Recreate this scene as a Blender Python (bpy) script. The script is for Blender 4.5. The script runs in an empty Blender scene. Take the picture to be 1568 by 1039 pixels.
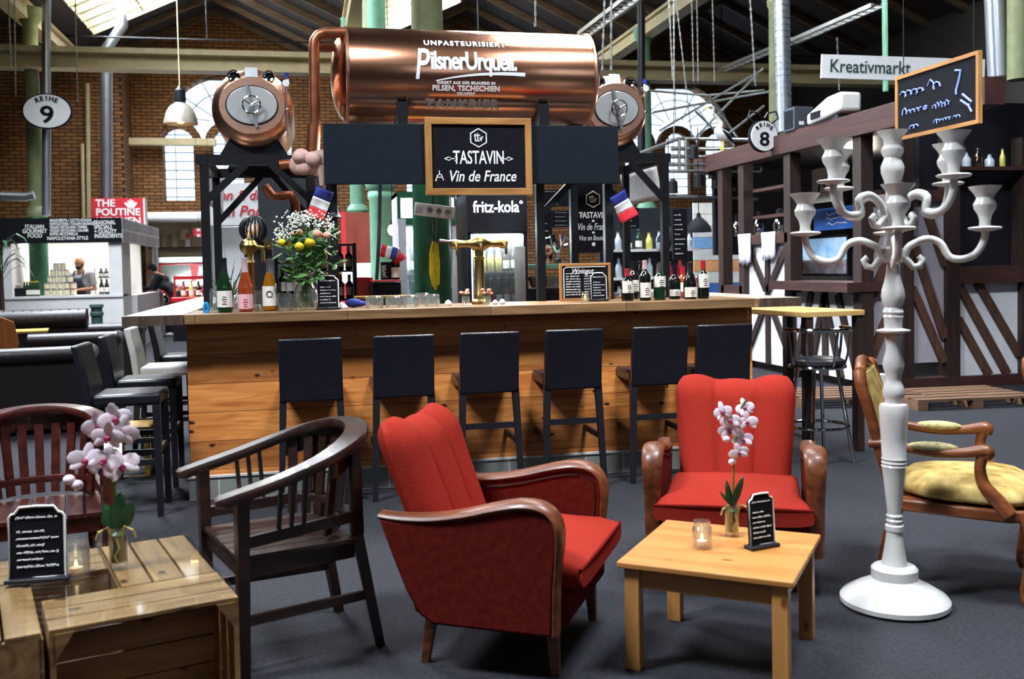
import bpy, bmesh, math, random
from math import sin, cos, pi, radians, sqrt, atan2, tan, hypot
from mathutils import Vector, Matrix, Euler
SC = bpy.context.scene
COL = SC.collection
random.seed(7)
# ------------------------------------------------------------------ camera
YAW, PITCH, ROLL, FPX = radians(12.0), radians(2.2), radians(1.15), 1500.0
EYE = Vector((0, 0, 1.40))
fw = Vector((sin(YAW)*cos(PITCH), cos(YAW)*cos(PITCH), -sin(PITCH)))
rt0 = Vector((cos(YAW), -sin(YAW), 0)); up0 = rt0.cross(fw)
rt = rt0*cos(ROLL) - up0*sin(ROLL); up = up0*cos(ROLL) + rt0*sin(ROLL)
cam_d = bpy.data.cameras.new('camera'); cam = bpy.data.objects.new('camera', cam_d); COL.objects.link(cam)
mw = Matrix((rt, up, -fw)).transposed().to_4x4(); mw.translation = EYE
cam.matrix_world = mw
cam_d.sensor_width = 36; cam_d.lens = FPX/1568*36; cam_d.shift_y = -54.5/1568
cam_d.clip_start = 0.05; cam_d.clip_end = 200
cam_d.dof.use_dof = True; cam_d.dof.focus_distance = 6.0; cam_d.dof.aperture_fstop = 3.2
SC.camera = cam
def ray(px, py): return fw + rt*((px-784)/FPX) - up*((py-465)/FPX)
def atY(px, py, y): d = ray(px, py); return EYE + d*(y/d.y)
def atX(px, py, x): d = ray(px, py); return EYE + d*(x/d.x)
def atZ(px, py, z=0.0): d = ray(px, py); return EYE + d*((z-1.4)/d.z)
# ------------------------------------------------------------------ light
SC.view_settings.view_transform = 'Standard'; SC.view_settings.look = 'None'
SC.view_settings.gamma = 1; SC.view_settings.use_curve_mapping = False; SC.view_settings.exposure = 0.0
SC.cycles.use_denoising = True
SC.cycles.max_bounces = 8; SC.cycles.diffuse_bounces = 4; SC.cycles.glossy_bounces = 4
SC.cycles.transparent_max_bounces = 16; SC.cycles.transmission_bounces = 8
SC.cycles.caustics_reflective = False; SC.cycles.caustics_refractive = False
SC.cycles.sample_clamp_indirect = 4.0
wd = bpy.data.worlds.new('sky'); SC.world = wd; wd.use_nodes = True
bg = wd.node_tree.nodes['Background']; bg.inputs[0].default_value = (0.86, 0.93, 1.0, 1); bg.inputs[1].default_value = 2.2
def area(name, loc, rot, sx, sy, watts, col=(1, .975, .94), spread=180):
    l = bpy.data.lights.new(name, 'AREA'); l.shape = 'RECTANGLE'; l.size = sx; l.size_y = sy; l.energy = watts; l.color = col
    l.spread = radians(spread)
    o = bpy.data.objects.new(name, l); o.location = loc; o.rotation_euler = rot; COL.objects.link(o); return o
SL = atan2(1.4, 3.0)                                  # pitch of every roof slope
# daylight above the glazed strips of the roof (lamps lie outside, over the panes)
area('daylight_lamp', (2.9, 2.45, 7.62), (0, -SL, 0), 2.3, .9, 2100)
area('daylight_lamp', (-3.1, 2.45, 7.62), (0, -SL, 0), 2.3, .9, 1900)
area('daylight_lamp', (2.9, 7.4, 7.62), (0, -SL, 0), 2.3, 2.6, 800)  # added over the bar to brighten its interior
area('daylight_lamp', (2.9, 12.4, 7.62), (0, -SL, 0), 2.3, 4.6, 2600)
area('daylight_lamp', (-3.1, 13.0, 7.62), (0, -SL, 0), 2.3, 5.8, 5000)
area('daylight_lamp', (8.9, 12.4, 7.62), (0, -SL, 0), 2.3, 4.6, 2000)
area('daylight_lamp', (-3.1, 21.0, 7.62), (0, -SL, 0), 2.3, 4.0, 2400)
area('daylight_lamp', (2.9, 21.0, 7.62), (0, -SL, 0), 2.3, 4.0, 1200)
area('bar_fill_light', (1.2, 6.95, 2.25), (radians(52), 0, pi), 1.8, .12, 60, (1, .95, .88))  # added light, unseen behind the fascia, brightens the inside of the bar
# ------------------------------------------------------------------ materials
def lin(c):
    return c/12.92 if c <= .04045 else ((c+.055)/1.055)**2.4
def hx(s):
    s = s.lstrip('#'); return tuple(lin(int(s[i:i+2], 16)/255) for i in (0, 2, 4)) + (1,)
MATS = {}
def _new(name):
    m = bpy.data.materials.new(name); m.use_nodes = True
    nt = m.node_tree; b = nt.nodes['Principled BSDF']; return m, nt, b
def _coords(nt, scale):
    tc = nt.nodes.new('ShaderNodeTexCoord'); mp = nt.nodes.new('ShaderNodeMapping')
    mp.inputs['Scale'].default_value = scale; nt.links.new(tc.outputs['Object'], mp.inputs['Vector']); return mp
def mat(name, col, rough=.5, metal=0, var=.12, scale=14, bump=0, trans=0, ior=1.45, emit=None, es=0, alpha=1, coat=0, sheen=0, aniso=None, col2=None, spec=.5):
    if name in MATS: return MATS[name]
    m, nt, b = _new(name); c = hx(col)
    mp = _coords(nt, aniso or (1, 1, 1))
    n = nt.nodes.new('ShaderNodeTexNoise'); n.inputs['Scale'].default_value = scale; n.inputs['Detail'].default_value = 5
    nt.links.new(mp.outputs[0], n.inputs['Vector'])
    r = nt.nodes.new('ShaderNodeValToRGB'); e = r.color_ramp.elements
    c2 = hx(col2) if col2 else tuple(min(1, x*(1+var)) for x in c[:3]) + (1,)
    e[0].position = .3; e[1].position = .7
    e[0].color = c if col2 else tuple(x*(1-var) for x in c[:3]) + (1,); e[1].color = c2
    nt.links.new(n.outputs['Fac'], r.inputs['Fac']); nt.links.new(r.outputs[0], b.inputs['Base Color'])
    b.inputs['Roughness'].default_value = rough; b.inputs['Metallic'].default_value = metal
    b.inputs['Transmission Weight'].default_value = trans; b.inputs['IOR'].default_value = ior
    b.inputs['Coat Weight'].default_value = coat; b.inputs['Sheen Weight'].default_value = sheen; b.inputs['Specular IOR Level'].default_value = spec
    if emit: b.inputs['Emission Color'].default_value = hx(emit); b.inputs['Emission Strength'].default_value = es
    b.inputs['Alpha'].default_value = alpha
    if bump:
        bp = nt.nodes.new('ShaderNodeBump'); bp.inputs['Strength'].default_value = bump; bp.inputs['Distance'].default_value = .01
        nt.links.new(n.outputs['Fac'], bp.inputs['Height']); nt.links.new(bp.outputs[0], b.inputs['Normal'])
    MATS[name] = m; return m
def wood(name, c1, c2, axis=0, scale=6, rough=.45, knots=None, plank=None, bump=.15, seam='#140c08', coat=0):
    """grain stretched along one axis; knots = colour of the knots; plank = (axis, width) adds board joints"""
    if name in MATS: return MATS[name]
    m, nt, b = _new(name)
    st = [1, 1, 1]; st[axis] = .09
    mp = _coords(nt, st); L = nt.links.new
    n = nt.nodes.new('ShaderNodeTexNoise'); n.inputs['Scale'].default_value = scale*3.2; n.inputs['Detail'].default_value = 7; n.inputs['Distortion'].default_value = 1.1
    L(mp.outputs[0], n.inputs['Vector'])
    r = nt.nodes.new('ShaderNodeValToRGB'); e = r.color_ramp.elements
    e[0].position = .32; e[0].color = hx(c2); e[1].position = .66; e[1].color = hx(c1)
    L(n.outputs['Fac'], r.inputs['Fac']); out = r.outputs[0]
    if knots:
        ks = [4.6, 4.6, 4.6]; ks[axis] = 2.6
        mk = _coords(nt, ks)
        v = nt.nodes.new('ShaderNodeTexVoronoi'); v.inputs['Scale'].default_value = 2.2; L(mk.outputs[0], v.inputs['Vector'])
        nk = nt.nodes.new('ShaderNodeTexNoise'); nk.inputs['Scale'].default_value = 9; L(mk.outputs[0], nk.inputs['Vector'])
        ad = nt.nodes.new('ShaderNodeMath'); ad.operation = 'MULTIPLY_ADD'; ad.inputs[1].default_value = .16; L(nk.outputs['Fac'], ad.inputs[0]); L(v.outputs['Distance'], ad.inputs[2])
        rk = nt.nodes.new('ShaderNodeValToRGB'); k = rk.color_ramp.elements
        k[0].position = .16; k[0].color = (1, 1, 1, 1); k[1].position = .235; k[1].color = (0, 0, 0, 1)
        L(ad.outputs[0], rk.inputs['Fac'])
        mx = nt.nodes.new('ShaderNodeMixRGB'); L(rk.outputs[0], mx.inputs['Fac']); L(out, mx.inputs[1]); mx.inputs[2].default_value = hx(knots); out = mx.outputs[0]
    if plank:
        sp = nt.nodes.new('ShaderNodeSeparateXYZ'); tc = nt.nodes.new('ShaderNodeTexCoord'); L(tc.outputs['Object'], sp.inputs[0])
        dv = nt.nodes.new('ShaderNodeMath'); dv.operation = 'DIVIDE'; dv.inputs[1].default_value = plank[1]; L(sp.outputs[plank[0]], dv.inputs[0])
        fr = nt.nodes.new('ShaderNodeMath'); fr.operation = 'FRACT'; L(dv.outputs[0], fr.inputs[0])
        lt = nt.nodes.new('ShaderNodeMath'); lt.operation = 'LESS_THAN'; lt.inputs[1].default_value = plank[2] if len(plank) > 2 else .04; L(fr.outputs[0], lt.inputs[0])
        fl = nt.nodes.new('ShaderNodeMath'); fl.operation = 'FLOOR'; L(dv.outputs[0], fl.inputs[0])
        wn = nt.nodes.new('ShaderNodeTexWhiteNoise'); wn.noise_dimensions = '1D'; L(fl.outputs[0], wn.inputs['W'])
        hs = nt.nodes.new('ShaderNodeHueSaturation'); ma = nt.nodes.new('ShaderNodeMapRange'); ma.inputs['To Min'].default_value = .72; ma.inputs['To Max'].default_value = 1.25
        L(wn.outputs['Value'], ma.inputs['Value']); L(ma.outputs[0], hs.inputs['Value']); L(out, hs.inputs['Color'])
        mx = nt.nodes.new('ShaderNodeMixRGB'); L(lt.outputs[0], mx.inputs['Fac']); L(hs.outputs[0], mx.inputs[1]); mx.inputs[2].default_value = hx(seam); out = mx.outputs[0]
    L(out, b.inputs['Base Color']); b.inputs['Roughness'].default_value = rough; b.inputs['Coat Weight'].default_value = coat
    if bump:
        bp = nt.nodes.new('ShaderNodeBump'); bp.inputs['Strength'].default_value = bump; bp.inputs['Distance'].default_value = .006
        L(n.outputs['Fac'], bp.inputs['Height']); L(bp.outputs[0], b.inputs['Normal'])
    MATS[name] = m; return m
def brickmat(name, c1, c2, mortar, bw, bh, plane='XZ', rough=.85, ms=.012, bump=.5):
    if name in MATS: return MATS[name]
    m, nt, b = _new(name); L = nt.links.new
    tc = nt.nodes.new('ShaderNodeTexCoord'); sp = nt.nodes.new('ShaderNodeSeparateXYZ'); L(tc.outputs['Object'], sp.inputs[0])
    cb = nt.nodes.new('ShaderNodeCombineXYZ'); L(sp.outputs['XYZ'.index(plane[0])], cb.inputs[0]); L(sp.outputs['XYZ'.index(plane[1])], cb.inputs[1])
    br = nt.nodes.new('ShaderNodeTexBrick'); L(cb.outputs[0], br.inputs['Vector'])
    br.inputs['Color1'].default_value = hx(c1); br.inputs['Color2'].default_value = hx(c2); br.inputs['Mortar'].default_value = hx(mortar)
    br.inputs['Scale'].default_value = 1; br.inputs['Mortar Size'].default_value = ms; br.inputs['Brick Width'].default_value = bw; br.inputs['Row Height'].default_value = bh
    L(br.outputs['Color'], b.inputs['Base Color']); b.inputs['Roughness'].default_value = rough
    bp = nt.nodes.new('ShaderNodeBump'); bp.inputs['Strength'].default_value = bump; bp.inputs['Distance'].default_value = .01; bp.invert = True
    L(br.outputs['Fac'], bp.inputs['Height']); L(bp.outputs[0], b.inputs['Normal'])
    MATS[name] = m; return m
def glassmat(name, tint='#ffffff', clear=.86, rough=.02, bright_mix=0, edge=.75):
    """thin clear glass that lets light through"""
    if name in MATS: return MATS[name]
    m, nt, b = _new(name); L = nt.links.new
    tr = nt.nodes.new('ShaderNodeBsdfTransparent'); tr.inputs[0].default_value = hx(tint)
    b.inputs['Base Color'].default_value = hx(tint); b.inputs['Roughness'].default_value = rough
    lw = nt.nodes.new('ShaderNodeLayerWeight'); lw.inputs['Blend'].default_value = .35
    nz = nt.nodes.new('ShaderNodeTexNoise'); nz.inputs['Scale'].default_value = 3
    mr = nt.nodes.new('ShaderNodeMapRange'); mr.inputs['To Min'].default_value = 1-clear; mr.inputs['To Max'].default_value = min(1, (1-clear)+edge)
    L(lw.outputs['Facing'], mr.inputs['Value'])
    gl = nt.nodes.new('ShaderNodeBsdfGlossy'); gl.inputs['Roughness'].default_value = rough
    rr = nt.nodes.new('ShaderNodeMapRange'); rr.inputs['To Min'].default_value = rough; rr.inputs['To Max'].default_value = rough+.03; L(nz.outputs['Fac'], rr.inputs['Value']); L(rr.outputs[0], gl.inputs['Roughness'])
    mx = nt.nodes.new('ShaderNodeMixShader'); L(mr.outputs[0], mx.inputs[0]); L(tr.outputs[0], mx.inputs[1]); L(gl.outputs[0], mx.inputs[2])
    out = mx.outputs[0]
    if bright_mix:  # white share imitates bright surroundings caught in the glass
        df = nt.nodes.new('ShaderNodeBsdfTranslucent'); df.inputs[0].default_value = (.9, .93, .95, 1); m2 = nt.nodes.new('ShaderNodeMixShader'); m2.inputs[0].default_value = bright_mix; L(out, m2.inputs[1]); L(df.outputs[0], m2.inputs[2]); out = m2.outputs[0]
    L(out, nt.nodes['Material Output'].inputs['Surface'])
    MATS[name] = m; return m
def M(n): return MATS[n]
# ------------------------------------------------------------------ mesh builder
class G:
    def __init__(s): s.v = []; s.f = []; s.mi = []; s.cur = 0
    def add(s, vs, fs):
        o = len(s.v); s.v += [tuple(v) for v in vs]; s.f += [tuple(i+o for i in f) for f in fs]; s.mi += [s.cur]*len(fs); return s
    def box(s, c, d, rz=0, R=None):
        R = R or Matrix.Rotation(rz, 3, 'Z'); c = Vector(c)
        vs = [c + R @ Vector((sx*d[0]/2, sy*d[1]/2, sz*d[2]/2)) for sx in (-1, 1) for sy in (-1, 1) for sz in (-1, 1)]
        return s.add(vs, [(0, 1, 3, 2), (4, 6, 7, 5), (0, 4, 5, 1), (2, 3, 7, 6), (0, 2, 6, 4), (1, 5, 7, 3)])
    def bb(s, x0, x1, y0, y1, z0, z1): return s.box(((x0+x1)/2, (y0+y1)/2, (z0+z1)/2), (abs(x1-x0), abs(y1-y0), abs(z1-z0)))
    def bar(s, p, q, w, d, up=(0, 0, 1), w2=None, d2=None):
        p, q = Vector(p), Vector(q); a = (q-p).normalized(); u = Vector(up)
        if abs(a.dot(u)) > .99: u = Vector((0, 1, 0))
        x = a.cross(u).normalized(); y = x.cross(a)
        w2 = w if w2 is None else w2; d2 = d if d2 is None else d2
        vs = [p + x*sx*w/2 + y*sy*d/2 for sx, sy in ((-1, -1), (1, -1), (1, 1), (-1, 1))] + [q + x*sx*w2/2 + y*sy*d2/2 for sx, sy in ((-1, -1), (1, -1), (1, 1), (-1, 1))]
        return s.add(vs, [(3, 2, 1, 0), (4, 5, 6, 7), (0, 1, 5, 4), (1, 2, 6, 5), (2, 3, 7, 6), (3, 0, 4, 7)])
    def tube(s, pts, r, n=10, cap=True, closed=False, flat=None):
        pts = [Vector(p) for p in pts]; N = len(pts); rs = r if isinstance(r, (list, tuple)) else [r]*N
        rings = []; ref = None
        for i in range(N):
            a = (pts[(i+1) % N] - pts[i-1]) if closed else (pts[min(i+1, N-1)] - pts[max(i-1, 0)])
            if a.length < 1e-9: a = Vector((0, 0, 1))
            a.normalize()
            if ref is None:
                ref = Vector((0, 0, 1)) if abs(a.z) < .9 else Vector((1, 0, 0))
            x = ref - a*ref.dot(a)
            if x.length < 1e-6: x = a.orthogonal()
            x.normalize(); ref = x; y = a.cross(x)
            k = flat or (1, 1)
            rings.append([pts[i] + x*rs[i]*k[0]*cos(2*pi*j/n) + y*rs[i]*k[1]*sin(2*pi*j/n) for j in range(n)])
        return s.loft(rings, cap, closed)
    def loft(s, rings, cap=True, closed=False, ring_closed=True):
        n = len(rings[0]); vs = [p for r in rings for p in r]; fs = []; N = len(rings)
        for i in range(N if closed else N-1):
            a, b = i*n, ((i+1) % N)*n
            for j in range(n if ring_closed else n-1):
                k = (j+1) % n; fs.append((a+j, a+k, b+k, b+j))
        if cap and not closed and ring_closed: fs.append(tuple(range(n-1, -1, -1))); fs.append(tuple((N-1)*n+j for j in range(n)))
        return s.add(vs, fs)
    def lathe(s, prof, c=(0, 0, 0), n=20, axis='Z', cap=True):
        c = Vector(c); rings = []
        for r, z in prof:
            ring = []
            for j in range(n):
                a = 2*pi*j/n; x, y = r*cos(a), r*sin(a)
                p = {'Z': (x, y, z), 'X': (z, x, y), 'Y': (y, z, x)}[axis]; ring.append(c + Vector(p))
            rings.append(ring)
        return s.loft(rings, cap)
    def cyl(s, p, q, r, r2=None, n=12):
        return s.tube([p, q], [r, r if r2 is None else r2], n)
    def ball(s, c, r, n=10, m=7, sc=(1, 1, 1), R=None):
        c = Vector(c); rings = []
        for i in range(m+1):
            t = pi*(i/m); t = min(max(t, .02), pi-.02)
            ring = []
            for j in range(n):
                v = Vector((r*sin(t)*cos(2*pi*j/n)*sc[0], r*sin(t)*sin(2*pi*j/n)*sc[1], -r*cos(t)*sc[2]))
                ring.append(c + (R @ v if R else v))
            rings.append(ring)
        return s.loft(rings)
    def prism(s, poly, t0, t1, plane='XZ'):
        """2-D outline in the named plane, pulled from t0 to t1 along the third axis"""
        def P(a, b, t): return {'XZ': (a, t, b), 'XY': (a, b, t), 'YZ': (t, a, b)}[plane]
        n = len(poly)
        return s.add([P(a, b, t0) for a, b in poly] + [P(a, b, t1) for a, b in poly],
                     [tuple(range(n-1, -1, -1)), tuple(range(n, 2*n))] + [(i, (i+1) % n, n+(i+1) % n, n+i) for i in range(n)])
    def quad(s, a, b, c, d): return s.add([a, b, c, d], [(0, 1, 2, 3)])
    def xf(s, Mx, start=0):
        for i in range(start, len(s.v)): s.v[i] = tuple(Mx @ Vector(s.v[i]))
        return s
    def mesh(s, name, mats, smooth=35):
        me = bpy.data.meshes.new(name); me.from_pydata(s.v, [], s.f); 
        bm = bmesh.new(); bm.from_mesh(me); bmesh.ops.recalc_face_normals(bm, faces=bm.faces); bm.to_mesh(me); bm.free()
        for m in (mats if isinstance(mats, (list, tuple)) else [mats]): me.materials.append(m)
        me.polygons.foreach_set('material_index', s.mi)
        if smooth:
            me.polygons.foreach_set('use_smooth', [True]*len(me.polygons)); me.set_sharp_from_angle(angle=radians(smooth))
        me.update(); return me
    def build(s, name, mats, parent=None, smooth=35, bevel=0, seg=2, sub=0, loc=None, rot=None):
        o = bpy.data.objects.new(name, s.mesh(name, mats, smooth if not sub else 180)); COL.objects.link(o)
        if parent is not None: o.parent = parent
        if loc is not None: o.location = loc
        if rot is not None: o.rotation_euler = rot
        if sub:
            md = o.modifiers.new('sub', 'SUBSURF'); md.levels = sub; md.render_levels = sub
        if bevel:
            md = o.modifiers.new('bev', 'BEVEL'); md.width = bevel; md.segments = seg; md.limit_method = 'ANGLE'; md.angle_limit = radians(40); md.harden_normals = False
        return o
def smooth_path(pts, k=4):
    P = [Vector(p) for p in pts]; out = []
    for i in range(len(P)-1):
        p0, p1, p2, p3 = [P[max(0, min(len(P)-1, j))] for j in (i-1, i, i+1, i+2)]
        for s in range(k): q = s/k; out.append(.5*((2*p1)+(p2-p0)*q+(2*p0-5*p1+4*p2-p3)*q*q+(3*p1-p0-3*p2+p3)*q**3))
    return out + [P[-1]]
def smooth_vals(v, k=4): return [v[i]+(v[i+1]-v[i])*s/k for i in range(len(v)-1) for s in range(k)] + [v[-1]]
def tag(o, label=None, cat=None, group=None, kind=None):
    if label: o['label'] = label
    if cat: o['category'] = cat
    if group: o['group'] = group
    if kind: o['kind'] = kind
    return o
def thing(name, label, cat, loc=(0, 0, 0), rotz=0, group=None):
    o = bpy.data.objects.new(name, None); o.empty_display_size = .1; COL.objects.link(o)
    o.location = loc; o.rotation_euler = (0, 0, rotz); return tag(o, label, cat, group)
def solo(g, name, mats, label, cat, group=None, **k):
    return tag(g.build(name, mats, **k), label, cat, group)
def struct(g, name, mats, **k): return tag(g.build(name, mats, **k), kind='structure')
CHILD = None
def dup(root, loc, rotz=None, label=None, group=None):
    r = root.copy(); COL.objects.link(r); r.location = loc
    if rotz is not None: r.rotation_euler = (0, 0, rotz)
    if label: r['label'] = label
    if group: r['group'] = group
    for ch in [o for o in COL.objects if o.parent is root]:
        c = ch.copy(); COL.objects.link(c); c.parent = r
        for gch in [o for o in COL.objects if o.parent is ch]:
            d = gch.copy(); COL.objects.link(d); d.parent = c
    return r
def text(body, size, loc, mt, parent=None, name='lettering', rot=(pi/2, 0, 0), bold=0, shear=0, align='CENTER', ext=.001, spacing=1, wx=1.0, line=1.0):
    cu = bpy.data.curves.new('t', 'FONT'); cu.body = body; cu.size = size; cu.align_x = align; cu.align_y = 'CENTER'
    cu.offset = bold; cu.shear = shear; cu.extrude = ext; cu.space_character = spacing; cu.resolution_u = 3; cu.space_line = line
    o = bpy.data.objects.new('t', cu); COL.objects.link(o)
    dg = bpy.context.evaluated_depsgraph_get(); me = bpy.data.meshes.new_from_object(o.evaluated_get(dg)); bpy.data.objects.remove(o)
    me.materials.clear(); me.materials.append(mt)
    if wx != 1: me.transform(Matrix.Diagonal((wx, 1, 1, 1)))
    ob = bpy.data.objects.new(name, me); COL.objects.link(ob)
    if parent is not None: ob.parent = parent
    ob.location = loc; ob.rotation_euler = rot; return ob
def strokes(g, lines, r, o=(0, 0, 0), s=1.0):
    """hand-drawn strokes in the XZ plane"""
    for l in lines: g.tube([(o[0]+x*s, o[1], o[2]+z*s) for x, z in l], r, 5)
    return g
def scribble(rng, x0, x1, z, h):
    """one line of small illegible handwriting"""
    L = []; x = x0
    while x < x1-.2*h:
        w = min(rng.uniform(1.4, 4.2)*h, x1-x); k = max(8, int(w/h*7)); l = []; ph = rng.uniform(0, 6); a = 1
        for i in range(k+1):
            if i % 4 == 0: a = rng.choice((.35, .4, .5, .95))
            q = ph + i*1.25; l.append((x+w*i/k+.22*h*sin(q), z + h*.5*a*(cos(q)+.25)))
        L.append(l); x += w + h*.6
    return L
# ------------------------------------------------------------------ shared materials
mat('asphalt', '#2a2a2f', .85, var=.4, scale=60, bump=.3, spec=.3)
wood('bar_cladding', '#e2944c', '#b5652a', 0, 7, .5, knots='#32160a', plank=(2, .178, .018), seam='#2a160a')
wood('counter_wood', '#a98258', '#6f5033', 0, 5, .38, plank=(0, .9, .004), seam='#3a281a')
wood('counter_wood_side', '#b5ab9c', '#8d8272', 1, 5, .4)
wood('pine', '#c2884a', '#aa7036', 0, 4, .38, knots='#8a5222')
wood('pine_leg', '#cf9450', '#b27a40', 2, 4, .42, knots='#7a4420')
wood('dark_wood', '#38211b', '#1d110e', 0, 6, .34, coat=.25)
wood('mahogany', '#54241c', '#341310', 0, 6, .3, coat=.35)
wood('armchair_wood', '#7c4425', '#4c2412', 0, 6, .4, coat=.12)
wood('gilt_wood', '#8e5028', '#613014', 0, 6, .4, coat=.1)
wood('crate_wood', '#b88a58', '#7c5632', 0, 5, .55, knots='#3c2412')
wood('crate_wood_cross', '#a0744a', '#684426', 1, 5, .55, knots='#3c2412')
wood('timber', '#33201b', '#201210', 2, 5, .6)
wood('timber_flat', '#45261f', '#2b1714', 1, 5, .6)
wood('frame_wood', '#c08a4c', '#94602a', 0, 6, .45)
wood('frame_wood_upright', '#c08a4c', '#94602a', 2, 6, .45)
wood('roof_wood', '#2b2019', '#1b1410', 0, 3, .7, plank=(1, .24, .05), seam='#0c0806')
wood('rafter_wood', '#6a5238', '#4a3826', 0, 4, .65)
wood('yellow_wood', '#c9a04a', '#a57c30', 0, 4, .45)
wood('pallet_wood', '#7a5b42', '#553c2a', 0, 4, .7)
mat('black_leather', '#191921', .34, var=.25, scale=60, bump=.12, coat=.15)
mat('white_leather', '#cfccc4', .45, var=.06, scale=40, bump=.1)
mat('black_wood', '#18171e', .45, var=.2, scale=20)
mat('black_steel', '#15161a', .45, .3, var=.2, scale=20)
mat('fascia_black', '#151d26', .7, var=.12, scale=30, spec=.2)
mat('slate', '#15151b', .8, var=.2, scale=12, spec=.15)
mat('chalk', '#f2f2f0', .8, var=.04, scale=50)
mat('white_paint', '#e6e4de', .45, var=.05, scale=9)
mat('candelabra_white', '#d2cfca', .3, var=.06, scale=12, coat=.3)
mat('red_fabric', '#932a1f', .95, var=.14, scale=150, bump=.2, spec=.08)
mat('red_pattern_shaded', '#541411', .95, scale=40, bump=.2, spec=.08, col2='#641f17')  # patterned red, darkened to put shade on the chair sides
mat('dark_red_fabric', '#6d1614', .95, var=.14, scale=120, bump=.2, spec=.08)
mat('copper', '#eeac88', .2, 1, var=.05, scale=3)
mat('copper_brushed', '#ecb496', .3, 1, var=.1, scale=8, aniso=(1, 1, 12))
mat('copper_pipe', '#a8684a', .38, .9, var=.25, scale=10)
mat('steel', '#c2c4c4', .3, 1, var=.06, scale=20, aniso=(12, 1, 1))
mat('chrome', '#d6d8da', .08, 1, var=.02)
mat('brass', '#8d7648', .36, 1, var=.12, scale=8)
mat('duct_metal', '#b4bac4', .28, .9, var=.12, scale=30, aniso=(1, 1, 14), bump=.1)
mat('green_iron', '#74a588', .5, var=.12, scale=8)
mat('dark_green_iron', '#1f5a3e', .5, var=.12, scale=8)
mat('olive_iron', '#6f7550', .5, var=.15, scale=8)
mat('cream_steel', '#c4b48c', .5, var=.1, scale=6)
mat('plaster', '#d8d6da', .8, var=.06, scale=6)
mat('stall_white', '#e4e3e2', .7, var=.04, scale=6)
mat('sign_red', '#cf2233', .6, var=.05)
mat('sign_white', '#e9e9e9', .6, var=.03)
mat('van_red', '#b81f28', .3, var=.05, coat=.4)
mat('fabric_white', '#d8d4d4', .85, var=.08, scale=30)
mat('flag_blue', '#2b3a93', .8, var=.1)
mat('flag_red', '#c8222f', .8, var=.08)
mat('skin', '#a87458', .55, var=.08, scale=20)
mat('dark_cloth', '#16171d', .85, var=.2, scale=40)
mat('denim', '#2a3242', .85, var=.2, scale=40)
mat('grey_cloth', '#9a9ca4', .85, var=.1, scale=40)
mat('hair', '#17120f', .7, var=.2, scale=60)
mat('leaf', '#2f5a2b', .5, scale=30, col2='#4d7f38')
mat('dark_leaf', '#1f4024', .4, scale=30, col2='#2f5a30')
mat('stem_green', '#5b7f36', .5, var=.15)
mat('orchid_white', '#f4ecf0', .55, scale=14, col2='#eccedd')
mat('orchid_heart', '#8c2348', .5, var=.2)
mat('petal_yellow', '#e8c81e', .6, var=.1)
mat('petal_pink', '#e6a48c', .6, var=.12)
mat('petal_white', '#eceee4', .6, var=.06)
mat('yellow_strap', '#d6b81e', .6, var=.15, scale=30)
mat('tile_grey', '#b7b8ae', .45, var=.08, scale=5)
mat('grout', '#dcdcd6', .8, var=.05)
mat('label_paper', '#e6e2d6', .7, var=.06, scale=30)
mat('pink_paper', '#e8b4bc', .7, var=.06)
mat('cork_foil', '#d8b8b8', .4, .3)
mat('bottle_green', '#12301a', .08, var=.2, coat=.5)
mat('bottle_dark', '#131512', .08, var=.2, coat=.5)
mat('bottle_rose', '#c4562e', .08, var=.15, coat=.4, trans=.55)
mat('bottle_orange', '#c07a1c', .08, var=.15, coat=.4, trans=.55)
mat('bottle_clear', '#b8c4cc', .08, var=.1, coat=.5)
mat('juice_orange', '#e69a1e', .2, var=.1)
mat('cola_dark', '#21120c', .1, var=.1, coat=.5)
mat('cola_red', '#b42032', .4, var=.1)
mat('wax', '#f2e6d0', .5, var=.03, emit='#ffb060', es=.25)
mat('flame', '#fff0c8', .5, emit='#ffd890', es=4)
mat('brocade', '#cfb472', .85, scale=13, col2='#86682c', bump=.3, spec=.2)
mat('brocade_pad', '#c6bb8c', .8, scale=60, col2='#9a8c58', bump=.3)
mat('chesterfield', '#1a0e12', .5, var=.3, scale=30, coat=.05, bump=.2)
mat('bulb_glow', '#ffe0b0', .5, emit='#ffcf90', es=12)
mat('neon_white', '#ffffff', .5, emit='#dfe4ff', es=3)
mat('fridge_glow', '#ffffff', .5, emit='#cfe2ff', es=4)
mat('aluminium_lamp', '#aaa296', .4, .6, var=.08, scale=10)
mat('grey_plastic', '#3a4048', .5, var=.1)
mat('blue_plastic', '#2a8fd0', .3, var=.05)
mat('purple_white', '#cfc9d2', .5, var=.05)
glassmat('clear_glass', '#fafcfb', .93, bright_mix=.05)
glassmat('cut_glass', '#fafcfb', .8, bright_mix=.22)
glassmat('window_glass', '#f2f8ff', .93)
glassmat('table_glass', '#fafdfb', .97, edge=.3)
glassmat('bottle_glass', '#dff0ea', .8)
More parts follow.
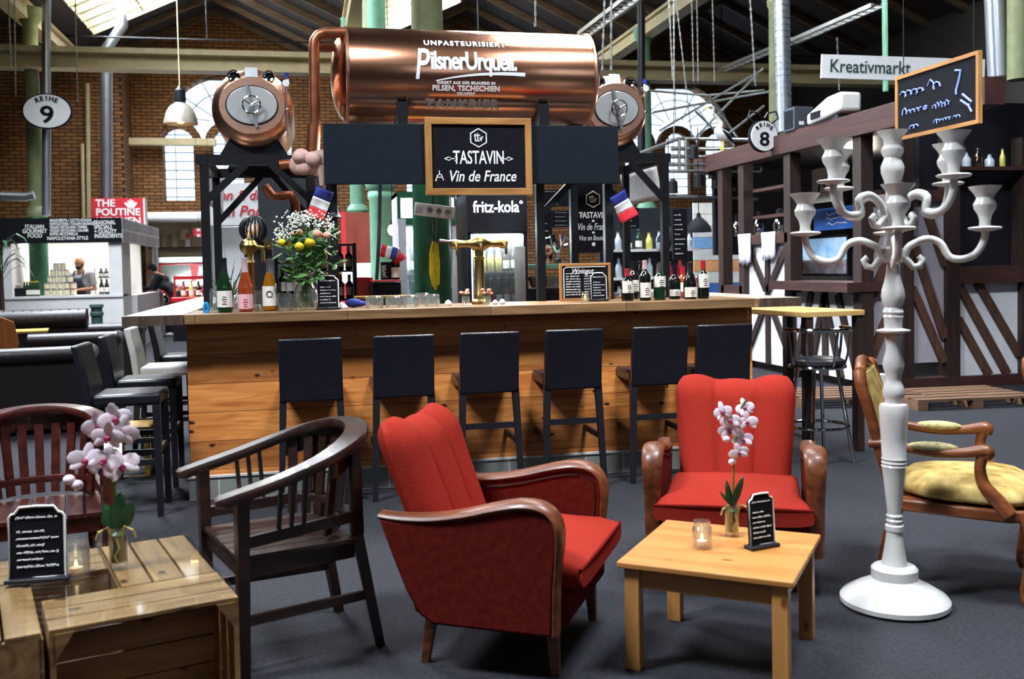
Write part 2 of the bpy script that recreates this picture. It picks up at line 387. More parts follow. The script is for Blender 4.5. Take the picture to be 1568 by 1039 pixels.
# ------------------------------------------------------------------ hall
VAL, VZ, RZ_, BAY = [-10.9, -4.9, 1.09, 7.1, 13.1], 6.4, 7.8, 6.0
YB, YF = 25.5, -5.0
GROUPS = [-1.75, 4.25, 10.2]
g = G(); g.bb(-10.9, 13.1, YF, YB, -.1, 0); struct(g, 'floor', M('asphalt'), smooth=0)
brickmat('brick', '#9a6a38', '#7a5028', '#2a1c14', .27, .085, 'XZ')
brickmat('brick_side', '#9a6a38', '#7a5028', '#2a1c14', .27, .085, 'YZ')
mat('old_plaster', '#3a3532', .85, var=.15, scale=2)
def arch(cx, w, z1, n=14, r=None):
    r = r or w/2
    return [(cx + r*cos(pi*i/n), z1 + r*sin(pi*i/n)) for i in range(n+1)]
ZT = 8.2
g = G(); x = -10.9
for c in GROUPS:
    W = 3.1; z0, z1 = 3.19, 4.75
    g.bb(x, c-W/2, YB, YB+.5, 0, ZT); g.bb(c-W/2, c+W/2, YB, YB+.5, 0, z0)
    a = arch(c, W, z1, 20); g.prism([(c-W/2, ZT), (c-W/2, z1)] + a[::-1][1:-1] + [(c+W/2, z1), (c+W/2, ZT)], YB, YB+.5)
    x = c+W/2
g.bb(x, 13.1, YB, YB+.5, 0, ZT)
struct(g, 'wall_back', M('brick'), smooth=0)
g = G(); g.bb(-10.9, -4.05, 24.3, YB, 0, ZT); struct(g, 'wall_left_pier', [M('brick')], smooth=0)
g = G(); g.bb(-4.05, -4.0, 24.3, YB, 0, ZT); struct(g, 'wall_pier_return', [M('brick_side')], smooth=0)
g = G(); g.bb(-11.1, -10.9, YF, YB, 0, ZT); struct(g, 'wall_left', M('brick_side'), smooth=0)
g = G(); g.bb(13.1, 13.3, YF, YB, 0, ZT); struct(g, 'wall_right', M('old_plaster'), smooth=0)
g = G(); x = -10.9
for c_ in GROUPS: g.bb(x, c_-1.4, YF-.2, YF, 0, ZT); g.bb(c_-1.4, c_+1.4, YF-.2, YF, 0, 3.6); g.bb(c_-1.4, c_+1.4, YF-.2, YF, 6.0, ZT); x = c_+1.4
g.bb(x, 13.1, YF-.2, YF, 0, ZT); struct(g, 'wall_front', M('old_plaster'), smooth=0)
for k_, c_ in enumerate(GROUPS):  # unseen windows added for front fill and reflections in the tanks
    root = thing('window_%d' % (30+k_), None, None, (c_, YF-.1, 3.6)); tag(root, kind='structure'); g = G()
    for i in range(6): g.bb(-1.4+.56*i-.03, -1.4+.56*i+.03, -.04, .04, 0, 2.4)
    for i in range(5): g.bb(-1.4, 1.4, -.04, .04, .6*i-.03, .6*i+.03)
    g.build('glazing_bars', M('black_steel'), root, smooth=0); G().bb(-1.4, 1.4, -.003, .003, 0, 2.4).build('pane', M('window_glass'), root, smooth=0)
# arched windows: brick tracery, iron bars, panes
wn = 0
for c in GROUPS:
    wn += 1; root = thing('window_%d' % wn, None, None, (c, YB+.2, 0)); tag(root, kind='structure')
    g = G(); z0, z1, W = 3.19, 4.62, 3.1; lw = .72
    ls = [-1.19, 0, 1.19]
    edges = [-W/2] + [v for l in ls for v in (l-lw/2, l+lw/2)] + [W/2]
    for k in range(0, 8, 2): 
        if edges[k+1]-edges[k] > .02: g.bb(edges[k], edges[k+1], -.1, .12, z0, z1)
    for l in ls:
        o = arch(l, lw, z1, 12, lw/2+.2); i = arch(l, lw, z1, 12)
        for k in range(12): g.prism([o[k], o[k+1], i[k+1], i[k]], -.1, .12)
    g.build('tracery', M('brick'), root, smooth=0)
    g = G()
    for l in ls:
        for k in range(8): g.cyl((l-lw/2, .02, z0+.22*k+.1), (l+lw/2, .02, z0+.22*k+.1), .012, n=5)
        g.cyl((l-.08, .02, z0), (l-.08, .02, z1+.34), .009, n=5)
    for k in range(-3, 4): 
        a = pi/2 + k*.4; g.cyl((.45*cos(a), .02, 5.1+.25*sin(a)), (1.5*cos(a), .02, 4.75+1.5*sin(a)), .012, n=5)
    g.tube([(1.0*cos(pi*i/12), .02, 4.9+1.0*sin(pi*i/12)) for i in range(13)], .012, 5)
    g.build('glazing_bars', M('black_steel'), root)
    g = G(); a = arch(0, W, 4.75, 20); g.prism([(-W/2, z0)] + [(W/2, z0)] + a, .03, .036); g.build('pane', M('window_glass'), root, smooth=0)
# roof: gabled bays, ridges run front to back
SKY = {-10.9: [], -4.9: [(-4.6, -2.2), (1.5, 3.4), (10, 16), (19, 23)], 1.09: [(-4.6, -2.2), (1.5, 3.4), (5.9, 9), (10, 14.8), (19, 23)], 7.1: [(10, 14.8)]}  # front-end strips added for tank reflections, bar strip added to light its inside
k = 0; kk = 0
for vi, v in enumerate(VAL[:-1]):
    r = v+3.0; e = v+BAY
    def zz(x): return VZ + (3-abs(x-r))*1.4/3.0
    def slab(gg, xa, xb, ya, yb): gg.prism([(xa, zz(xa)), (xb, zz(xb)), (xb, zz(xb)+.1), (xa, zz(xa)+.1)], ya, yb)
    g = G(); slab(g, r, e, YF, YB); slab(g, v, v+.55, YF, YB); slab(g, r-.3, r, YF, YB)
    y = YF
    for a, b in SKY[v]: slab(g, v+.55, r-.3, y, a); y = b
    slab(g, v+.55, r-.3, y, YB)
    struct(g, 'ceiling' if not k else 'ceiling_%d' % k, M('roof_wood'), smooth=0); k += 1
    g = G()
    for i in range(24):
        y = YF + .8 + i*1.27
        g.bar((r, y, RZ_-.05), (e, y, VZ-.05), .09, .16)
        if not any(a-.1 < y < b+.1 for a, b in SKY[v]): g.bar((v, y, VZ-.05), (r, y, RZ_-.05), .09, .16)
    struct(g, 'trim_%d' % k, M('rafter_wood'), smooth=0)
    g = G(); g.bb(v-.14, v+.14, YF, YB, VZ-.32, VZ-.1); g.bb(v-.2, v+.2, YF, YB, VZ-.1, VZ-.04); struct(g, 'trim_%d' % (k+10), M('cream_steel'), smooth=0)
    # gable ends close the bay
    g = G(); g.prism([(v, ZT-2), (e, ZT-2), (e, ZT+.2), (v, ZT+.2)], YB+.1, YB+.3); struct(g, 'wall_gable_%d' % k, M('brick'), smooth=0)
    for a, b in SKY[v]:
        wn += 1; root = thing('window_%d' % wn, None, None, (0, 0, 0)); tag(root, kind='structure')
        g = G(); n = max(3, int((b-a)/.52))
        for i in range(n+1):
            y = a + (b-a)*i/n; g.bar((v+.55, y, zz(v+.55)+.02), (r-.3, y, zz(r-.3)+.02), .06, .12)
        for t in (.0, .5, 1): 
            x = v+.55 + t*2.15; g.bar((x, a, zz(x)+.03), (x, b, zz(x)+.03), .05, .06)
        g.build('glazing_bars', M('cream_steel'), root, smooth=0)
        g = G(); g.prism([(v+.55, zz(v+.55)+.07), (r-.3, zz(r-.3)+.07), (r-.3, zz(r-.3)+.08), (v+.55, zz(v+.55)+.08)], a, b); g.build('pane', M('window_glass'), root, smooth=0)
# long cream beams and tie rods
g = G()
for z in (5.30,): g.bb(-10.9, 13.1, 19.25, 19.75, z+.16, z+.26); g.bb(-10.9, 13.1, 19.45, 19.55, z-.1, z+.16)
g.bb(-10.9, 13.1, 19.3, 19.7, 5.18, 5.22); struct(g, 'trim_21', M('cream_steel'), smooth=0)
g = G(); g.bb(-4.0, -2.0, 25.0, 25.3, 4.5, 4.66); struct(g, 'trim_22', M('cream_steel'), smooth=0)
g = G()
for y in (8.3, 13.75, 22.4): g.cyl((-10.9, y, 6.45), (13.1, y, 6.45), .018, n=6)
for y in (8.3, 13.75, 22.4):
    for r in (-7.9, -1.9, 4.1, 10.1): g.cyl((r, y, 6.45), (r, y, 7.75), .014, n=6)
struct(g, 'trim_23', M('black_steel'))
# cast-iron columns
def column(x, y, label, mtop, mlow):
    t = thing('iron_column', label, 'column', (x, y, 0), 0, 'cast iron columns of the hall')
    G().lathe([(.27, 0), (.27, .12), (.2, .2), (.165, .3), (.16, 2.35), (.18, 2.38), (.18, 2.44), (.165, 2.48)], n=24).build('lower_shaft', mlow, t)
    G().lathe([(.165, 2.48), (.19, 2.5), (.21, 2.56), (.19, 2.62), (.14, 2.68), (.125, 5.2), (.15, 5.25), (.15, 5.32), (.13, 5.36), (.13, 6.0), (.2, 6.1), (.24, 6.3)], n=24).build('upper_shaft', mtop, t)
column(1.087, 8.35, 'dark green iron column behind the brass beer tap with yellow straps hung on it', M('olive_iron'), M('dark_green_iron'))
column(1.087, 13.75, 'pale green iron column next behind the dark green one with a cable down it', M('green_iron'), M('green_iron'))
column(1.087, 19.6, 'thin pale green iron column farthest back in the row behind the bar', M('green_iron'), M('green_iron'))
column(-4.78, 19.6, 'green iron column standing inside the white food stall', M('olive_iron'), M('dark_green_iron'))
column(7.1, 19.6, 'green iron column seen behind the bar beneath the small french flag', M('green_iron'), M('green_iron'))
column(7.1, 13.75, 'olive iron column beside the spiral duct at the half-timbered stall', M('olive_iron'), M('olive_iron'))
# ducts and pipes
def duct(pts, r, label, name='ventilation_duct', m='duct_metal', rings=.22, group=None, cat='duct'):
    t = thing(name, label, cat, pts[0], 0, group); p0 = Vector(pts[0])
    P = [Vector(p)-p0 for p in pts]; G().tube(P, r, 16).build('pipe', M(m), t)
    if rings:
        g = G()
        for a, b in zip(P, P[1:]):
            n = int((b-a).length/rings)
            for i in range(1, n): 
                c = a.lerp(b, i/n); d = (b-a).normalized()*.012; g.tube([c-d, c+d], r+.008, 16)
        if g.v: g.build('seams', M(m), t)
    return t
Q = lambda px, py, y: atY(px, py, y)
duct([Q(163, 340, 23), Q(163, 75, 23), Q(187, 40, 23), Q(187, -30, 23)], .125, 'silver duct with an elbow near the roof in front of the brick pier', rings=.5)
duct([Q(71, 330, 19.2), Q(71, -20, 19.2)], .075, 'slim silver flue rising beside the oval row sign', rings=.6)
duct([Q(1200, 202, 13.3), Q(1196, -30, 13.3)], .115, 'pale spiral duct beside the olive iron column', rings=.09)
duct([Q(1531, 118, 8.9), Q(1524, -30, 8.9)], .115, 'shiny steel flue above the dark stall at the far right', rings=.9)
duct([Q(1562, 122, 8.6), Q(1562, -30, 8.6)], .12, 'olive painted pipe at the right edge beside the steel flue', 'pipe', 'olive_iron', 0, cat='pipe')
duct([Q(128, 335, 24.1), Q(126, 220, 24.1)], .04, 'short cream pipe on the brick pier', 'pipe', 'cream_steel', 0, cat='pipe')
duct([Q(136, 335, 24.15), Q(134, 128, 24.15)], .05, 'tall cream pipe running up the brick pier', 'pipe', 'cream_steel', 0, cat='pipe')
duct([Q(2, 300, 17.5), Q(40, 301, 17.5), Q(52, 298, 17.5)], .075, 'silver floodlight arm by the green column at the left edge', 'floodlight', 'steel', 0, cat='lamp')
duct([Q(1352, -260, 13), Q(1356, 140, 13)], .04, 'pale green conduit hanging behind the white market banner', 'pipe', 'green_iron', 0, cat='pipe')
duct([Q(982, 0, 17), Q(982, 250, 17)], .07, 'dark drain pipe dropping behind the right copper tank', 'pipe', 'black_steel', 0, cat='pipe')
duct([Q(565, 240, 15), Q(565, -60, 15)], .1, 'olive pipe above the left end of the big copper tank', 'pipe', 'olive_iron', 0, cat='pipe')
# cable trays hung along the roof
def tray(a, b, label):
    t = thing('cable_tray', label, 'cable tray', a, 0, 'aluminium trays under the roof'); d = Vector(b)-Vector(a)
    for o in (-.1, .1): G().bar((o, 0, 0), d+Vector((o, 0, 0)), .05, .06).build('rail', M('steel'), t, smooth=0)
    g = G()
    for i in range(14): c = d*(i/13); g.bar(c+Vector((-.1, 0, 0)), c+Vector((.1, 0, 0)), .03, .02)
    g.build('rungs', M('steel'), t, smooth=0)
tray(atX(896, 52, 4.3), atX(985, -15, 4.3), 'bright tray rising above the right end of the big copper tank')
tray(atX(1105, 108, 8.6), atX(1222, 60, 8.6), 'bright tray left of the spiral duct')
tray(atX(1210, 66, 8.6), atX(1345, 8, 8.6), 'bright tray above the white market banner')
# hanging chains and wires
def chain(px, y0, y1, yy, label, px2=None):
    a, b = Q(px, y0, yy), Q(px2 or px, y1, yy); n = int((a-b).length/.05); g = G()
    for i in range(n):
        c = a.lerp(b, i/n) - a; d = (b-a)/n*.5
        g.tube([c-d*.9, c+d*.9], .008 if i % 2 else .014, 5)
    solo(g, 'chain', M('steel'), label, 'chain', 'chains hanging from the roof', loc=a)
for i, (px, y0, y1, yy, p2, l) in enumerate([(926, -10, 112, 9.5, 922, 'left one of two chains holding the right copper tank area'), (936, -10, 112, 9.5, None, 'right one of two chains above the right copper tank'),
        (1024, -10, 125, 14, 1030, 'thin chain left of the leaning chain over the beam'), (1034, -10, 215, 14, 1060, 'long leaning chain reaching down past the beam'),
        (1059, -10, 128, 16, 1062, 'first of two chains meeting the beam right of the leaning chain'), (1067, -10, 128, 16, 1069, 'second of two close chains meeting the beam'), (1091, -10, 128, 16, 1094, 'heavy chain nearest the heron over the beam'),
        (1148, -10, 135, 12, 1157, 'thin chain close to the olive column'), (13, -10, 108, 17, 17, 'leftmost thin chain above the row sign'), (22, -10, 150, 17, 24, 'second thin chain left of the row sign'), (115, -10, 158, 18, 119, 'single thin chain between row sign and duct'),
        (820, -10, 45, 10, 820, 'thin wire chain above the big copper tank lettering'), (1032, -10, 215, 14.2, None, 'chain below the beam beside the leaning chain'), (1282, 60, 142, 12.6, 1285, 'wire behind the white market banner')]): chain(px, y0, y1, yy, l, p2)
# pendant lamp over the left aisle
p = Q(277, 190, 14.5); t = thing('pendant_lamp', 'pale metal bell pendant lamp hanging in front of the arched window', 'lamp', p)
G().lathe([(.235, 0), (.225, .06), (.2, .15), (.15, .24), (.08, .29), (.07, .3), (.06, .285), (.14, .225), (.19, .14), (.21, .06), (.225, 0)], n=24, cap=False).build('shade', M('aluminium_lamp'), t)
G().lathe([(.075, .29), (.08, .34), (.075, .47), (.04, .5), (.02, .54)], n=14).build('socket', M('black_steel'), t)
G().cyl((0, 0, .54), (0, 0, 2.9), .008, n=6).build('cord', M('cream_steel'), t)
G().ball((0, 0, .08), .07).build('bulb', M('bulb_glow'), t)
G().tube([(-.2, 0, 0), (-.18, 0, -.1), (-.26, 0, -.16)], .01, 5).build('bracket', M('black_steel'), t)
# ------------------------------------------------------------------ the bar
t = thing('bar_counter', 'long bar front of knotty orange boards above a grey tiled foot', 'bar', (1.16, 6.28, 0))
g = G(); g.bb(-1.87, 1.87, 0, .05, .145, 1.09); g.build('front_cladding', M('bar_cladding'), t, smooth=0)
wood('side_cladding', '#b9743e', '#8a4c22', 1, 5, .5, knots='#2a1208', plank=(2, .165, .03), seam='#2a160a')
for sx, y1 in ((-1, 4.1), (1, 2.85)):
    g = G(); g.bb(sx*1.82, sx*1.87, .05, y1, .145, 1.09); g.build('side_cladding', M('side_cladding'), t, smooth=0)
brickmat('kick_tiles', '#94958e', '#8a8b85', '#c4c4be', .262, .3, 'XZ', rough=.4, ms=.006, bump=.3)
g = G(); g.bb(-1.88, 1.88, -.02, .04, 0, .135); g.build('tiled_kick', M('kick_tiles'), t, smooth=0)
g = G(); g.bb(-1.885, 1.885, -.028, .04, .135, .147); g.build('kick_ledge', M('grout'), t, smooth=0)
mat('kick_side', '#a8aaa8', .5)
g = G(); g.bb(-1.88, -1.84, .04, 4.1, 0, .145); g.bb(1.84, 1.88, .04, 2.85, 0, .145); g.build('side_kick', M('kick_side'), t, smooth=0)
t = thing('worktop', 'thick wooden bar top running round three sides of the bar', 'worktop', (1.16, 6.11, 1.09))
G().bb(-1.86, 1.84, 0, .64, 0, .06).build('front_board', M('counter_wood'), t, bevel=.004, smooth=0)
G().bb(-2.21, -1.865, 0, 4.3, 0, .06).build('return_board', M('counter_wood_side'), t, bevel=.004, smooth=0)
G().bb(1.845, 2.15, 0, 3.0, 0, .06).build('return_board', M('counter_wood_side'), t, bevel=.004, smooth=0)
wood('end_grain', '#5a4638', '#3c2c24', 2, 9, .5)
for x0_, x1_ in ((-2.21, -1.865), (1.845, 2.15)): G().bb(x0_, x1_, -.006, 0, 0, .06).build('end_grain', M('end_grain'), t, smooth=0)
# inner work bench of the bar
t = thing('back_bench', 'dark work bench along the back inside the bar', 'bench', (1.6, 8.35, 0))
G().bb(-2.05, -.85, -.2, .4, 0, .86).build('cabinet', M('black_wood'), t, smooth=0); G().bb(-2.07, -.83, -.22, .42, .86, .9).build('top', M('steel'), t, smooth=0)
# ------------------------------------------------------------------ steel stands
def stand(name, label, loc, posts, beams, braces):
    t = thing(name, label, 'tank stand', loc, 0, 'steel stands carrying the tanks')
    for x, y, h in posts: G().bb(x-.028, x+.028, y-.028, y+.028, 0, h).build('post', M('black_steel'), t, smooth=0)
    for a, b in beams: G().bar(a, b, .05, .07).build('beam', M('black_steel'), t, smooth=0)
    for a, b in braces: G().bar(a, b, .045, .045).build('brace', M('black_steel'), t, smooth=0)
    return t
stand('tank_stand', 'black steel frame under the left copper tank with diagonal braces', (-.3, 7.0, 0), [(-.34, 0, 2.13), (.37, 0, 2.13), (-.34, .95, 2.13), (.37, .95, 2.13)],
      [((-.39, 0, 2.165), (.43, 0, 2.165)), ((-.39, .95, 2.165), (.43, .95, 2.165)), ((-.34, -.03, 2.16), (-.34, .98, 2.16)), ((.37, -.03, 2.16), (.37, .98, 2.16))],
      [((-.34, -.01, 1.88), (-.06, -.01, 2.14)), ((.37, -.01, 1.88), (.1, -.01, 2.14)), ((-.34, .95, 1.78), (-.0, .95, 2.14)), ((.37, .95, 1.8), (.1, .95, 2.14))])
stand('tank_stand', 'black steel frame under the right copper tank with one curved brace', (2.45, 7.4, 0), [(.38, 0, 2.2), (-.4, .95, 2.2), (.38, .95, 2.2)],
      [((-.42, 0, 2.235), (.43, 0, 2.235)), ((-.42, .95, 2.235), (.43, .95, 2.235)), ((.38, -.03, 2.23), (.38, .98, 2.23))], [((.38, -.01, 1.9), (.1, -.01, 2.2)), ((.38, .95, 1.9), (.1, .95, 2.2))])
t = stand('tank_stand', 'black frame with a wide blank fascia carrying the big copper tank', (1.17, 6.62, 0), [(-.96, .1, 2.36), (.47, .1, 2.36), (.97, .1, 2.36), (.9, .75, 2.36), (-.96, .75, 2.36)],
      [((-1, .1, 2.33), (1, .1, 2.33)), ((-1, .75, 2.33), (1, .75, 2.33))], [((.47, .1, 1.75), (.72, .1, 2.0)), ])
G().bb(-1.015, 1.02, -.02, .02, 1.965, 2.365).build('fascia', M('fascia_black'), t, smooth=0, bevel=.004)
# ------------------------------------------------------------------ copper tanks
def wrap(o, axz, r, th0, lift=.004):
    """lay flat lettering onto the front of a cylinder lying along X"""
    me = o.data; bm = bmesh.new(); bm.from_mesh(me)
    zs = [v.co.y for v in bm.verts]; lo, hi = min(zs), max(zs); n = int((hi-lo)/.02)
    for i in range(1, n+1):
        z = lo + (hi-lo)*i/(n+1)
        bmesh.ops.bisect_plane(bm, geom=bm.verts[:]+bm.edges[:]+bm.faces[:], plane_co=(0, z, 0), plane_no=(0, 1, 0))
    for v in bm.verts:
        th = th0 + v.co.y/r; rr = r + lift + v.co.z
        v.co = (v.co.x, -rr*cos(th), rr*sin(th))
    bm.to_mesh(me); bm.free(); o.location = axz; o.rotation_euler = (0, 0, 0)
big = thing('copper_tank', 'big shiny copper beer tank lying crosswise above the bar with white lettering', 'tank', (1.19, 6.99, 2.75))
R0 = .33
G().lathe([(.02, -.965), (.12, -.958), (.22, -.935), (.29, -.90), (.322, -.872), (R0, -.86), (R0, .865), (.322, .875), (.29, .90), (.22, .925), (.12, .945), (.02, .95)], n=72, axis='X').build('shell', M('copper'), big)
for x in (-.86, .865): G().lathe([(R0-.002, x-.012), (R0+.008, x-.008), (R0+.008, x+.008), (R0-.002, x+.012)], n=72, axis='X', cap=False).build('seam_ring', M('copper_brushed'), big)
for x in (-.5, .49): 
    g = G(); g.tube([(x, -(R0+.012)*cos(a), (R0+.012)*sin(a)) for a in [radians(-100+5*i) for i in range(14)]], .034, 6, flat=(.25, 1)); g.build('cradle_strap', M('black_steel'), big)
    G().bb(x-.035, x+.035, -.30, .30, -.42, -.22).build('cradle_foot', M('black_steel'), big, smooth=0)
W_ = M('chalk'); mat('etched', '#fff0e8', .42, 1)
def tk(body, size, th, dx=0, bold=0, wx=1, sp=1, m=None, shear=0):
    o = text(body, size, (0, 0, 0), m or W_, big, bold=bold, wx=wx, spacing=sp, shear=shear, ext=.0015)
    for v in o.data.vertices: v.co.x += dx
    wrap(o, (0, 0, 0), R0, radians(th)); return o
cx0 = -.06
tk('UNPASTEURISIERT', .06, 33, cx0-.0, .002, .95, 1.25)
tk('ilsnerUrquell.', .175, 9, cx0+.055, .005, .72, .9)
tk('P', .3, 4, cx0-.31, .004, .62, 1, None, .18)
tk('DIREKT AUS DER BRAUEREI IN', .026, -16, cx0, .001, 1, 1.15)
tk('PILSEN, TSCHECHIEN', .05, -22.5, cx0, .0016, .95, 1.05)
tk('GELIEFERT', .024, -29, cx0, .001, 1, 1.15)
tk('TANKBIER', .095, -43, cx0-.02, .0045, 1, 1.22, M('etched'))
g = G(); N = 18   # swoosh under the name
pts = [(-.31+.62*i/N, -.052 - .055*(1-(i/N))**2.2 + .006*sin(pi*i/N)) for i in range(N+1)]
for (xa, za), (xb, zb), i in zip(pts, pts[1:], range(N)):
    wa, wb = .005+.013*(i/N), .005+.013*((i+1)/N)
    g.add([(xa+cx0+.1, za-wa, 0), (xb+cx0+.1, zb-wb, 0), (xb+cx0+.1, zb+wb*.4, 0), (xa+cx0+.1, za+wa*.4, 0)], [(0, 1, 2, 3)])
g.add([(cx0+.405, -.06, 0), (cx0+.36, -.088, 0), (cx0+.425, -.05, 0)], [(0, 1, 2)])
o = g.build('swoosh', W_, big); wrap(o, (0, 0, 0), R0, radians(5), .005)
def small_tank(label, loc, r, rz=0):
    t = thing('copper_tank', label, 'tank', loc, rz); k = r/.28
    g = G(); g.lathe([(.01, -.0), (.12, .0), (.2, .012), (.245, .04), (.27, .08), (.28, .13), (.28, 1.15), (.25, 1.22), (.15, 1.27), (.01, 1.28)], n=56, axis='Y'); g.build('shell', M('copper_brushed'), t)
    # oval collar and hatch
    def ell(a, b, y0, y1, n=40): 
        gg = G(); gg.prism([(a*cos(2*pi*i/n), .005+b*sin(2*pi*i/n)) for i in range(n)], y0, y1); return gg
    ell(.225, .198, -.012, .03).build('hatch_collar', M('copper_brushed'), t, bevel=.006)
    ell(.178, .138, -.018, .0).build('hatch_seal', M('black_steel'), t)
    ell(.17, .13, -.03, .0).build('hatch_door', M('steel_door'), t, bevel=.004)
    g = G(); g.bar((-.035, -.04, .15), (.03, -.04, -.15), .025, .02); g.build('clamp_bar', M('steel'), t, smooth=0)
    g = G(); g.tube([(.06*cos(2*pi*i/20), -.085, .06*sin(2*pi*i/20)) for i in range(20)], .006, 8, closed=True)
    for a in (.5, 2.6, 4.7): g.cyl((0, -.085, 0), (.06*cos(a), -.085, .06*sin(a)), .006)
    g.cyl((0, -.09, 0), (0, -.03, 0), .012); g.build('hand_wheel', M('chrome'), t)
    for sx in (-.118, .118):
        q = G().lathe([(.042, 0), (.042, -.03), (.034, -.034), (.024, -.03), (.022, -.01)], (sx, .035, .21), 18, 'Y').build('sight_glass', M('chrome'), t)
        G().lathe([(.022, 0), (.02, -.004), (.001, -.005)], (sx, .02, .21), 14, 'Y').build('lens', M('slate'), q)
    g = G(); g.box((0, .02, .235), (.085, .01, .075), R=Matrix.Rotation(-.3, 3, 'X')); g.build('rating_plate', M('steel'), t, smooth=0)
    g = G(); g.cyl((.235, 0, .1), (.235, 0, -.2), .006); g.cyl((.235, 0, .12), (.22, .05, .1), .01); g.cyl((.235, 0, .1), (.235, 0, .2), .012); g.ball((.235, 0, -.02), .014); g.build('gauge_pipe', M('chrome'), t)
    q = G().lathe([(.028, .02), (.03, 0), (.03, -.016), (.026, -.02), (.001, -.02)], (.232, -.01, .16), 18, 'Y').build('gauge', M('chrome'), t)
    G().lathe([(.024, 0), (.001, -.001)], (.232, -.032, .16), 16, 'Y').build('dial', M('sign_white'), q)
    G().cyl((.235, 0, .2), (.235, 0, .235), .016).build('valve_cap', M('flag_blue'), t)
    G().prism([(-.24, -.335), (.24, -.335), (.16, -.2), (-.16, -.2)], .1, .16).build('saddle', M('black_steel'), t, smooth=0)
    G().prism([(-.24, -.335), (.24, -.335), (.16, -.2), (-.16, -.2)], .9, .96).build('saddle', M('black_steel'), t, smooth=0)
    t.scale = (k, k, k); return t
mat('steel_door', '#d2d2ce', .38, .7, var=.06, scale=8)
c = atY(386, 163, 6.98); small_tank('left copper beer tank with an oval white hatch facing the room', (c.x, 6.98, c.z), .278)
c = atY(943, 168, 7.45); small_tank('right copper beer tank, its oval hatch half behind the big tank', (c.x, 7.45, c.z), .292)
# copper pipework at the left end of the big tank
P_ = lambda px, py, y=6.8: atY(px, py, y)
a = P_(482, 200); t = thing('copper_pipe', 'thick copper pipe bending down from the left end of the big tank', 'pipe', a)
def loc(ps): return [Vector(p)-a for p in ps]
G().tube(loc([P_(480, 240), P_(482, 190), P_(481, 75), P_(482, 62), P_(488, 54), P_(498, 50), P_(530, 50)]), .037, 16).build('pipe', M('copper_pipe'), t)
G().tube(loc([P_(479, 232), P_(481, 190)]), .046, 16).build('collar', M('copper_pipe'), t)
G().tube(loc([P_(482, 73, 6.9), P_(530, 72, 6.9)]), .028, 14).build('branch', M('copper_pipe'), t)
G().tube(loc([P_(478, 238), P_(470, 248), P_(455, 250), P_(428, 253)]), .034, 16).build('lower_bend', M('copper_pipe'), t)
t2 = thing('copper_pipe', 'copper elbow hanging under the left tank stand', 'pipe', atY(445, 300, 7.5)); b = t2.location.copy()
G().tube([atY(*p, 7.5)-b for p in [(405, 285), (418, 300), (432, 300), (445, 298), (452, 312), (452, 335)]], .036, 14).build('pipe', M('copper_pipe'), t2)
# pale lumpy sculpture hung at the fascia end
rng = random.Random(3); c = P_(474, 250, 6.72); g = G()
for i in range(9): g.ball((rng.uniform(-.075, .07), rng.uniform(-.03, .03), rng.uniform(-.07, .06)), rng.uniform(.04, .075), 10, 7, (1, .7, rng.uniform(.7, 1.1)))
g.tube([(.06, 0, 0), (.085, 0, -.08), (.08, 0, -.15)], [.04, .03, .018], 8)
mat('plaster_pink', '#cfa79c', .6, var=.1, scale=12)
solo(g, 'plaster_ornament', M('plaster_pink'), 'pale pink lumpy ornament hanging by the left end of the black fascia', 'ornament', loc=c)
# ------------------------------------------------------------------ framed board on the fascia
def framed_board(name, label, px0, py0, px1, py1, y, fw_=.045, rz=0, slate='slate', cat='chalkboard', wood_=('frame_wood', 'frame_wood_upright'), depth=.03):
    a, b = atY(px0, py1, y), atY(px1, py0, y); w, h = (b.x-a.x), (b.z-a.z)
    t = thing(name, label, cat, ((a.x+b.x)/2, y, (a.z+b.z)/2), rz)
    G().bb(-w/2+.01, w/2-.01, -depth*.4, depth*.3, -h/2+.01, h/2-.01).build('slate', M(slate), t, smooth=0)
    for s in (-1, 1):
        G().bb(-w/2, w/2, -depth, depth*.3, s*h/2, s*(h/2-fw_)).build('frame_rail', M(wood_[0]), t, smooth=0, bevel=.003)
        G().bb(s*w/2, s*(w/2-fw_), -depth, depth*.3, -h/2+fw_, h/2-fw_).build('frame_stile', M(wood_[1]), t, smooth=0, bevel=.003)
    return t, w, h
HEX = [(cos(pi/6+i*pi/3), sin(pi/6+i*pi/3)) for i in range(6)]
TTV = [[(-.42, .55), (-.45, 0), (-.4, -.42), (-.3, -.45), (-.2, -.3)], [(-.1, .6), (-.12, 0), (-.08, -.4), (.02, -.45), (.12, -.3)], [(-.6, .3), (.2, .34)], [(.2, .12), (.22, -.2), (.3, -.4), (.42, -.1), (.46, .15), (.6, .12)]]
def logo(t, y, x, z, r, w, name='emblem'):
    g = G(); g.tube([(x+r*a, y, z+r*b) for a, b in HEX], w, 5, closed=True)
    strokes(g, TTV, w*.8, (x, y, z), r*.85); return g.build(name, M('chalk'), t)
t, w, h = framed_board('framed_chalkboard', 'oak framed chalkboard fixed to the middle of the black fascia', 652, 182, 812, 299, 6.585)
logo(t, -.014, -.0, .125, .062, .005)
text('TASTAVIN', .125, (0, -.013, -.01), M('chalk'), t, wx=.62, bold=.0015, spacing=.98)
o = text('Vin de France', .105, (.02, -.013, -.135), M('chalk'), t, wx=.8, shear=.25, bold=.001)
g = G()
for s in (-1, 1): strokes(g, [[(s*.235, 0), (s*.205, .012), (s*.185, 0), (s*.205, -.012), (s*.235, 0)], [(s*.185, 0), (s*.165, 0)], [(s*.165, .016), (s*.15, .0), (s*.165, -.016)], [(s*.15, .014), (s*.15, -.014)]], .0035, (0, -.014, -.015))
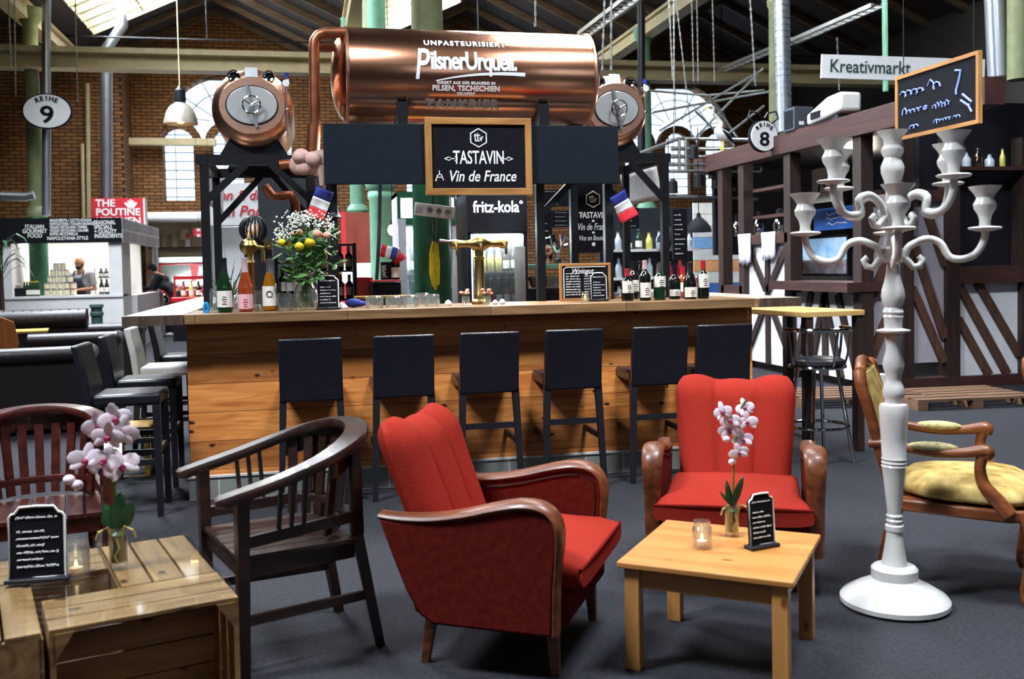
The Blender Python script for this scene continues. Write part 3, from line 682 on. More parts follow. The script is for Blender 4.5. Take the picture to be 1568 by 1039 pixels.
strokes(g, [[(-.3, -.165), (-.285, -.125), (-.26, -.12), (-.245, -.16)], [(-.285, -.14), (-.26, -.14)], [(-.272, -.12), (-.272, -.095)], [(-.3, -.165), (-.29, -.155)]], .0035, (0, -.014, 0))
g.build('chalk_doodles', M('chalk'), t)
# ------------------------------------------------------------------ bar stools
def make_stool(label, leather, legm, group, loc, rz):
    t = thing('bar_stool', label, 'bar stool', loc, rz, group); w = .185
    g = G(); g.bb(-w, w, -.17, .2, .645, .715); g.build('seat', leather, t, bevel=.02, seg=3)
    # back: slab from below the seat to the top, leaning away
    g = G(); g.loft([[(-w, -.215, .62), (w, -.215, .62), (w, -.165, .62), (-w, -.165, .62)], [(-w, -.235, .8), (w, -.235, .8), (w, -.185, .8), (-w, -.185, .8)], [(-w, -.275, 1.0), (w, -.275, 1.0), (w, -.23, 1.0), (-w, -.23, 1.0)]])
    g.build('backrest', leather, t, bevel=.012, seg=3)
    for sx in (-1, 1):
        g = G(); g.bar((sx*(w-.02), -.185, .65), (sx*(w+.005), -.225, 0), .042, .042, w2=.032, d2=.032); g.build('leg', legm, t, smooth=0)
        g = G(); g.bar((sx*(w-.02), .175, .65), (sx*(w-.012), .18, 0), .042, .042, w2=.032, d2=.032); g.build('leg', legm, t, smooth=0)
        g = G(); g.bb(sx*(w-.015)-.011, sx*(w-.015)+.011, -.2, .17, .3, .335); g.build('stretcher', legm, t, smooth=0)
    for y, z in ((-.2, .4), (.178, .36)):
        g = G(); g.bb(-w+.01, w-.01, y-.011, y+.011, z, z+.035); g.build('stretcher', legm, t, smooth=0)
    return t
BL, BW = M('black_leather'), M('black_wood')
s0 = make_stool('black leather bar stool leftmost of the six along the bar front', BL, BW, 'black stools along the bar', (.03, 6.13, 0), 0)
for x, rz, l in ((.578, .01, 'black leather bar stool second from the left along the bar front'), (1.107, 0, 'black leather bar stool third from the left behind the tilted red armchair back'),
                 (1.645, -.01, 'black leather bar stool fourth from the left, right of the near armchair'), (2.22, -.03, 'black leather bar stool fifth from the left in front of the wine bottles'), (2.66, -.05, 'black leather bar stool at the right end of the bar front')):
    dup(s0, (x, 6.13, 0), rz, l)
sl = dup(s0, (-1.02, 6.08, 0), -pi/2, 'black leather bar stool nearest at the left return of the bar', 'stools at the left return'); 
dup(s0, (-1.03, 6.86, 0), -pi/2, 'black leather bar stool second from front at the left return', 'stools at the left return')
make_stool('white leather bar stool between black ones at the left return', M('white_leather'), BW, 'stools at the left return', (-1.02, 7.75, 0), -pi/2)
dup(s0, (-1.0, 8.7, 0), -pi/2, 'black leather bar stool behind the white one at the left return', 'stools at the left return')
make_stool('yellow legged low stool glimpsed behind the black stools at the left return', M('yellow_wood'), M('yellow_wood'), 'stools at the left return', (-1.25, 7.3, -.3), -pi/2).scale = (.9, .9, .9)
# ------------------------------------------------------------------ red armchairs
def red_armchair(label, loc, rz, fab, pat):
    t = thing('red_armchair', label, 'armchair', loc, rz, 'red cocktail armchairs')
    DF = M('dark_red_fabric'); WD = M('armchair_wood')
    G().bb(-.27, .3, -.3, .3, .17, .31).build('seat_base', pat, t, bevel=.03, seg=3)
    # cushion with a crowned top and a rolled front
    g = G(); rings = []
    for i in range(9):
        u = i/8; x = -.24 + .6*u; hw = .285 if x < .25 else .285 + .04*min(1, (x-.25)/.06)
        e = 1-max(0, (u-.86)/.14)**2*.35; crown = .025*sin(pi*u)
        ring = []
        for j in range(20):
            a = 2*pi*j/20; cx_, sz = cos(a), sin(a)
            px = abs(cx_)**.35*(1 if cx_ > 0 else -1); pz = abs(sz)**.45*(1 if sz > 0 else -1)
            ring.append((x, hw*px, .355 + .062*pz*e + (crown if sz > 0 else 0)*(1-px*px*.5)))
        rings.append(ring)
    g.loft(rings).build('seat_cushion', fab, t, smooth=60)
    g = G(); g.tube([(.355, -.32, .385), (.362, -.1, .39), (.362, .1, .39), (.355, .32, .385)], .007, 6); g.build('cushion_piping', DF, t)
    # fluted back
    rings = []; n = 48
    for v in [.1*k for k in range(8)]+[.76, .81, .855, .89, .92, .945, .965, .98, .99, .997, 1.0]:
        z = .3 + .535*v; x0 = -.19 - .2*v; hw = .245 + .045*v
        if v > .8: 
            q = (v-.8)/.2; hw *= sqrt(max(.05, 1-(q*.62)**2.6)); 
        th = .075 if v < .85 else .075*sqrt(max(.004, 1-((v-.85)/.15)**2))
        ring = []
        for j in range(n+1):
            u = -1 + 2*j/n; bulge = .026*abs(sin(1.5*pi*(u+1)))**.55; edge = sqrt(max(0, 1-abs(u)**7))
            topz = (.014*abs(sin(1.5*pi*(u+1))) - .012*cos(pi*u))*max(0, (v-.7)/.3)
            ring.append((x0 + th*edge*.95 + bulge*(1 if v < .85 else sqrt(max(0, 1-((v-.85)/.15)**2))), hw*u, z + topz))
        for j in range(n, -1, -1):
            u = -1 + 2*j/n; edge = sqrt(max(0, 1-abs(u)**5))
            ring.append((x0 - th*.85*edge, hw*u, z + (-.012*cos(pi*u))*max(0, (v-.7)/.3)))
        rings.append(ring)
    G().loft(rings).build('backrest', fab, t, smooth=60)
    for s in (-1, 1):
        y = s*.335
        prof = [(-.36, .535), (-.27, .53), (-.16, .535), (-.04, .555), (.08, .585), (.17, .60), (.235, .592), (.275, .56), (.29, .51), (.285, .43), (.275, .33), (.27, .17)]
        out = [(x, z-.005) for x, z in prof] + [(.2, .165), (-.16, .17), (-.21, .2), (-.26, .28), (-.31, .4)]
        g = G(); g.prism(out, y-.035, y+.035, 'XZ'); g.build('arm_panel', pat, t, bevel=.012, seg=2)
        g = G(); P = [(x, y, z) for x, z in prof]
        sm = []
        for i in range(len(P)-1):
            p0, p1, p2, p3 = [Vector(P[max(0, min(len(P)-1, k))]) for k in (i-1, i, i+1, i+2)]
            for q in (0, .33, .66): sm.append(.5*((2*p1)+(p2-p0)*q+(2*p0-5*p1+4*p2-p3)*q*q+(3*p1-p0-3*p2+p3)*q**3))
        sm.append(Vector(P[-1]))
        g.tube(sm, [.02+.008*sin(pi*min(1, i/len(sm)*1.2)) for i in range(len(sm))], 12, flat=(.75, 1.75)); g.build('arm_rail', WD, t, smooth=60)
        g = G(); g.tube([(p.x, y-s*.036, p.z-.032) if p.x < .2 else (p.x-.03, y-s*.036, p.z-.01) for p in sm[2:-4]], .005, 5); g.build('nail_trim', M('dark_wood'), t)
        for x, xb in ((-.2, -.23), (.24, .25)):
            g = G(); g.bar((x, s*.27, .19), (xb, s*.275, 0), .045, .045, w2=.03, d2=.03); g.build('leg', WD, t, bevel=.004)
    return t
red_armchair('red armchair turned sideways in front of the bar, its back to the dark wooden chair', (.727, 3.558, 0), -pi/6, M('red_fabric'), M('red_pattern_shaded'))
red_armchair('red armchair facing the room behind the pine coffee table', (1.86, 4.05, 0), atan2(-.899, -.438), M('red_fabric'), M('red_pattern_shaded'))
# ------------------------------------------------------------------ pine coffee table
t = thing('coffee_table', 'low pale pine coffee table between the two red armchairs', 'table', (1.442, 3.241, 0), radians(-37.5))
G().bb(-.297, .297, -.3, .3, .358, .38).build('tabletop', M('pine'), t, bevel=.005, smooth=0)
for sx in (-1, 1):
    G().bb(sx*.245-.01, sx*.245+.01, -.23, .23, .285, .355).build('apron', M('pine_leg'), t, smooth=0)
    G().bb(-.23, .23, sx*.25-.01, sx*.25+.01, .285, .355).build('apron', M('pine'), t, smooth=0)
    for sy in (-1, 1): G().bb(sx*.25-.026, sx*.25+.026, sy*.253-.026, sy*.253+.026, 0, .358).build('leg', M('pine_leg'), t, bevel=.003, smooth=0)
# ------------------------------------------------------------------ things set on the tables
def jar(label, loc, r, h):
    t = thing('candle_jar', label, 'candle jar', loc, 0, 'candle jars on the tables')
    G().lathe([(r*.9, 0), (r, .006), (r, h*.72), (r*.8, h*.82), (r*.85, h*.86), (r*.85, h), (r*.8, h), (r*.76, h*.84), (r*.93, h*.7), (r*.93, .01), (.001, .01)], n=24, cap=False).build('jar_glass', M('clear_glass'), t)
    c = G().lathe([(.001, 0), (r*.5, 0), (r*.5, .014), (.001, .016)], (0, 0, .012), 16).build('tea_light', M('wax'), t)
    G().lathe([(.001, 0), (.006, .006), (.004, .016), (.001, .024)], (0, 0, .028), 8).build('flame', M('flame'), c); return t
def menu(label, loc, rz, w, h, seed, lean=.06, group='slate menus', lines=8):
    t = thing('slate_menu', label, 'menu board', loc, rz, group); b = w*.12
    out = [(-w/2, .012), (w/2, .012), (w/2, h*.86), (w/2-b*.4, h*.9), (w/2-b*.9, h*.91), (w/2-b*1.6, h*.99), (0, h), (-w/2+b*1.6, h*.99), (-w/2+b*.9, h*.91), (-w/2+b*.4, h*.9), (-w/2, h*.86)]
    R = Matrix.Rotation(-lean, 4, 'X')
    g = G(); g.prism(out, -.005, .005); g.xf(R); g.build('board', M('slate'), t, smooth=0)
    g = G(); g.tube([(x*.97, -.006, z*.985+.002) for x, z in out], .0032*h/.19, 5, closed=True); g.xf(R); g.build('chalk_border', M('chalk'), t)
    g = G(); rr = random.Random(seed); zs = [h*(.84-.092*i) for i in range(lines)]
    for i, z in enumerate(zs):
        if i in (1,): continue
        x1 = w*.36 if i in (0, 3, 5, 7) else w*(.0 if i % 2 else .12)
        strokes(g, scribble(rr, -w*.36, x1, z, h*.036), h*.0062, (0, -.006, 0))
    g.xf(R); tag(g.build('chalk_writing', M('chalk'), t), kind='stuff')
    G().bb(-w*.56, w*.56, -.025, .025, 0, .014).build('foot', M('black_wood'), t, bevel=.003)
    return t
def flower(g_petal, g_heart, c, r, face, roll, rng):
    f = Vector(face).normalized(); q = Vector((0, 0, 1)).rotation_difference(f).to_matrix().to_3x3() @ Matrix.Rotation(roll, 3, 'Z')
    for a, rr, wd in ((0, .62, .5), (pi, .62, .5), (pi/2, .6, .32), (pi*1.22, .55, .3), (pi*1.78, .55, .3)):
        cc = Vector((cos(a)*r*.52, sin(a)*r*.52, rng.uniform(-.06, .1)*r)); g_petal.ball(Vector(c)+q @ cc, r*rr, 10, 6, (1.05, wd*1.7, .1), q @ Matrix.Rotation(a, 3, 'Z') @ Matrix.Rotation(rng.uniform(-.35, .1), 3, 'Y'))
    g_heart.ball(Vector(c)+q @ Vector((0, -.12*r, .12*r)), r*.24, 8, 6, (1, .8, .9)); g_heart.ball(Vector(c)+q @ Vector((0, -.32*r, .2*r)), r*.14, 8, 5)
def orchid(label, base, vr, vh, stem, flowers, leaves, face, fr, seed, buds=()):
    t = thing('potted_orchid', label, 'orchid', base, 0, 'orchids in glass vases'); b = Vector(base); rng = random.Random(seed)
    L = lambda p: Vector(p)-b
    G().lathe([(vr*.92, 0), (vr, .004), (vr, vh), (vr*.93, vh), (vr*.93, .016), (.001, .016)], n=20, cap=False).build('vase', M('clear_glass'), t)
    g = G(); g.lathe([(.001, .018), (vr*.8, .018), (vr*.86, vh*.8), (.001, vh*.86)], n=14); g.build('moss_filling', M('dark_leaf'), t)
    G().tube([L(p) for p in stem], .0042, 6).build('stem', M('stem_green'), t)
    for p, q, w in leaves:
        a, c = L(p), L(q); g = G(); d = c-a; rings = []
        side = d.cross(Vector((.3, -.9, .1))).normalized()
        for i in range(8):
            u = i/7; ww = w*sin(pi*min(1, .12+u*.88))**.7; m = a + d*u
            rings.append([m+side*ww, m+Vector((0, -.006, .002)), m-side*ww, m+Vector((0, .004, -.002))])
        g.loft(rings); g.build('leaf', M('dark_leaf'), t, smooth=60)
    g = G()
    for s in (-1, 1): g.tube([(s*vr*.4, -vr*.6, vh*.5), (s*vr*.9, -vr*.9, vh*1.05), (s*vr*1.8, -vr, vh*.95), (s*vr*2.1, -vr, vh*.75)], .004, 5)
    g.tube([(0, -vr*.88, vh*.75), (vr*.3, -vr*.9, vh*.5), (-vr*.2, -vr*.9, vh*.3), (vr*.1, -vr*.9, vh*.12)], .004, 5); mat('root', '#a89048', .7); g.build('aerial_roots', M('root'), t)
    for i, p in enumerate(flowers):
        gp, gh = G(), G(); flower(gp, gh, L(p), fr*rng.uniform(.88, 1.1), (face[0]+rng.uniform(-.35, .35), face[1], rng.uniform(-.25, .35)), rng.uniform(-.4, .4), rng)
        f = gp.build('flower', M('orchid_white'), t, smooth=60); gh.build('flower_heart', M('orchid_heart'), f, smooth=60)
    for p in buds: G().ball(L(p), fr*.42, 8, 6, (1, .8, .8)).build('bud', M('orchid_white'), t, smooth=60)
    return t
TZ = .38
p = atZ(1075, 838, TZ); jar('small candle jar with a lit tea light on the pine coffee table', p, .036, .098)
p = atZ(1167, 838, TZ); menu('small slate menu standing on the pine coffee table', p, radians(14), .112, .195, 5)
b = atZ(1121, 820, TZ); yb = b.y
O = lambda px, py, dy=0: atY(px, py, yb+dy)
orchid('white orchid in a glass vase on the pine coffee table', b, .026, .118, [O(1121, 790), O(1123, 740), O(1124, 700), O(1128, 660), O(1134, 625), O(1142, 612)],
       [O(1118, 643), O(1140, 624), O(1144, 645, -.02), O(1116, 658, .01), O(1137, 672), O(1131, 692, -.02), O(1106, 630)], [(O(1119, 775), O(1112, 735), .016), (O(1122, 775), O(1138, 728), .019), (O(1117, 770), O(1102, 752), .008)], (-.25, -1, 0), .036, 4, [O(1112, 672), O(1121, 707)])
# ------------------------------------------------------------------ crate table at the left
CR = radians(17.3); FR = Vector((-.222, 3.095, 0)); xa = Vector((cos(CR), sin(CR), 0)); ya = Vector((-sin(CR), cos(CR), 0))
def crate(label, x, y, rz, mt, L=.53, D=.3, H=.40):
    t = thing('wooden_crate', label, 'crate', FR + xa*x + ya*y, CR+rz, 'crates making up the low table')
    for k in range(3):
        w = D/3-.008; y0 = k*D/3+.004
        G().bb(0, L, y0, y0+w, H-.014, H).build('top_slat', mt, t, smooth=0, bevel=.002); G().bb(0, L, y0, y0+w, 0, .014).build('bottom_slat', mt, t, smooth=0)
    for k in range(4): G().bb(0, L, D-.012, D, .016+k*(H-.03)/4, .01+(k+1)*(H-.03)/4).build('back_slat', mt, t, smooth=0)
    for x0 in (0, L-.016):
        for k in range(2): G().bb(x0, x0+.016, k*D/2+.003, (k+1)*D/2-.003, .014, H-.014).build('end_board', mt, t, smooth=0)
    for x0, s in ((.016, 1), (L-.016, -1)):
        for y0, y1 in ((0, .03), (D-.045, D-.013)): G().prism([(x0, H-.014), (x0+s*.05, H-.014), (x0, H-.09)], y0, y1).build('corner_block', mt, t, smooth=0)
    return t
CW, CC = M('crate_wood'), M('crate_wood')
crate('open wooden crate forming the near right corner of the glass topped table', -.53, 0, 0, CW)
crate('open wooden crate forming the far right corner of the glass topped table', 0, .305, pi/2, CW)
crate('wooden crate at the left edge forming the near left corner of the table', -.845, .53, -pi/2, CW)
crate('wooden crate at the back of the glass topped table behind the slate menu', -.31, .84, pi, CW)
t = thing('glass_plate', 'clear glass plate lying on the wooden crates', 'glass top', FR + Vector((0, 0, .401)), CR)
g = G(); r = .05; out = []
for cx_, cy_, a0 in ((.005-r, -.005+r, -pi/2), (.005-r, .845-r, 0), (-.845+r, .845-r, pi/2), (-.845+r, -.005+r, pi)):
    for i in range(7): out.append((cx_+r*cos(a0+i*pi/12), cy_+r*sin(a0+i*pi/12)))
g.prism(out, 0, .008, 'XY'); g.build('plate', M('table_glass'), t, smooth=0)
TZ = .41
p = (atZ(20, 888, TZ)+atZ(98, 890, TZ))/2; menu('larger slate menu standing on the glass topped crate table', p, radians(-2), .175, .245, 11)
p = atZ(117, 880, TZ); jar('candle jar beside the slate menu on the crate table', p, .044, .125)
b = atZ(182, 866, TZ); yb = b.y
orchid('white orchid in a glass vase on the glass topped crate table', b, .03, .135, [O(180, 830), O(179, 770), O(174, 730), O(171, 690), O(165, 655), O(160, 640)],
       [O(151, 650), O(186, 660), O(165, 668, -.03), O(132, 704), O(160, 703, -.02), O(186, 712), O(176, 640)], [(O(176, 810), O(160, 770), .024), (O(180, 812), O(184, 752), .026), (O(183, 812), O(203, 768), .026), (O(170, 806), O(158, 785), .02)], (.2, -1, 0), .05, 9, [O(106, 734), O(118, 742)])
# ------------------------------------------------------------------ curved wooden armchairs
def captain(label, loc, rz, m):
    t = thing('wooden_armchair', label, 'armchair', loc, rz, 'slatted wooden armchairs')
    half = [(.315, .285, .628), (.24, .29, .645), (.1, .292, .678), (-.05, .28, .722), (-.15, .245, .758), (-.22, .185, .785), (-.262, .1, .80), (-.275, 0, .805)]
    P = half + [(x, -y, z) for x, y, z in half[:-1][::-1]]; P = [Vector(p) for p in P]; sm = []
    for i in range(len(P)-1):
        p0, p1, p2, p3 = [P[max(0, min(len(P)-1, k))] for k in (i-1, i, i+1, i+2)]
        for q in (0, .33, .66): sm.append(.5*((2*p1)+(p2-p0)*q+(2*p0-5*p1+4*p2-p3)*q*q+(3*p1-p0-3*p2+p3)*q**3))
    sm.append(P[-1]); N = len(sm)
    g = G(); rings = []
    for i, p in enumerate(sm):
        tg = (sm[min(i+1, N-1)]-sm[max(i-1, 0)]).normalized(); sd = tg.cross(Vector((0, 0, 1))).normalized(); u_ = sd.cross(tg); hw = (.034+.012*sin(pi*i/(N-1)))*(.7 if i in (0, N-1) else 1); ht = .017*(.7 if i in (0, N-1) else 1)
        rings.append([p+sd*a*hw+u_*b*ht for a, b in ((-1, -.6), (-.9, -1), (.9, -1), (1, -.6), (1, .5), (.88, 1), (-.88, 1), (-1, .5))])
    g.loft(rings); g.build('arm_rail', m, t, smooth=40)
    # solid crest under the back of the rail
    g = G(); ks = [s_ for s_ in sm if s_.x < -.1]; n = len(ks)
    g.loft([[k+Vector((.0, 0, .0)), k+Vector((.018, 0, 0)), k+Vector((.022, 0, -.09)), k+Vector((.004, 0, -.09))] for k in ks]); g.build('crest', m, t, smooth=30)
    for k in range(9):
        a = (k-4)/4*1.05; x, y = -.25*cos(a)-.01+.01, .235*sin(a)/.87
        g = G(); g.bar((-.205*cos(a)+.0, .2*sin(a)/.87, .44), (x, y, .74), .036, .012, up=(cos(a), -sin(a), 0)); g.build('back_slat', m, t, smooth=0)
    g = G(); g.tube([(-.215*cos(a)+.0, .215*sin(a)/.87, .50) for a in [(-1.1+2.2*i/10) for i in range(11)]], .018, 8, flat=(1, .6)); g.build('lower_back_rail', m, t)
    for s in (-1, 1):
        g = G(); g.bar((.225, s*.245, 0), (.225, s*.278, .645), .036, .045, w2=.045, d2=.05); g.build('front_leg', m, t, smooth=0, bevel=.004)
        g = G(); g.bar((-.215, s*.2, .43), (-.29, s*.215, 0), .045, .042, w2=.034, d2=.034); g.bar((-.215, s*.2, .43), (-.205, s*.225, .76), .045, .042, w2=.036, d2=.03); g.build('rear_leg', m, t, smooth=0, bevel=.004)
        g = G(); g.bar((.225, s*.262, .475), (-.2, s*.215, .50), .022, .04); g.build('side_rail', m, t, smooth=0)
        for x in (.0, .045, .09):
            g = G(); g.bar((x, s*.238, .48), (x, s*.287, .70-.02-x*.3+.01), .014, .014); g.build('spindle', m, t, smooth=0)
        g = G(); g.bar((.21, s*.245, .2), (-.25, s*.21, .2), .02, .032); g.build('stretcher', m, t, smooth=0)
        g = G(); g.bar((.21, s*.235, .375), (-.2, s*.2, .375), .022, .06); g.build('seat_rail', m, t, smooth=0)
    g = G(); g.bb(.2, .225, -.235, .235, .345, .405); g.build('seat_rail', m, t, smooth=0)
    for k in range(7):
        y = -.21+k*.07; g = G(); g.bb(-.2, .235, y-.031, y+.031, .405, .425); g.build('seat_slat', m, t, smooth=0, bevel=.003)
    return t
captain('dark wooden armchair with a curved glossy rail beside the glass topped crate table', (-.1, 3.74, 0), atan2(-.32, -.95), M('dark_wood'))
captain('reddish wooden slat back armchair at the left edge behind the orchid', (-1.12, 4.45, 0), radians(-78), M('mahogany'))
# ------------------------------------------------------------------ white candelabra
t = thing('candelabra', 'tall white floor candelabra with many curling arms and no candles', 'candelabra', (2.308, 3.517, 0))
zc = lambda y: 1.908-(y-200)*.002612
CWt = M('candelabra_white')
G().lathe([(.195, 0), (.212, .012), (.212, .03), (.2, .045), (.15, .075), (.1, .1), (.09, .112), (.09, .15), (.08, .16), (.05, .165)], n=40).build('base', CWt, t)
pr = [(.05, .165), (.046, .19), (.036, .25), (.03, .30), (.036, .306), (.036, .325), (.028, .33), (.033, .345), (.028, .352), (.032, .364), (.027, .372), (.028, .39), (.034, .45), (.043, .53), (.047, .56), (.049, .566), (.045, .572), (.049, .58), (.045, .588), (.049, .596), (.046, .602), (.05, .68), (.055, .76), (.057, .80), (.053, .815), (.034, .822), (.034, .835), (.04, .845), (.043, .865), (.038, .89), (.03, .905), (.028, .92), (.036, .95), (.042, .975), (.037, 1.0), (.029, 1.03), (.028, 1.06), (.034, 1.085), (.034, 1.10), (.064, 1.108), (.066, 1.114), (.034, 1.122), (.036, 1.16), (.04, 1.168), (.036, 1.176), (.041, 1.186), (.037, 1.196), (.033, 1.205), (.042, 1.225), (.046, 1.25), (.042, 1.28), (.032, 1.315), (.026, 1.345), (.024, 1.38)]
G().lathe(pr, n=28).build('stem', CWt, t)
G().lathe([(.024, 1.38), (.038, 1.385), (.038, 1.44), (.03, 1.45), (.03, 1.52), (.042, 1.53), (.042, 1.60), (.032, 1.61), (.026, 1.66), (.032, 1.71), (.043, 1.74), (.045, 1.765), (.035, 1.79), (.031, 1.80), (.042, 1.82), (.043, 1.835), (.033, 1.85), (.035, 1.875), (.055, 1.9), (.06, 1.908), (.05, 1.908), (.02, 1.895), (.001, 1.895)], n=28).build('central_cup', CWt, t)
VA = radians(90-33.4)   # direction towards the camera is -VA
def arm(az, r, z0, peak, trough, zc_, name='arm'):
    d = Vector((cos(az), sin(az), 0)); P = lambda rr, z: d*rr + Vector((0, 0, z))
    pts = [(.035, z0+.01), (.055, z0-.01), (.075, z0-.035), (.1, z0-.03), (.11, z0-.005), (.095, z0+.008)]
    g = G(); g.tube([P(a, b) for a, b in pts], [.016, .015, .014, .014, .013, .012], 8)
    pts = [(.04, z0-.01), (.055, z0+.04), (.09, peak-.012), (.13, peak), (.175, peak-.018), (r-.13, trough+.012), (r-.085, trough), (r-.04, trough+.015), (r-.012, trough+.05), (r, trough+.09), (r, zc_)]
    Q_ = [P(a, b) for a, b in pts]; sm = []
    for i in range(len(Q_)-1):
        p0, p1, p2, p3 = [Q_[max(0, min(len(Q_)-1, k))] for k in (i-1, i, i+1, i+2)]
        for q in (0, .33, .66): sm.append(.5*((2*p1)+(p2-p0)*q+(2*p0-5*p1+4*p2-p3)*q*q+(3*p1-p0-3*p2+p3)*q**3))
    sm.append(Q_[-1]); g.tube(sm, .0145, 10); a = g.build(name, CWt, t, smooth=60)
    c = G().lathe([(.02, -.01), (.058, -.002), (.063, .004), (.056, .008), (.022, .012), (.02, .03), (.026, .055), (.04, .078), (.043, .095), (.033, .115), (.032, .122), (.041, .138), (.055, .155), (.061, .165), (.05, .166), (.02, .155), (.001, .155)], P(r, zc_), 22).build('candle_cup', CWt, a)
A0 = radians(-33.4)
for k in range(4): arm(A0 + k*pi/2 + .06, .335, 1.40, 1.475, 1.392, 1.508)
for k in range(4): arm(A0 + pi/4 + k*pi/2, .3, 1.565, 1.652, 1.572, 1.70)
# ------------------------------------------------------------------ carved armchairs at the right
def carved(label, loc, rz):
    t = thing('carved_armchair', label, 'armchair', loc, rz, 'carved armchairs with yellow upholstery'); W = M('gilt_wood')
    def outline(k=1, dx=0): 
        return [(-.25*k, -.235*k), (0, -.285*k), (.2*k, -.315*k), (.275*k, -.28*k), (.3*k, -.15*k), (.325*k, 0), (.3*k, .15*k), (.275*k, .28*k), (.2*k, .315*k), (0, .285*k), (-.25*k, .235*k)]
    g = G(); g.prism(outline(), .335, .385, 'XY'); g.build('seat_rail', W, t, bevel=.01, seg=3)
    g = G(); rings = []
    for k, z in ((.97, .385), (1.0, .41), (.99, .435), (.93, .458), (.8, .475), (.5, .488), (.2, .492)): rings.append([(x, y, z) for x, y in outline(k)])
    g.loft(rings); g.build('seat_cushion', M('brocade'), t, smooth=60, sub=1)
    for s in (-1, 1):
        g = G(); g.tube(smooth_path([(.27, s*.285, .36), (.295, s*.3, .28), (.275, s*.285, .15), (.255, s*.27, .05), (.275, s*.285, .0)]), smooth_vals([.04, .036, .024, .017, .022]), 10); g.build('front_leg', W, t, smooth=60)
        g = G(); g.tube(smooth_path([(-.235, s*.22, .36), (-.25, s*.225, .25), (-.29, s*.235, .08), (-.31, s*.24, 0)]), smooth_vals([.03, .026, .02, .02]), 10); g.build('rear_leg', W, t, smooth=60)
        g = G(); g.tube(smooth_path([(-.33, s*.255, .615), (-.25, s*.268, .622), (-.1, s*.29, .60), (.02, s*.298, .605), (.1, s*.3, .618), (.125, s*.3, .615), (.12, s*.3, .59)]), smooth_vals([.017, .02, .02, .021, .027, .027, .02]), 10); g.build('arm', W, t, smooth=60)
        g = G(); g.tube(smooth_path([(.11, s*.298, .61), (.095, s*.298, .55), (.11, s*.3, .48), (.16, s*.305, .42), (.2, s*.305, .37)]), smooth_vals([.022, .022, .026, .03, .032]), 10); g.build('arm_support', W, t, smooth=60)
        g = G(); g.ball((-.08, s*.286, .622), .1, 14, 8, (1, .28, .22)); g.build('arm_pad', M('brocade_pad'), t, smooth=60)
        g = G(); g.tube(smooth_path([(-.235, s*.22, .38), (-.28, s*.24, .55), (-.33, s*.262, .76), (-.36, s*.26, .86), (-.37, s*.235, .92)]), smooth_vals([.024, .022, .024, .026, .026]), 10); g.build('back_post', W, t, smooth=60)
    g = G(); g.tube(smooth_path([(-.37, -.24, .915), (-.375, -.16, .90), (-.38, -.08, .93), (-.385, 0, .945), (-.38, .08, .93), (-.375, .16, .90), (-.37, .24, .915)]), .026, 10); g.build('crest_rail', W, t, smooth=60)
    g = G(); g.tube([(-.268, -.225, .5), (-.27, 0, .49), (-.268, .225, .5)], .02, 8); g.build('lower_rail', W, t, smooth=60)
    g = G(); rings = []
    for i in range(9):
        u = i/8; z = .5+.41*u; x = -.27-.105*u; hw = .215+.04*u; b = .03*sin(pi*u)
        rings.append([(x-.012, -hw, z), (x+.012, -hw, z), (x+.03+b*.6, -hw*.6, z), (x+.036+b, 0, z), (x+.03+b*.6, hw*.6, z), (x+.012, hw, z), (x-.012, hw, z)])
    g.loft(rings); g.build('back_pad', M('brocade'), t, smooth=60); return t
carved('carved wooden armchair with a yellow patterned seat behind the white candelabra', (2.755, 3.74, 0), atan2(-.61, .79))
c = EYE + ray(1568, 600)*4.2
carved('carved armchair only just showing at the right edge', (c.x+.66, c.y+.1, 0), radians(-60))
# ------------------------------------------------------------------ chrome stools and high table at the right
def chrome_stool(label, loc, rz):
    t = thing('chrome_stool', label, 'bar stool', loc, rz, 'chrome bar stools'); C = M('chrome')
    G().lathe([(.001, .66), (.17, .665), (.185, .685), (.18, .71), (.15, .725), (.001, .728)], n=24).build('seat', M('black_leather'), t)
    g = G(); g.tube([(.185*cos(2*pi*i/24), .185*sin(2*pi*i/24), .665) for i in range(24)], .012, 8, closed=True); g.build('seat_ring', C, t)
    arc = [radians(a) for a in range(170, 371, 20)]
    g = G(); g.tube([(.225*cos(a), .235*sin(a), .925) for a in arc], .015, 8); g.build('back_rail', C, t)
    for a in (175, 215, 270, 325, 365):
        a = radians(a); g = G(); g.tube([(.175*cos(a), .175*sin(a), .665), (.2*cos(a), .2*sin(a), .75), (.222*cos(a), .232*sin(a), .925)], .009, 7); g.build('back_spindle', C, t)
    for a in (45, 135, 225, 315):
        a = radians(a); g = G(); g.cyl((.13*cos(a), .13*sin(a), .66), (.24*cos(a), .24*sin(a), 0), .013, n=10); g.build('leg', C, t)
    g = G(); g.tube([(.205*cos(2*pi*i/24), .205*sin(2*pi*i/24), .25) for i in range(24)], .011, 8, closed=True); g.build('foot_ring', C, t); return t
chrome_stool('chrome and black bar stool turned away from the room at the high table', (3.48, 6.2, 0), radians(6))
chrome_stool('chrome and black bar stool tucked under the high table beside the bar end', (3.36, 7.6, 0), radians(160))
t = thing('high_table', 'square high table with a pale wooden top at the bar end', 'table', (3.665, 6.83, 0), radians(8))
wood('oak_top', '#d8b070', '#b88c4a', 0, 5, .4)
G().bb(-.27, .25, -.46, .46, .995, 1.033).build('tabletop', M('oak_top'), t, bevel=.003, smooth=0)
for sx in (-1, 1):
    for sy in (-1, 1): G().bb(sx*.22-.03, sx*.22+.03, sy*.42-.03, sy*.42+.03, 0, .995).build('leg', M('timber'), t, smooth=0)
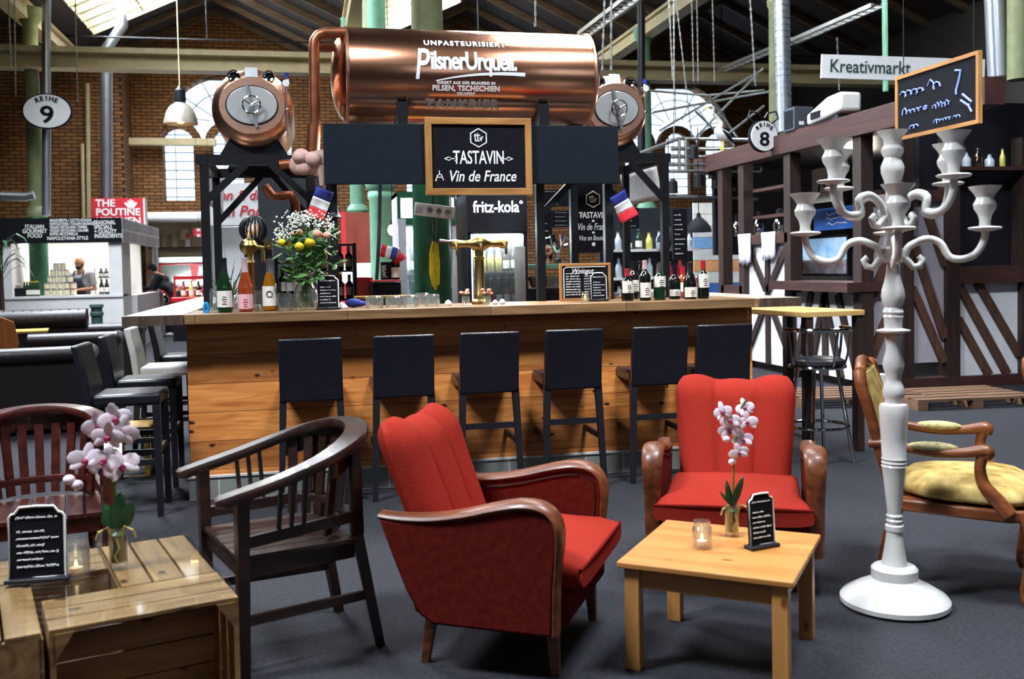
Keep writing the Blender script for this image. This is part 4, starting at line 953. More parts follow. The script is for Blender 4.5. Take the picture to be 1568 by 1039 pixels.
# ------------------------------------------------------------------ leather seating at the left
def club(label, loc, rz, w=.9):
    t = thing('leather_club_chair', label, 'armchair', loc, rz, 'dark leather seats on the left'); L = M('chesterfield')
    G().bb(-w/2+.06, w/2-.06, -.38, .35, .06, .42).build('body', L, t, bevel=.03)
    G().bb(-w/2+.16, w/2-.16, -.25, .38, .40, .5).build('seat_cushion', L, t, bevel=.04, seg=3)
    g = G(); g.bb(-w/2+.06, w/2-.06, -.40, -.28, .1, .70); g.tube([(-w/2+.02, -.38, .70), (w/2-.02, -.38, .70)], .075, 14); g.build('backrest', L, t, bevel=.01)
    for s in (-1, 1):
        g = G(); g.bb(s*(w/2-.13), s*(w/2-.02), -.36, .34, .1, .66); g.tube([(s*(w/2-.07), -.36, .67), (s*(w/2-.07), .36, .67)], .075, 14); g.build('arm', L, t, bevel=.01)
        for y in (-.32, .3): G().cyl((s*(w/2-.12), y, .06), (s*(w/2-.12), y, 0), .025, .02).build('foot', M('black_wood'), t)
    return t
def ploc(px, Y): p = atY(px, 500, Y); return (p.x, Y, 0)
club('nearest dark leather club chair seen from behind at the left edge', ploc(55, 9.6), radians(8), 1.0)
club('dark leather club chair seen from behind between two others', ploc(118, 11.8), radians(6), .95)
club('farthest dark leather club chair, its rolled edge by the grey bollard', ploc(172, 13.7), radians(4), .8)
t = thing('chesterfield_sofa', 'dark leather sofa with a fat tufted roll in front of the white stall', 'sofa', ploc(66, 12.6), radians(4), 'dark leather seats on the left'); L = M('chesterfield')
g = G(); g.tube([(-.9, -.2, .88), (.52, -.2, .88)], .125, 18); g.bb(-.9, .5, -.26, -.14, .2, .85); g.build('roll_back', L, t, bevel=.01)
g = G()
for i in range(14):
    for j in range(3): a = radians(20+j*45); g.ball((-.82+i*.1+(.05 if j % 2 else 0), -.2-.122*cos(a), .88+.122*sin(a)), .012, 6, 4)
tag(g.build('tufting_buttons', M('black_leather'), t), kind='stuff')
G().bb(-.9, .48, -.14, .5, .08, .45).build('seat', L, t, bevel=.03); G().bb(-.85, -.78, -.2, .4, 0, .08).build('foot', M('black_wood'), t); G().bb(.38, .45, -.2, .4, 0, .08).build('foot', M('black_wood'), t)
t = thing('bollard', 'grey green post with a collar standing before the white stall', 'bollard', ploc(149, 14.6))
G().lathe([(.075, 0), (.075, .82), (.09, .83), (.09, .87), (.075, .88), (.075, .93), (.095, .95), (.09, .985), (.001, .99)], n=18).build('post', M('grey_green'), t) if mat('grey_green', '#3c5650', .5) else None
t = thing('wooden_chair', 'orange wooden chair with a rounded back cut off by the left edge', 'chair', ploc(-16, 10.6), radians(20)); W = M('armchair_wood')
wood('orange_wood', '#a8622a', '#84481c', 2, 5, .4); W = M('orange_wood')
G().prism([(-.2, .5), (.2, .5), (.24, .75), (.2, .95), (.1, 1.0), (-.1, 1.0), (-.2, .95), (-.24, .75)], -.21, -.18).build('backrest', W, t, bevel=.006)
G().bb(-.22, .22, -.2, .22, .43, .46).build('seat', W, t, bevel=.006)
for sx in (-1, 1):
    for sy in (-1, 1): G().bar((sx*.19, sy*.18, .44), (sx*.21, sy*.2, 0), .035, .035).build('leg', W, t, smooth=0)
t = thing('side_table', 'small pale legged table between the leather seats at the left', 'table', ploc(34, 11.75), .2)
G().bb(-.26, .26, -.26, .26, .78, .8).build('tabletop', M('yellow_wood'), t, smooth=0)
for sx in (-1, 1):
    for sy in (-1, 1): G().bar((sx*.22, sy*.22, .78), (sx*.24, sy*.24, 0), .04, .04).build('leg', M('yellow_wood'), t, smooth=0)
# ------------------------------------------------------------------ things on the bar top
BZ = 1.15
def onbar(px, y): p = atY(px, 450, y); return Vector((p.x, y, BZ))
def bottle(label, loc, h=.31, r=.041, kind='wine', glass='bottle_dark', foil='black_wood', paper='label_paper', lab=(.1, .42), group='wine bottles on the bar top', emblem=None, lw=.0):
    t = thing('wine_bottle', label, 'bottle', loc, 0, group)
    if kind == 'champagne': pr = [(.8*r, 0), (r, .01), (r, .42*h), (.93*r, .5*h), (.7*r, .62*h), (.42*r, .76*h), (.34*r, .84*h), (.34*r, .97*h), (.38*r, .975*h), (.36*r, h), (.001, h)]
    else: pr = [(.85*r, 0), (r, .008), (r, .58*h), (.92*r, .64*h), (.55*r, .71*h), (.36*r, .76*h), (.34*r, .97*h), (.38*r, .975*h), (.38*r, h), (.001, h)]
    G().lathe(pr, n=20).build('glass_body', M(glass), t)
    f0 = .72 if kind == 'champagne' else .78
    fr = (.46*r, .38*r) if kind == 'champagne' else (.4*r, .4*r)
    G().lathe([(fr[0]+.001, f0*h), (fr[1]+.001, .85*h), (.37*r+.001, .97*h), (.42*r, .98*h), (.4*r, h+.002), (.001, h+.003)], n=16).build('foil', M(foil), t)
    g = G(); a0 = radians(-90-72); n = 16   # paper label wraps the front
    ring0 = [((r+.0012)*cos(a0+radians(144)*i/n), (r+.0012)*sin(a0+radians(144)*i/n)) for i in range(n+1)]
    g.add([(x, y, lab[0]*h) for x, y in ring0]+[(x, y, lab[1]*h) for x, y in ring0], [(i, i+1, n+2+i, n+1+i) for i in range(n)])
    q = g.build('paper_label', M(paper), t)
    if emblem:
        g = G(); zc_ = (lab[0]+.6*(lab[1]-lab[0]))*h
        if emblem == 'wreath': g.tube([(.018*cos(2*pi*i/16), -r-.003, zc_+.018*sin(2*pi*i/16)) for i in range(16)], .0025, 5, closed=True)
        else:
            for k, w in enumerate((.022, .03, .018, .026)): g.bb(-w/2, w/2, -r-.003, -r-.001, zc_-.014*k, zc_-.014*k+.004)
        g.build('label_print', M('slate' if emblem != 'pinkprint' else 'cola_red'), q)
    return t
bottle('green sparkling wine bottle with a white label at the left of the bar', onbar(344, 6.30), .335, .047, 'champagne', 'bottle_green', 'black_wood', 'label_paper', (.1, .4), 'sparkling wine bottles', 'print')
bottle('rose sparkling wine bottle with a pink foil and pink label', onbar(376, 6.32), .335, .046, 'champagne', 'bottle_rose', 'cork_foil', 'pink_paper', (.06, .33), 'sparkling wine bottles', 'pinkprint')
bottle('amber sparkling wine bottle with a cream wreath label', onbar(413, 6.34), .325, .045, 'champagne', 'bottle_orange', 'steel', 'label_paper', (.1, .48), 'sparkling wine bottles', 'wreath')
for px, y, h, r, k, gl, fo, lb, l in [(961, 6.34, .215, .042, 'wine', 'bottle_dark', 'cola_red', (.25, .62), 'red capped wine bottle leftmost of the dark bottles on the bar right'), (988, 6.3, .27, .04, 'wine', 'bottle_dark', 'cork_foil', (.08, .45), 'dark wine bottle with a tall pink neck and low square label'),
        (1010, 6.34, .245, .042, 'wine', 'bottle_green', 'steel', (.36, .66), 'olive wine bottle with a square white label high on its body'), (1033, 6.4, .225, .042, 'wine', 'bottle_dark', 'slate', (.1, .3), 'unlabelled looking black wine bottle beside the frame post'),
        (1057, 6.32, .25, .047, 'champagne', 'bottle_dark', 'black_wood', (.06, .33), 'broad shouldered dark bottle with a wide white label'), (1077, 6.33, .26, .04, 'wine', 'bottle_dark', 'cola_red', (.3, .66), 'red capped wine bottle rightmost on the bar'),
        (1046, 6.6, .22, .04, 'wine', 'bottle_rose', 'cola_red', (.2, .5), 'red foiled bottle half hidden behind the broad one'), (970, 6.62, .27, .04, 'wine', 'bottle_dark', 'slate', (.2, .5), 'tall dark bottle behind the red capped one')]:
    bottle(l, onbar(px, y), h, r, k, gl, fo, 'label_paper', lb, emblem='print')
def tumbler(label, loc, r, h, up=False, group='drinking glasses on the bar top', name='glass_tumbler'):
    pr = [(r*.8, 0), (r*.98, h*.12), (r, h*.5), (r*.92, h), (r*.86, h), (r*.93, h*.5), (r*.9, h*.14), (.001, h*.12)]
    if not up: pr = [(q, h-z) for q, z in pr]
    g = G(); g.lathe(pr, n=22, cap=False)
    for i in range(11): a = 2*pi*i/11; g.cyl((r*cos(a), r*sin(a), .006), (r*.98*cos(a), r*.98*sin(a), h*.8), .0025, n=5)
    o = solo(g, name, M('clear_glass'), label, 'glass', group, loc=loc); return o
for px, y, r, h, l in [(573, 6.32, .058, .078, 'upturned ribbed tumbler leftmost in the row before the green column'), (602, 6.34, .052, .076, 'upturned ribbed tumbler second from the left in the row'), (628, 6.33, .052, .078, 'upturned ribbed tumbler in the middle of the row'),
        (646, 6.52, .045, .085, 'taller glass behind the middle of the tumbler row'), (661, 6.34, .05, .08, 'upturned ribbed tumbler at the right end of the row'), (435, 6.34, .055, .11, 'round glass between the amber bottle and the flower jug'),
        (361, 6.5, .04, .1, 'glass between the green and the rose bottle'), (397, 6.42, .036, .13, 'narrow glass between rose and amber bottle'), (330, 6.36, .036, .15, 'tall glass with a blue napkin beside the green bottle')]: tumbler(l, onbar(px, y), r, h)
t = thing('napkin_ring', 'bright blue open plastic ring at the left end of the bar', 'ring', onbar(315, 6.28)+Vector((0, 0, .03)))
G().tube([(.012*cos(2*pi*i/20)+.0, .005, .03*sin(2*pi*i/20)) for i in range(20)], .009, 8, closed=True).build('ring', M('blue_plastic'), t)
# jug of flowers
b = onbar(468, 6.36); t = thing('flower_jug', 'clear glass jug holding a big loose bouquet with yellow and pink roses', 'bouquet', b)
G().lathe([(.06, 0), (.075, .02), (.082, .07), (.07, .13), (.045, .18), (.05, .21), (.066, .235), (.062, .235), (.045, .21), (.041, .18), (.065, .13), (.077, .07), (.07, .025), (.001, .02)], n=24, cap=False).build('jug', M('clear_glass'), t)
G().tube([(-.05, 0, .19), (-.1, 0, .21), (-.125, 0, .16), (-.1, 0, .09), (-.075, 0, .06)], .008, 8).build('jug_handle', M('clear_glass'), t)
rng = random.Random(12); g = G(); gl = G()
def tip(px, py, dy=0): return atY(px, py, 6.36+dy) - b
for i in range(34):
    p = tip(rng.uniform(425, 512), rng.uniform(345, 420), rng.uniform(-.12, .14)); g.tube([(rng.uniform(-.04, .04), rng.uniform(-.03, .03), .02), (p.x*.12, p.y*.1, .2), (p.x*.6, p.y*.6, .2+(p.z-.2)*.6), p], .003, 5)
g.build('stems', M('stem_green'), t)
for i in range(200):
    px, py = rng.gauss(468, 20), rng.uniform(350, 432); 
    if py > 415: px = rng.gauss(465, 14)
    p = tip(px, py, rng.uniform(-.13, .15)); R = Euler((rng.uniform(-.8, .8), rng.uniform(-.6, .6), rng.uniform(0, 6.3))).to_matrix(); gl.ball(p, rng.uniform(.025, .055), 6, 4, (1, .42, .1), R)
for px, py in [(498, 398), (512, 388), (487, 405), (505, 404), (440, 415), (452, 418)]:
    gl.ball(tip(px, py, -.12), .045, 8, 5, (1, .45, .1), Euler((rng.uniform(-.9, .3), .4, rng.uniform(0, 3))).to_matrix())
tag(gl.build('foliage', M('leaf'), t, smooth=60), kind='stuff')
def rose(px, py, dy, r, m):
    p = tip(px, py, dy); g = G(); rr = random.Random(px)
    for k in range(9):
        a = k*2.4; q = r*(.25+.65*k/9); g.ball(p+Vector((q*.55*cos(a), q*.4*sin(a)-.1*r, q*.5*sin(a*1.3))), r*.55, 8, 6, (1, .8, 1))
    g.ball(p, r*.8, 10, 7); g.build('rose', m, t, smooth=60)
for px, py, dy, r, c in [(458, 377, -.14, .034, 'petal_yellow'), (474, 371, -.14, .036, 'petal_yellow'), (431, 371, -.1, .03, 'petal_yellow'), (441, 372, -.08, .022, 'petal_yellow'), (485, 358, -.12, .036, 'petal_pink'), (500, 360, -.08, .028, 'petal_pink'), (458, 355, -.1, .024, 'petal_pink'), (448, 358, -.05, .02, 'petal_pink')]: rose(px, py, dy, r, M(c))
g = G()
for i in range(330):
    cxp, cyp, sx_, sy_ = rng.choice([(440, 348, 12, 9), (452, 333, 10, 6), (468, 340, 14, 7), (490, 342, 12, 8), (428, 360, 7, 6), (505, 352, 7, 8), (470, 330, 8, 3)])
    g.ball(tip(rng.gauss(cxp, sx_), rng.gauss(cyp, sy_), rng.uniform(-.12, .12)), rng.uniform(.004, .008), 6, 4)
tag(g.build('small_white_blossom', M('petal_white'), t, smooth=60), kind='stuff')
menu('slate menu with rounded shoulders beside the flower jug on the bar', onbar(502, 6.27), radians(-4), .135, .215, 21, group='slate menus')
# framed price board with a small slate before it
t, w, h = framed_board('price_board', 'wood framed chalk price board leaning on the bar near the wine bottles', 857, 402, 934, 461, 6.46, .018, 0, depth=.016)
g = G(); g.tube([(x, -.012, z) for x, z in [(-w*.42, -h*.42), (-w*.42, h*.36), (-w*.36, h*.4), (w*.4, h*.4)]], .003, 5); rr = random.Random(8)
for i in range(9):
    strokes(g, scribble(rr, -w*.38, -w*.1, h*(.22-.07*i), .012), .0016, (0, -.009, 0)); strokes(g, scribble(rr, -w*.02, w*.15, h*(.22-.07*i), .012), .0016, (0, -.009, 0))
tag(g.build('chalk_writing', M('chalk'), t), kind='stuff')
text('Weingut', .05, (-.02, -.011, h*.29), M('chalk'), t, shear=.25, wx=.9)
menu('small slate menu leaning in front of the wood framed price board', onbar(917, 6.4), radians(4), .115, .195, 33, group='slate menus')
jar('candle jar in front of the price board on the bar', onbar(896, 6.3), .026, .07)
# brass draught towers
def lever(t, p, q):
    g = G(); g.cyl(p, q, .012, .018); g.build('tap_lever', M('mahogany'), t)
b = onbar(735, 6.5); t = thing('beer_tap', 'brass draught tower with a long cross bar in the middle of the bar', 'beer tap', b)
G().lathe([(.06, 0), (.06, .02), (.042, .035), (.04, .07), (.033, .08), (.031, .3), (.036, .305), (.036, .315), (.029, .32), (.029, .37)], n=22).build('column', M('brass'), t)
g = G(); g.lathe([(.001, -.2), (.03, -.19), (.034, -.165), (.026, -.135), (.022, -.08), (.03, -.06), (.048, -.03), (.054, 0), (.048, .03), (.03, .06), (.022, .08), (.026, .135), (.034, .165), (.03, .19), (.001, .2)], (0, 0, .405), 20, 'X'); g.build('cross_bar', M('brass'), t)
for x in (-.165, 0, .165):
    g = G(); g.tube([(x, -.03, .4), (x, -.09, .395), (x, -.1, .36), (x, -.1, .33)], [.012, .011, .01, .009], 8); q = g.build('spout', M('brass'), t); 
G().tube([(-.15, -.02, .42), (-.2, -.02, .42), (-.27, -.02, .425)], [.008, .011, .016], 8).build('tap_lever', M('mahogany'), t)
b = onbar(383, 6.6); t = thing('beer_tap', 'brass draught tower half hidden behind the sparkling wine bottles', 'beer tap', b)
G().lathe([(.055, 0), (.055, .02), (.036, .035), (.034, .3), (.038, .31), (.03, .33), (.03, .36), (.055, .39), (.06, .42), (.045, .45), (.015, .465), (.006, .5), (.001, .51)], n=22).build('column', M('brass'), t)
g = G(); g.tube([(.04, -.02, .41), (.1, -.04, .4), (.14, -.05, .405)], [.016, .014, .018], 10); g.bb(.1, .125, -.06, -.035, .4, .46); g.bb(.13, .155, -.06, -.035, .4, .44); g.tube([(.09, -.05, .4), (.09, -.06, .31)], .014, 8); g.build('spout', M('brass'), t)
# little things along the bar top
rng = random.Random(2)
for px, y, r, l, m in [(523, 6.4, .026, 'garlic bulb standing by the slate menu', 'petal_white'), (527, 6.28, .02, 'flat pale stone by the slate menu', 'candelabra_white'), (686, 6.36, .024, 'round white salt pot left of the beer tap', 'sign_white'), (758, 6.34, .02, 'white pebble right of the beer tap', 'candelabra_white'), (769, 6.36, .022, 'second white pebble right of the beer tap', 'candelabra_white')]:
    g = G(); g.lathe([(.001, 0), (r*.8, 0), (r, r*.5), (r*.8, r*1.1), (r*.3, r*1.5), (.001, r*1.6)], n=14); solo(g, 'bar_pebble' if 'pebble' in l or 'stone' in l else ('salt_pot' if 'salt' in l else 'garlic_bulb'), M(m), l, 'small object', loc=onbar(px, y))
g = G(); g.ball((0, 0, .03), .05, 12, 8, (1.1, .7, .6)); g.ball((.04, 0, .025), .035, 10, 7, (1.2, .8, .6)); solo(g, 'folded_cloth', M('flag_blue'), 'dark blue crumpled cloth on the bar behind the garlic', 'cloth', loc=onbar(541, 6.5))
for px, l in ((713, 'small glass vase with pink blossoms left of the beer tap'), (745, 'small glass vase with pink blossoms right of the beer tap')):
    t = thing('bud_vase', l, 'vase', onbar(px, 6.36 if px < 730 else 6.32), 0, 'bud vases by the beer tap'); G().lathe([(.022, 0), (.028, .02), (.026, .06), (.024, .06), (.024, .02), (.001, .008)], n=16, cap=False).build('vase', M('clear_glass'), t)
    g = G()
    for i in range(5): g.tube([(0, 0, .01), (rng.uniform(-.02, .02), 0, .08)], .0015, 4)
    g.build('stems', M('stem_green'), t)
    for i in range(6): G().ball((rng.uniform(-.035, .035), rng.uniform(-.02, .02), rng.uniform(.07, .1)), .014, 8, 5, (1, 1, .7)).build('blossom', M('petal_pink'), t)
# ------------------------------------------------------------------ flags, bell, hanging things
def flag(label, c, w, h, rot, cols, pole=True):
    t = thing('paper_flag', label, 'flag', c, 0, 'little flags at the bar')
    for k, cname in enumerate(cols):
        g = G(); R = Euler((0, rot, 0)).to_matrix(); n = 5; vs = []
        for i in range(n+1):
            for j in range(4):
                x = (-.5+(k+i/n)/len(cols))*w; z = (-.5+j/3)*h; vs.append(R @ Vector((x, .02*sin(5*x/w+j*.7), z)))
        g.add(vs, [(i*4+j, (i+1)*4+j, (i+1)*4+j+1, i*4+j+1) for i in range(n) for j in range(3)]); o = g.build('stripe', M(cname), t)
        md = o.modifiers.new('s', 'SOLIDIFY'); md.thickness = .003
    return t
FR3 = ('flag_blue', 'sign_white', 'flag_red')
flag('french paper flag hanging tilted on the right frame post', atY(955, 316, 6.62), .2, .13, radians(62), FR3)
flag('french flag hung diagonally left of the brass bell', atY(490, 312, 6.66), .2, .12, radians(112), FR3)
flag('small french flag stuck above the red cash box', atY(595, 386, 7.9), .13, .1, radians(195), FR3)
flag('small drooping red and white flag right of the other by the aluminium fridge edge', atY(609, 392, 7.95), .1, .1, radians(60), ('sign_white', 'flag_red'))
c = atY(509, 326, 6.74); t = thing('bar_bell', 'dark bell hanging below the left end of the black fascia', 'bell', c)
G().lathe([(.07, -.03), (.062, -.02), (.045, .01), (.04, .05), (.03, .065), (.001, .07)], n=20).build('bell', M('black_steel'), t); G().bb(-.02, .02, -.02, .02, .06, .22).build('bracket', M('black_steel'), t, smooth=0)
for i in range(3): G().cyl((-.02+.02*i, 0, -.03), (-.025+.02*i, 0, -.24+.03*i), .006).build('clapper_cord', M('steel'), t)
# yellow straps and notice on the dark green column
c = atY(665, 400, 8.14); t = thing('strap_bundle', 'bundle of yellow and black straps hung on the dark green column', 'straps', c); rng = random.Random(5)
for k in range(6):
    a = rng.uniform(-.01, .06); g = G(); top = .17
    g.tube([(0, -.01, top), (-.052+a*.7, -.02, .07), (-.06+a*.8, -.015-.008*k, -.09), (-.03+a*.5, -.025, -.2-.018*(k % 3)), (.03-a*.2, -.025, -.19), (.055-a*.7, -.02, -.02), (.02, -.01, top-.02)], .014, 6, flat=(1, .5)); g.build('strap', M('black_wood') if k == 2 else M('yellow_strap'), t)
G().cyl((0, .01, .17), (0, -.01, .36), .008).build('hook_cord', M('steel'), t)
a0, b0 = atY(634, 338, 8.05), atY(697, 308, 8.05); c = (a0+b0)/2; t = thing('notice_plate', 'white plate with three round symbols tilted on the dark green column', 'sign', c)
g = G(); g.box((0, 0, 0), (.335, .012, .105), R=Euler((0, radians(7), 0)).to_matrix()); g.build('plate', M('sign_white'), t, bevel=.004)
g = G(); R = Euler((0, radians(7), 0)).to_matrix()
for x in (-.04, .035, .11):
    g.tube([R @ Vector((x+.02*cos(2*pi*i/14), -.008, .005+.02*sin(2*pi*i/14))) for i in range(14)], .003, 4, closed=True); g.cyl(R @ Vector((x-.01, -.008, .015)), R @ Vector((x+.01, -.008, -.005)), .003, n=4); g.cyl(R @ Vector((x+.01, -.008, .015)), R @ Vector((x-.01, -.008, -.005)), .003, n=4)
for k in range(4): g.cyl(R @ Vector((-.15+.014*k, -.008, -.035)), R @ Vector((-.148+.014*k, -.008, .02+.006*(k % 2))), .0025, n=4)
g.build('symbols', M('grey_green'), t)
g = G(); g.tube([atY(663, 285, 8.1), atY(664, 320, 8.1), atY(666, 350, 8.12), atY(664, 370, 8.12)], .01, 6); solo(g, 'cable', M('black_steel'), 'black cable running down the dark green column over the notice plate', 'cable')
g = G(); g.tube([atY(582, 280, 13.5), atY(581, 340, 13.5), atY(580, 370, 13.5), atY(575, 460, 13.5)], .025, 6); solo(g, 'cable', M('black_steel'), 'black cable running down the pale green column', 'cable')
# ------------------------------------------------------------------ coolers behind the bar
def cooler_box(t, w, h, d, side, frame=.03, glass=True, shelves=4):
    for s in (-1, 1): G().bb(s*w/2, s*(w/2-frame), 0, d, 0, h).build('side', side, t, smooth=0)
    G().bb(-w/2, w/2, d-.03, d, 0, h).build('back', M('fridge_lining'), t, smooth=0); G().bb(-w/2, w/2, 0, d, 0, .12).build('plinth', side, t, smooth=0); G().bb(-w/2, w/2, 0, d, h-.04, h).build('lid', side, t, smooth=0)
    for k in range(shelves): z = .35+k*.33; G().bb(-w/2+frame, w/2-frame, .05, d-.04, z, z+.012).build('shelf', M('steel'), t, smooth=0)
    if glass: G().bb(-w/2+frame, w/2-frame, 0, .008, .14, h-.3).build('glass_door', M('clear_glass'), t, smooth=0)
mat('fridge_lining', '#8f98a4', .5, var=.05); mat('fridge_dark', '#20242c', .5)
YC = 8.9
def cooler_x(px): return atY(px, 400, YC).x
x0, x1 = cooler_x(716), cooler_x(808); w = x1-x0; t = thing('drinks_cooler', 'black drinks cooler with a lit white cola sign on top', 'cooler', ((x0+x1)/2, YC, 0)); TC = t
cooler_box(t, w, 2.12, .6, M('fridge_dark'), .035, True, 4)
l = bpy.data.lights.new('cooler_lamp', 'AREA'); l.shape = 'RECTANGLE'; l.size = w*.8; l.size_y = .1; l.energy = 14; l.color = (.85, .93, 1); o = bpy.data.objects.new('cooler_lamp', l); o.location = ((x0+x1)/2, YC+.06, 1.68); o.rotation_euler = (radians(-25), 0, 0); COL.objects.link(o)
q = G().bb(-w/2, w/2, -.02, .03, 1.72, 2.12).build('sign_panel', M('fridge_dark'), t, smooth=0); q['label'] = 'dark header with glowing letters'
text('fritz-kola', .15, (-.01, -.026, 1.945), M('neon_white'), t, 'glowing_letters', bold=.0012, wx=.82, spacing=.98)
g = G(); g.tube([(.225+.012*cos(2*pi*i/10), -.026, 1.99+.012*sin(2*pi*i/10)) for i in range(10)], .003, 4, closed=True); g.build('dot', M('neon_white'), t)
G().bb(w/2-.05, w/2-.042, .02, .035, .15, 1.05).build('light_strip', M('fridge_glow'), t, smooth=0); G().bb(-w/2+.042, -w/2+.05, .02, .035, .15, 1.7).build('light_strip', M('fridge_glow'), t, smooth=0)
G().bb(w/2-.13, w/2-.03, -.03, -.015, 1.02, 1.58).build('price_strip', M('candelabra_white'), t, smooth=0)
def small_bottle(label, loc, r, h, body, cap, lab=None, group='bottles in the black cooler'):
    t = thing('drink_bottle', label, 'bottle', loc, 0, group)
    G().lathe([(r*.9, 0), (r, .006), (r, .52*h), (.8*r, .62*h), (.45*r, .76*h), (.4*r, .95*h), (.001, .95*h)], n=14).build('body', M(body), t)
    G().lathe([(.48*r, .94*h), (.48*r, h), (.001, h)], n=12).build('cap', M(cap), t)
    if lab: G().lathe([(r*1.02, .12*h), (r*1.02, .42*h)], n=14, cap=False).build('label', M(lab), t)
mat('lemon_drink', '#c8c060', .15, var=.1, coat=.4); xr = x0
for z, row, nm in ((1.352, [('lemon_drink', 'steel', None)]*4+[('cola_dark', 'chalk', 'label_paper')]*2, 'upper'), (1.022, [('cola_dark', 'chalk', 'cola_red')]*3+[('cola_dark', 'chalk', 'chalk')]*3, 'middle'), (.692, [('juice_orange', 'chalk', None)]*3+[('cola_dark', 'chalk', 'pink_paper')]*3, 'lower')):
    for i, (bd, cp, lb) in enumerate(row):
        x = x0+.09+i*(w-.18)/5.2
        small_bottle('%s bottle %s on the %s shelf of the black cooler' % ({'lemon_drink': 'pale yellow', 'cola_dark': 'dark cola', 'juice_orange': 'orange juice'}[bd], ['at the far left', 'second from the left', 'third from the left', 'fourth from the left', 'fifth from the left', 'at the far right'][i], nm), (x, YC+.13, z), .032, .25 if z > 1.1 else .28, bd, cp, lb)
x0b, x1b = cooler_x(612), cooler_x(702); w = x1b-x0b; t = thing('drinks_cooler', 'tall lit glass cooler behind the dark green column', 'cooler', ((x0b+x1b)/2, YC+.1, 0))
cooler_box(t, w, 2.1, .6, M('purple_white'), .05, True, 4)
G().bb(w/2-.075, w/2-.055, .01, .04, .2, 1.75).build('light_strip', M('fridge_glow'), t, smooth=0); G().bb(-w/2+.06, -w/2+.07, .02, .04, .2, 1.75).build('light_strip', M('fridge_glow'), t, smooth=0)
l = bpy.data.lights.new('cooler_lamp', 'AREA'); l.shape = 'RECTANGLE'; l.size = w*.8; l.size_y = .1; l.energy = 22; l.color = (.8, .9, 1); o = bpy.data.objects.new('cooler_lamp', l); o.location = ((x0b+x1b)/2, YC+.2, 1.75); o.rotation_euler = (radians(-25), 0, 0); COL.objects.link(o)
q = G().bb(-w/2, w/2, -.02, .02, 1.8, 2.1).build('header', M('dark_green_iron'), t, smooth=0); G().bb(-w/2+.03, -w/2+.2, -.025, -.02, 1.86, 2.04).build('lit_panel', M('neon_white'), t, smooth=0); G().bb(w/2-.2, w/2-.02, -.025, -.02, 1.86, 2.04).build('lit_panel', M('neon_white'), t, smooth=0)
G().bb(-w/2-.0, -w/2+.07, -.04, -.0, .1, 1.85).build('door_edge', M('purple_white'), t, smooth=0)
k = 0
for z, nm in ((1.352, 'top'), (1.022, 'middle'), (.692, 'lower')):
    for i, f in enumerate((.17, .27, .8, .9)):
        small_bottle('%s bottle %s on the %s shelf of the lit cooler' % ('clear' if i != 1 else 'dark', ['at the left end', 'second from left', 'right of the column', 'at the right end'][i], nm), (x0b+w*f, YC+.26, z), .035, .27, 'bottle_clear' if i != 1 else 'bottle_dark', 'steel', 'label_paper', 'bottles in the lit cooler')
# wine rack and red cash corner left of the coolers
xa_, xb_ = atY(484, 400, 8.3).x, atY(546, 400, 8.3).x; w = xb_-xa_; t = thing('wine_rack', 'black open wine rack full of bottles behind the flower jug', 'rack', ((xa_+xb_)/2, 8.3, .9))
for s in (-1, 1): G().bb(s*w/2, s*(w/2-.025), 0, .25, 0, .72).build('upright', M('black_steel'), t, smooth=0)
for z in (0, .24, .48, .70): G().bb(-w/2, w/2, 0, .25, z, z+.015).build('shelf', M('black_steel'), t, smooth=0)
n_ = ['first', 'second', 'third', 'fourth']
for r_, z in enumerate((.015, .255, .495)):
    for i in range(4): bottle('wine bottle %s from the left on the %s shelf of the black rack' % (n_[i], ['bottom', 'middle', 'top'][r_]), (xa_+.06+i*(w-.12)/3, 8.41, .9+z), .2, .03, 'wine', 'bottle_dark', random.Random(i+r_).choice(['cola_red', 'slate', 'steel']), 'label_paper', (.15, .5), 'bottles in the wine rack')
xa_, xb_ = atY(420, 400, 8.4).x, atY(480, 400, 8.4).x; w = xb_-xa_; t = thing('wine_shelf', 'dark shelf of hanging wine bottles behind the bouquet', 'shelf', ((xa_+xb_)/2, 8.45, .9))
for s in (-1, 1): G().bb(s*w/2, s*(w/2-.025), 0, .2, 0, .62).build('upright', M('black_steel'), t, smooth=0)
for z in (0, .28, .56): G().bb(-w/2, w/2, 0, .2, z, z+.015).build('shelf', M('black_steel'), t, smooth=0)
for r_, z in enumerate((.015, .295)):
    for i in range(4): bottle('wine bottle %s from the left on the %s board of the shelf behind the bouquet' % (n_[i], ['lower', 'upper'][r_]), (xa_+.06+i*(w-.12)/3, 8.54, .9+z), .22, .032, 'wine', 'bottle_dark', 'slate', 'label_paper', (.15, .5), 'bottles on the shelf behind the bouquet')
def boxat(name, label, cat, px0, py0, px1, py1, Y, d, m, group=None, bevel=.006):
    a, b = atY(px0, py1, Y), atY(px1, py0, Y); g = G(); w, h = b.x-a.x, b.z-a.z; g.bb(-w/2, w/2, 0, d, 0, h)
    return solo(g, name, m if not isinstance(m, str) else M(m), label, cat, group, bevel=bevel, loc=((a.x+b.x)/2, Y, a.z))
boxat('red_crate', 'red box standing right of the wine rack', 'box', 547, 424, 571, 466, 8.2, .25, 'van_red')
boxat('cash_drawer', 'dark cash drawer with a red lid below the small flags', 'cash drawer', 571, 432, 614, 468, 8.0, .3, 'slate')
boxat('drawer_lid', 'red board lying on the dark cash drawer', 'board', 569, 428, 615, 432, 7.98, .34, 'van_red')
t = thing('gift_box', 'black carton lettered in white standing on the red board', 'carton', (0, 0, 0)); a = atY(592, 428, 8.05); t.location = a
G().bb(-.04, .04, 0, .1, 0, .145).build('carton', M('slate'), t, smooth=0, bevel=.003); text('JAFER', .045, (-.018, -.003, .07), M('chalk'), t, rot=(pi/2, -pi/2, 0), wx=.9)
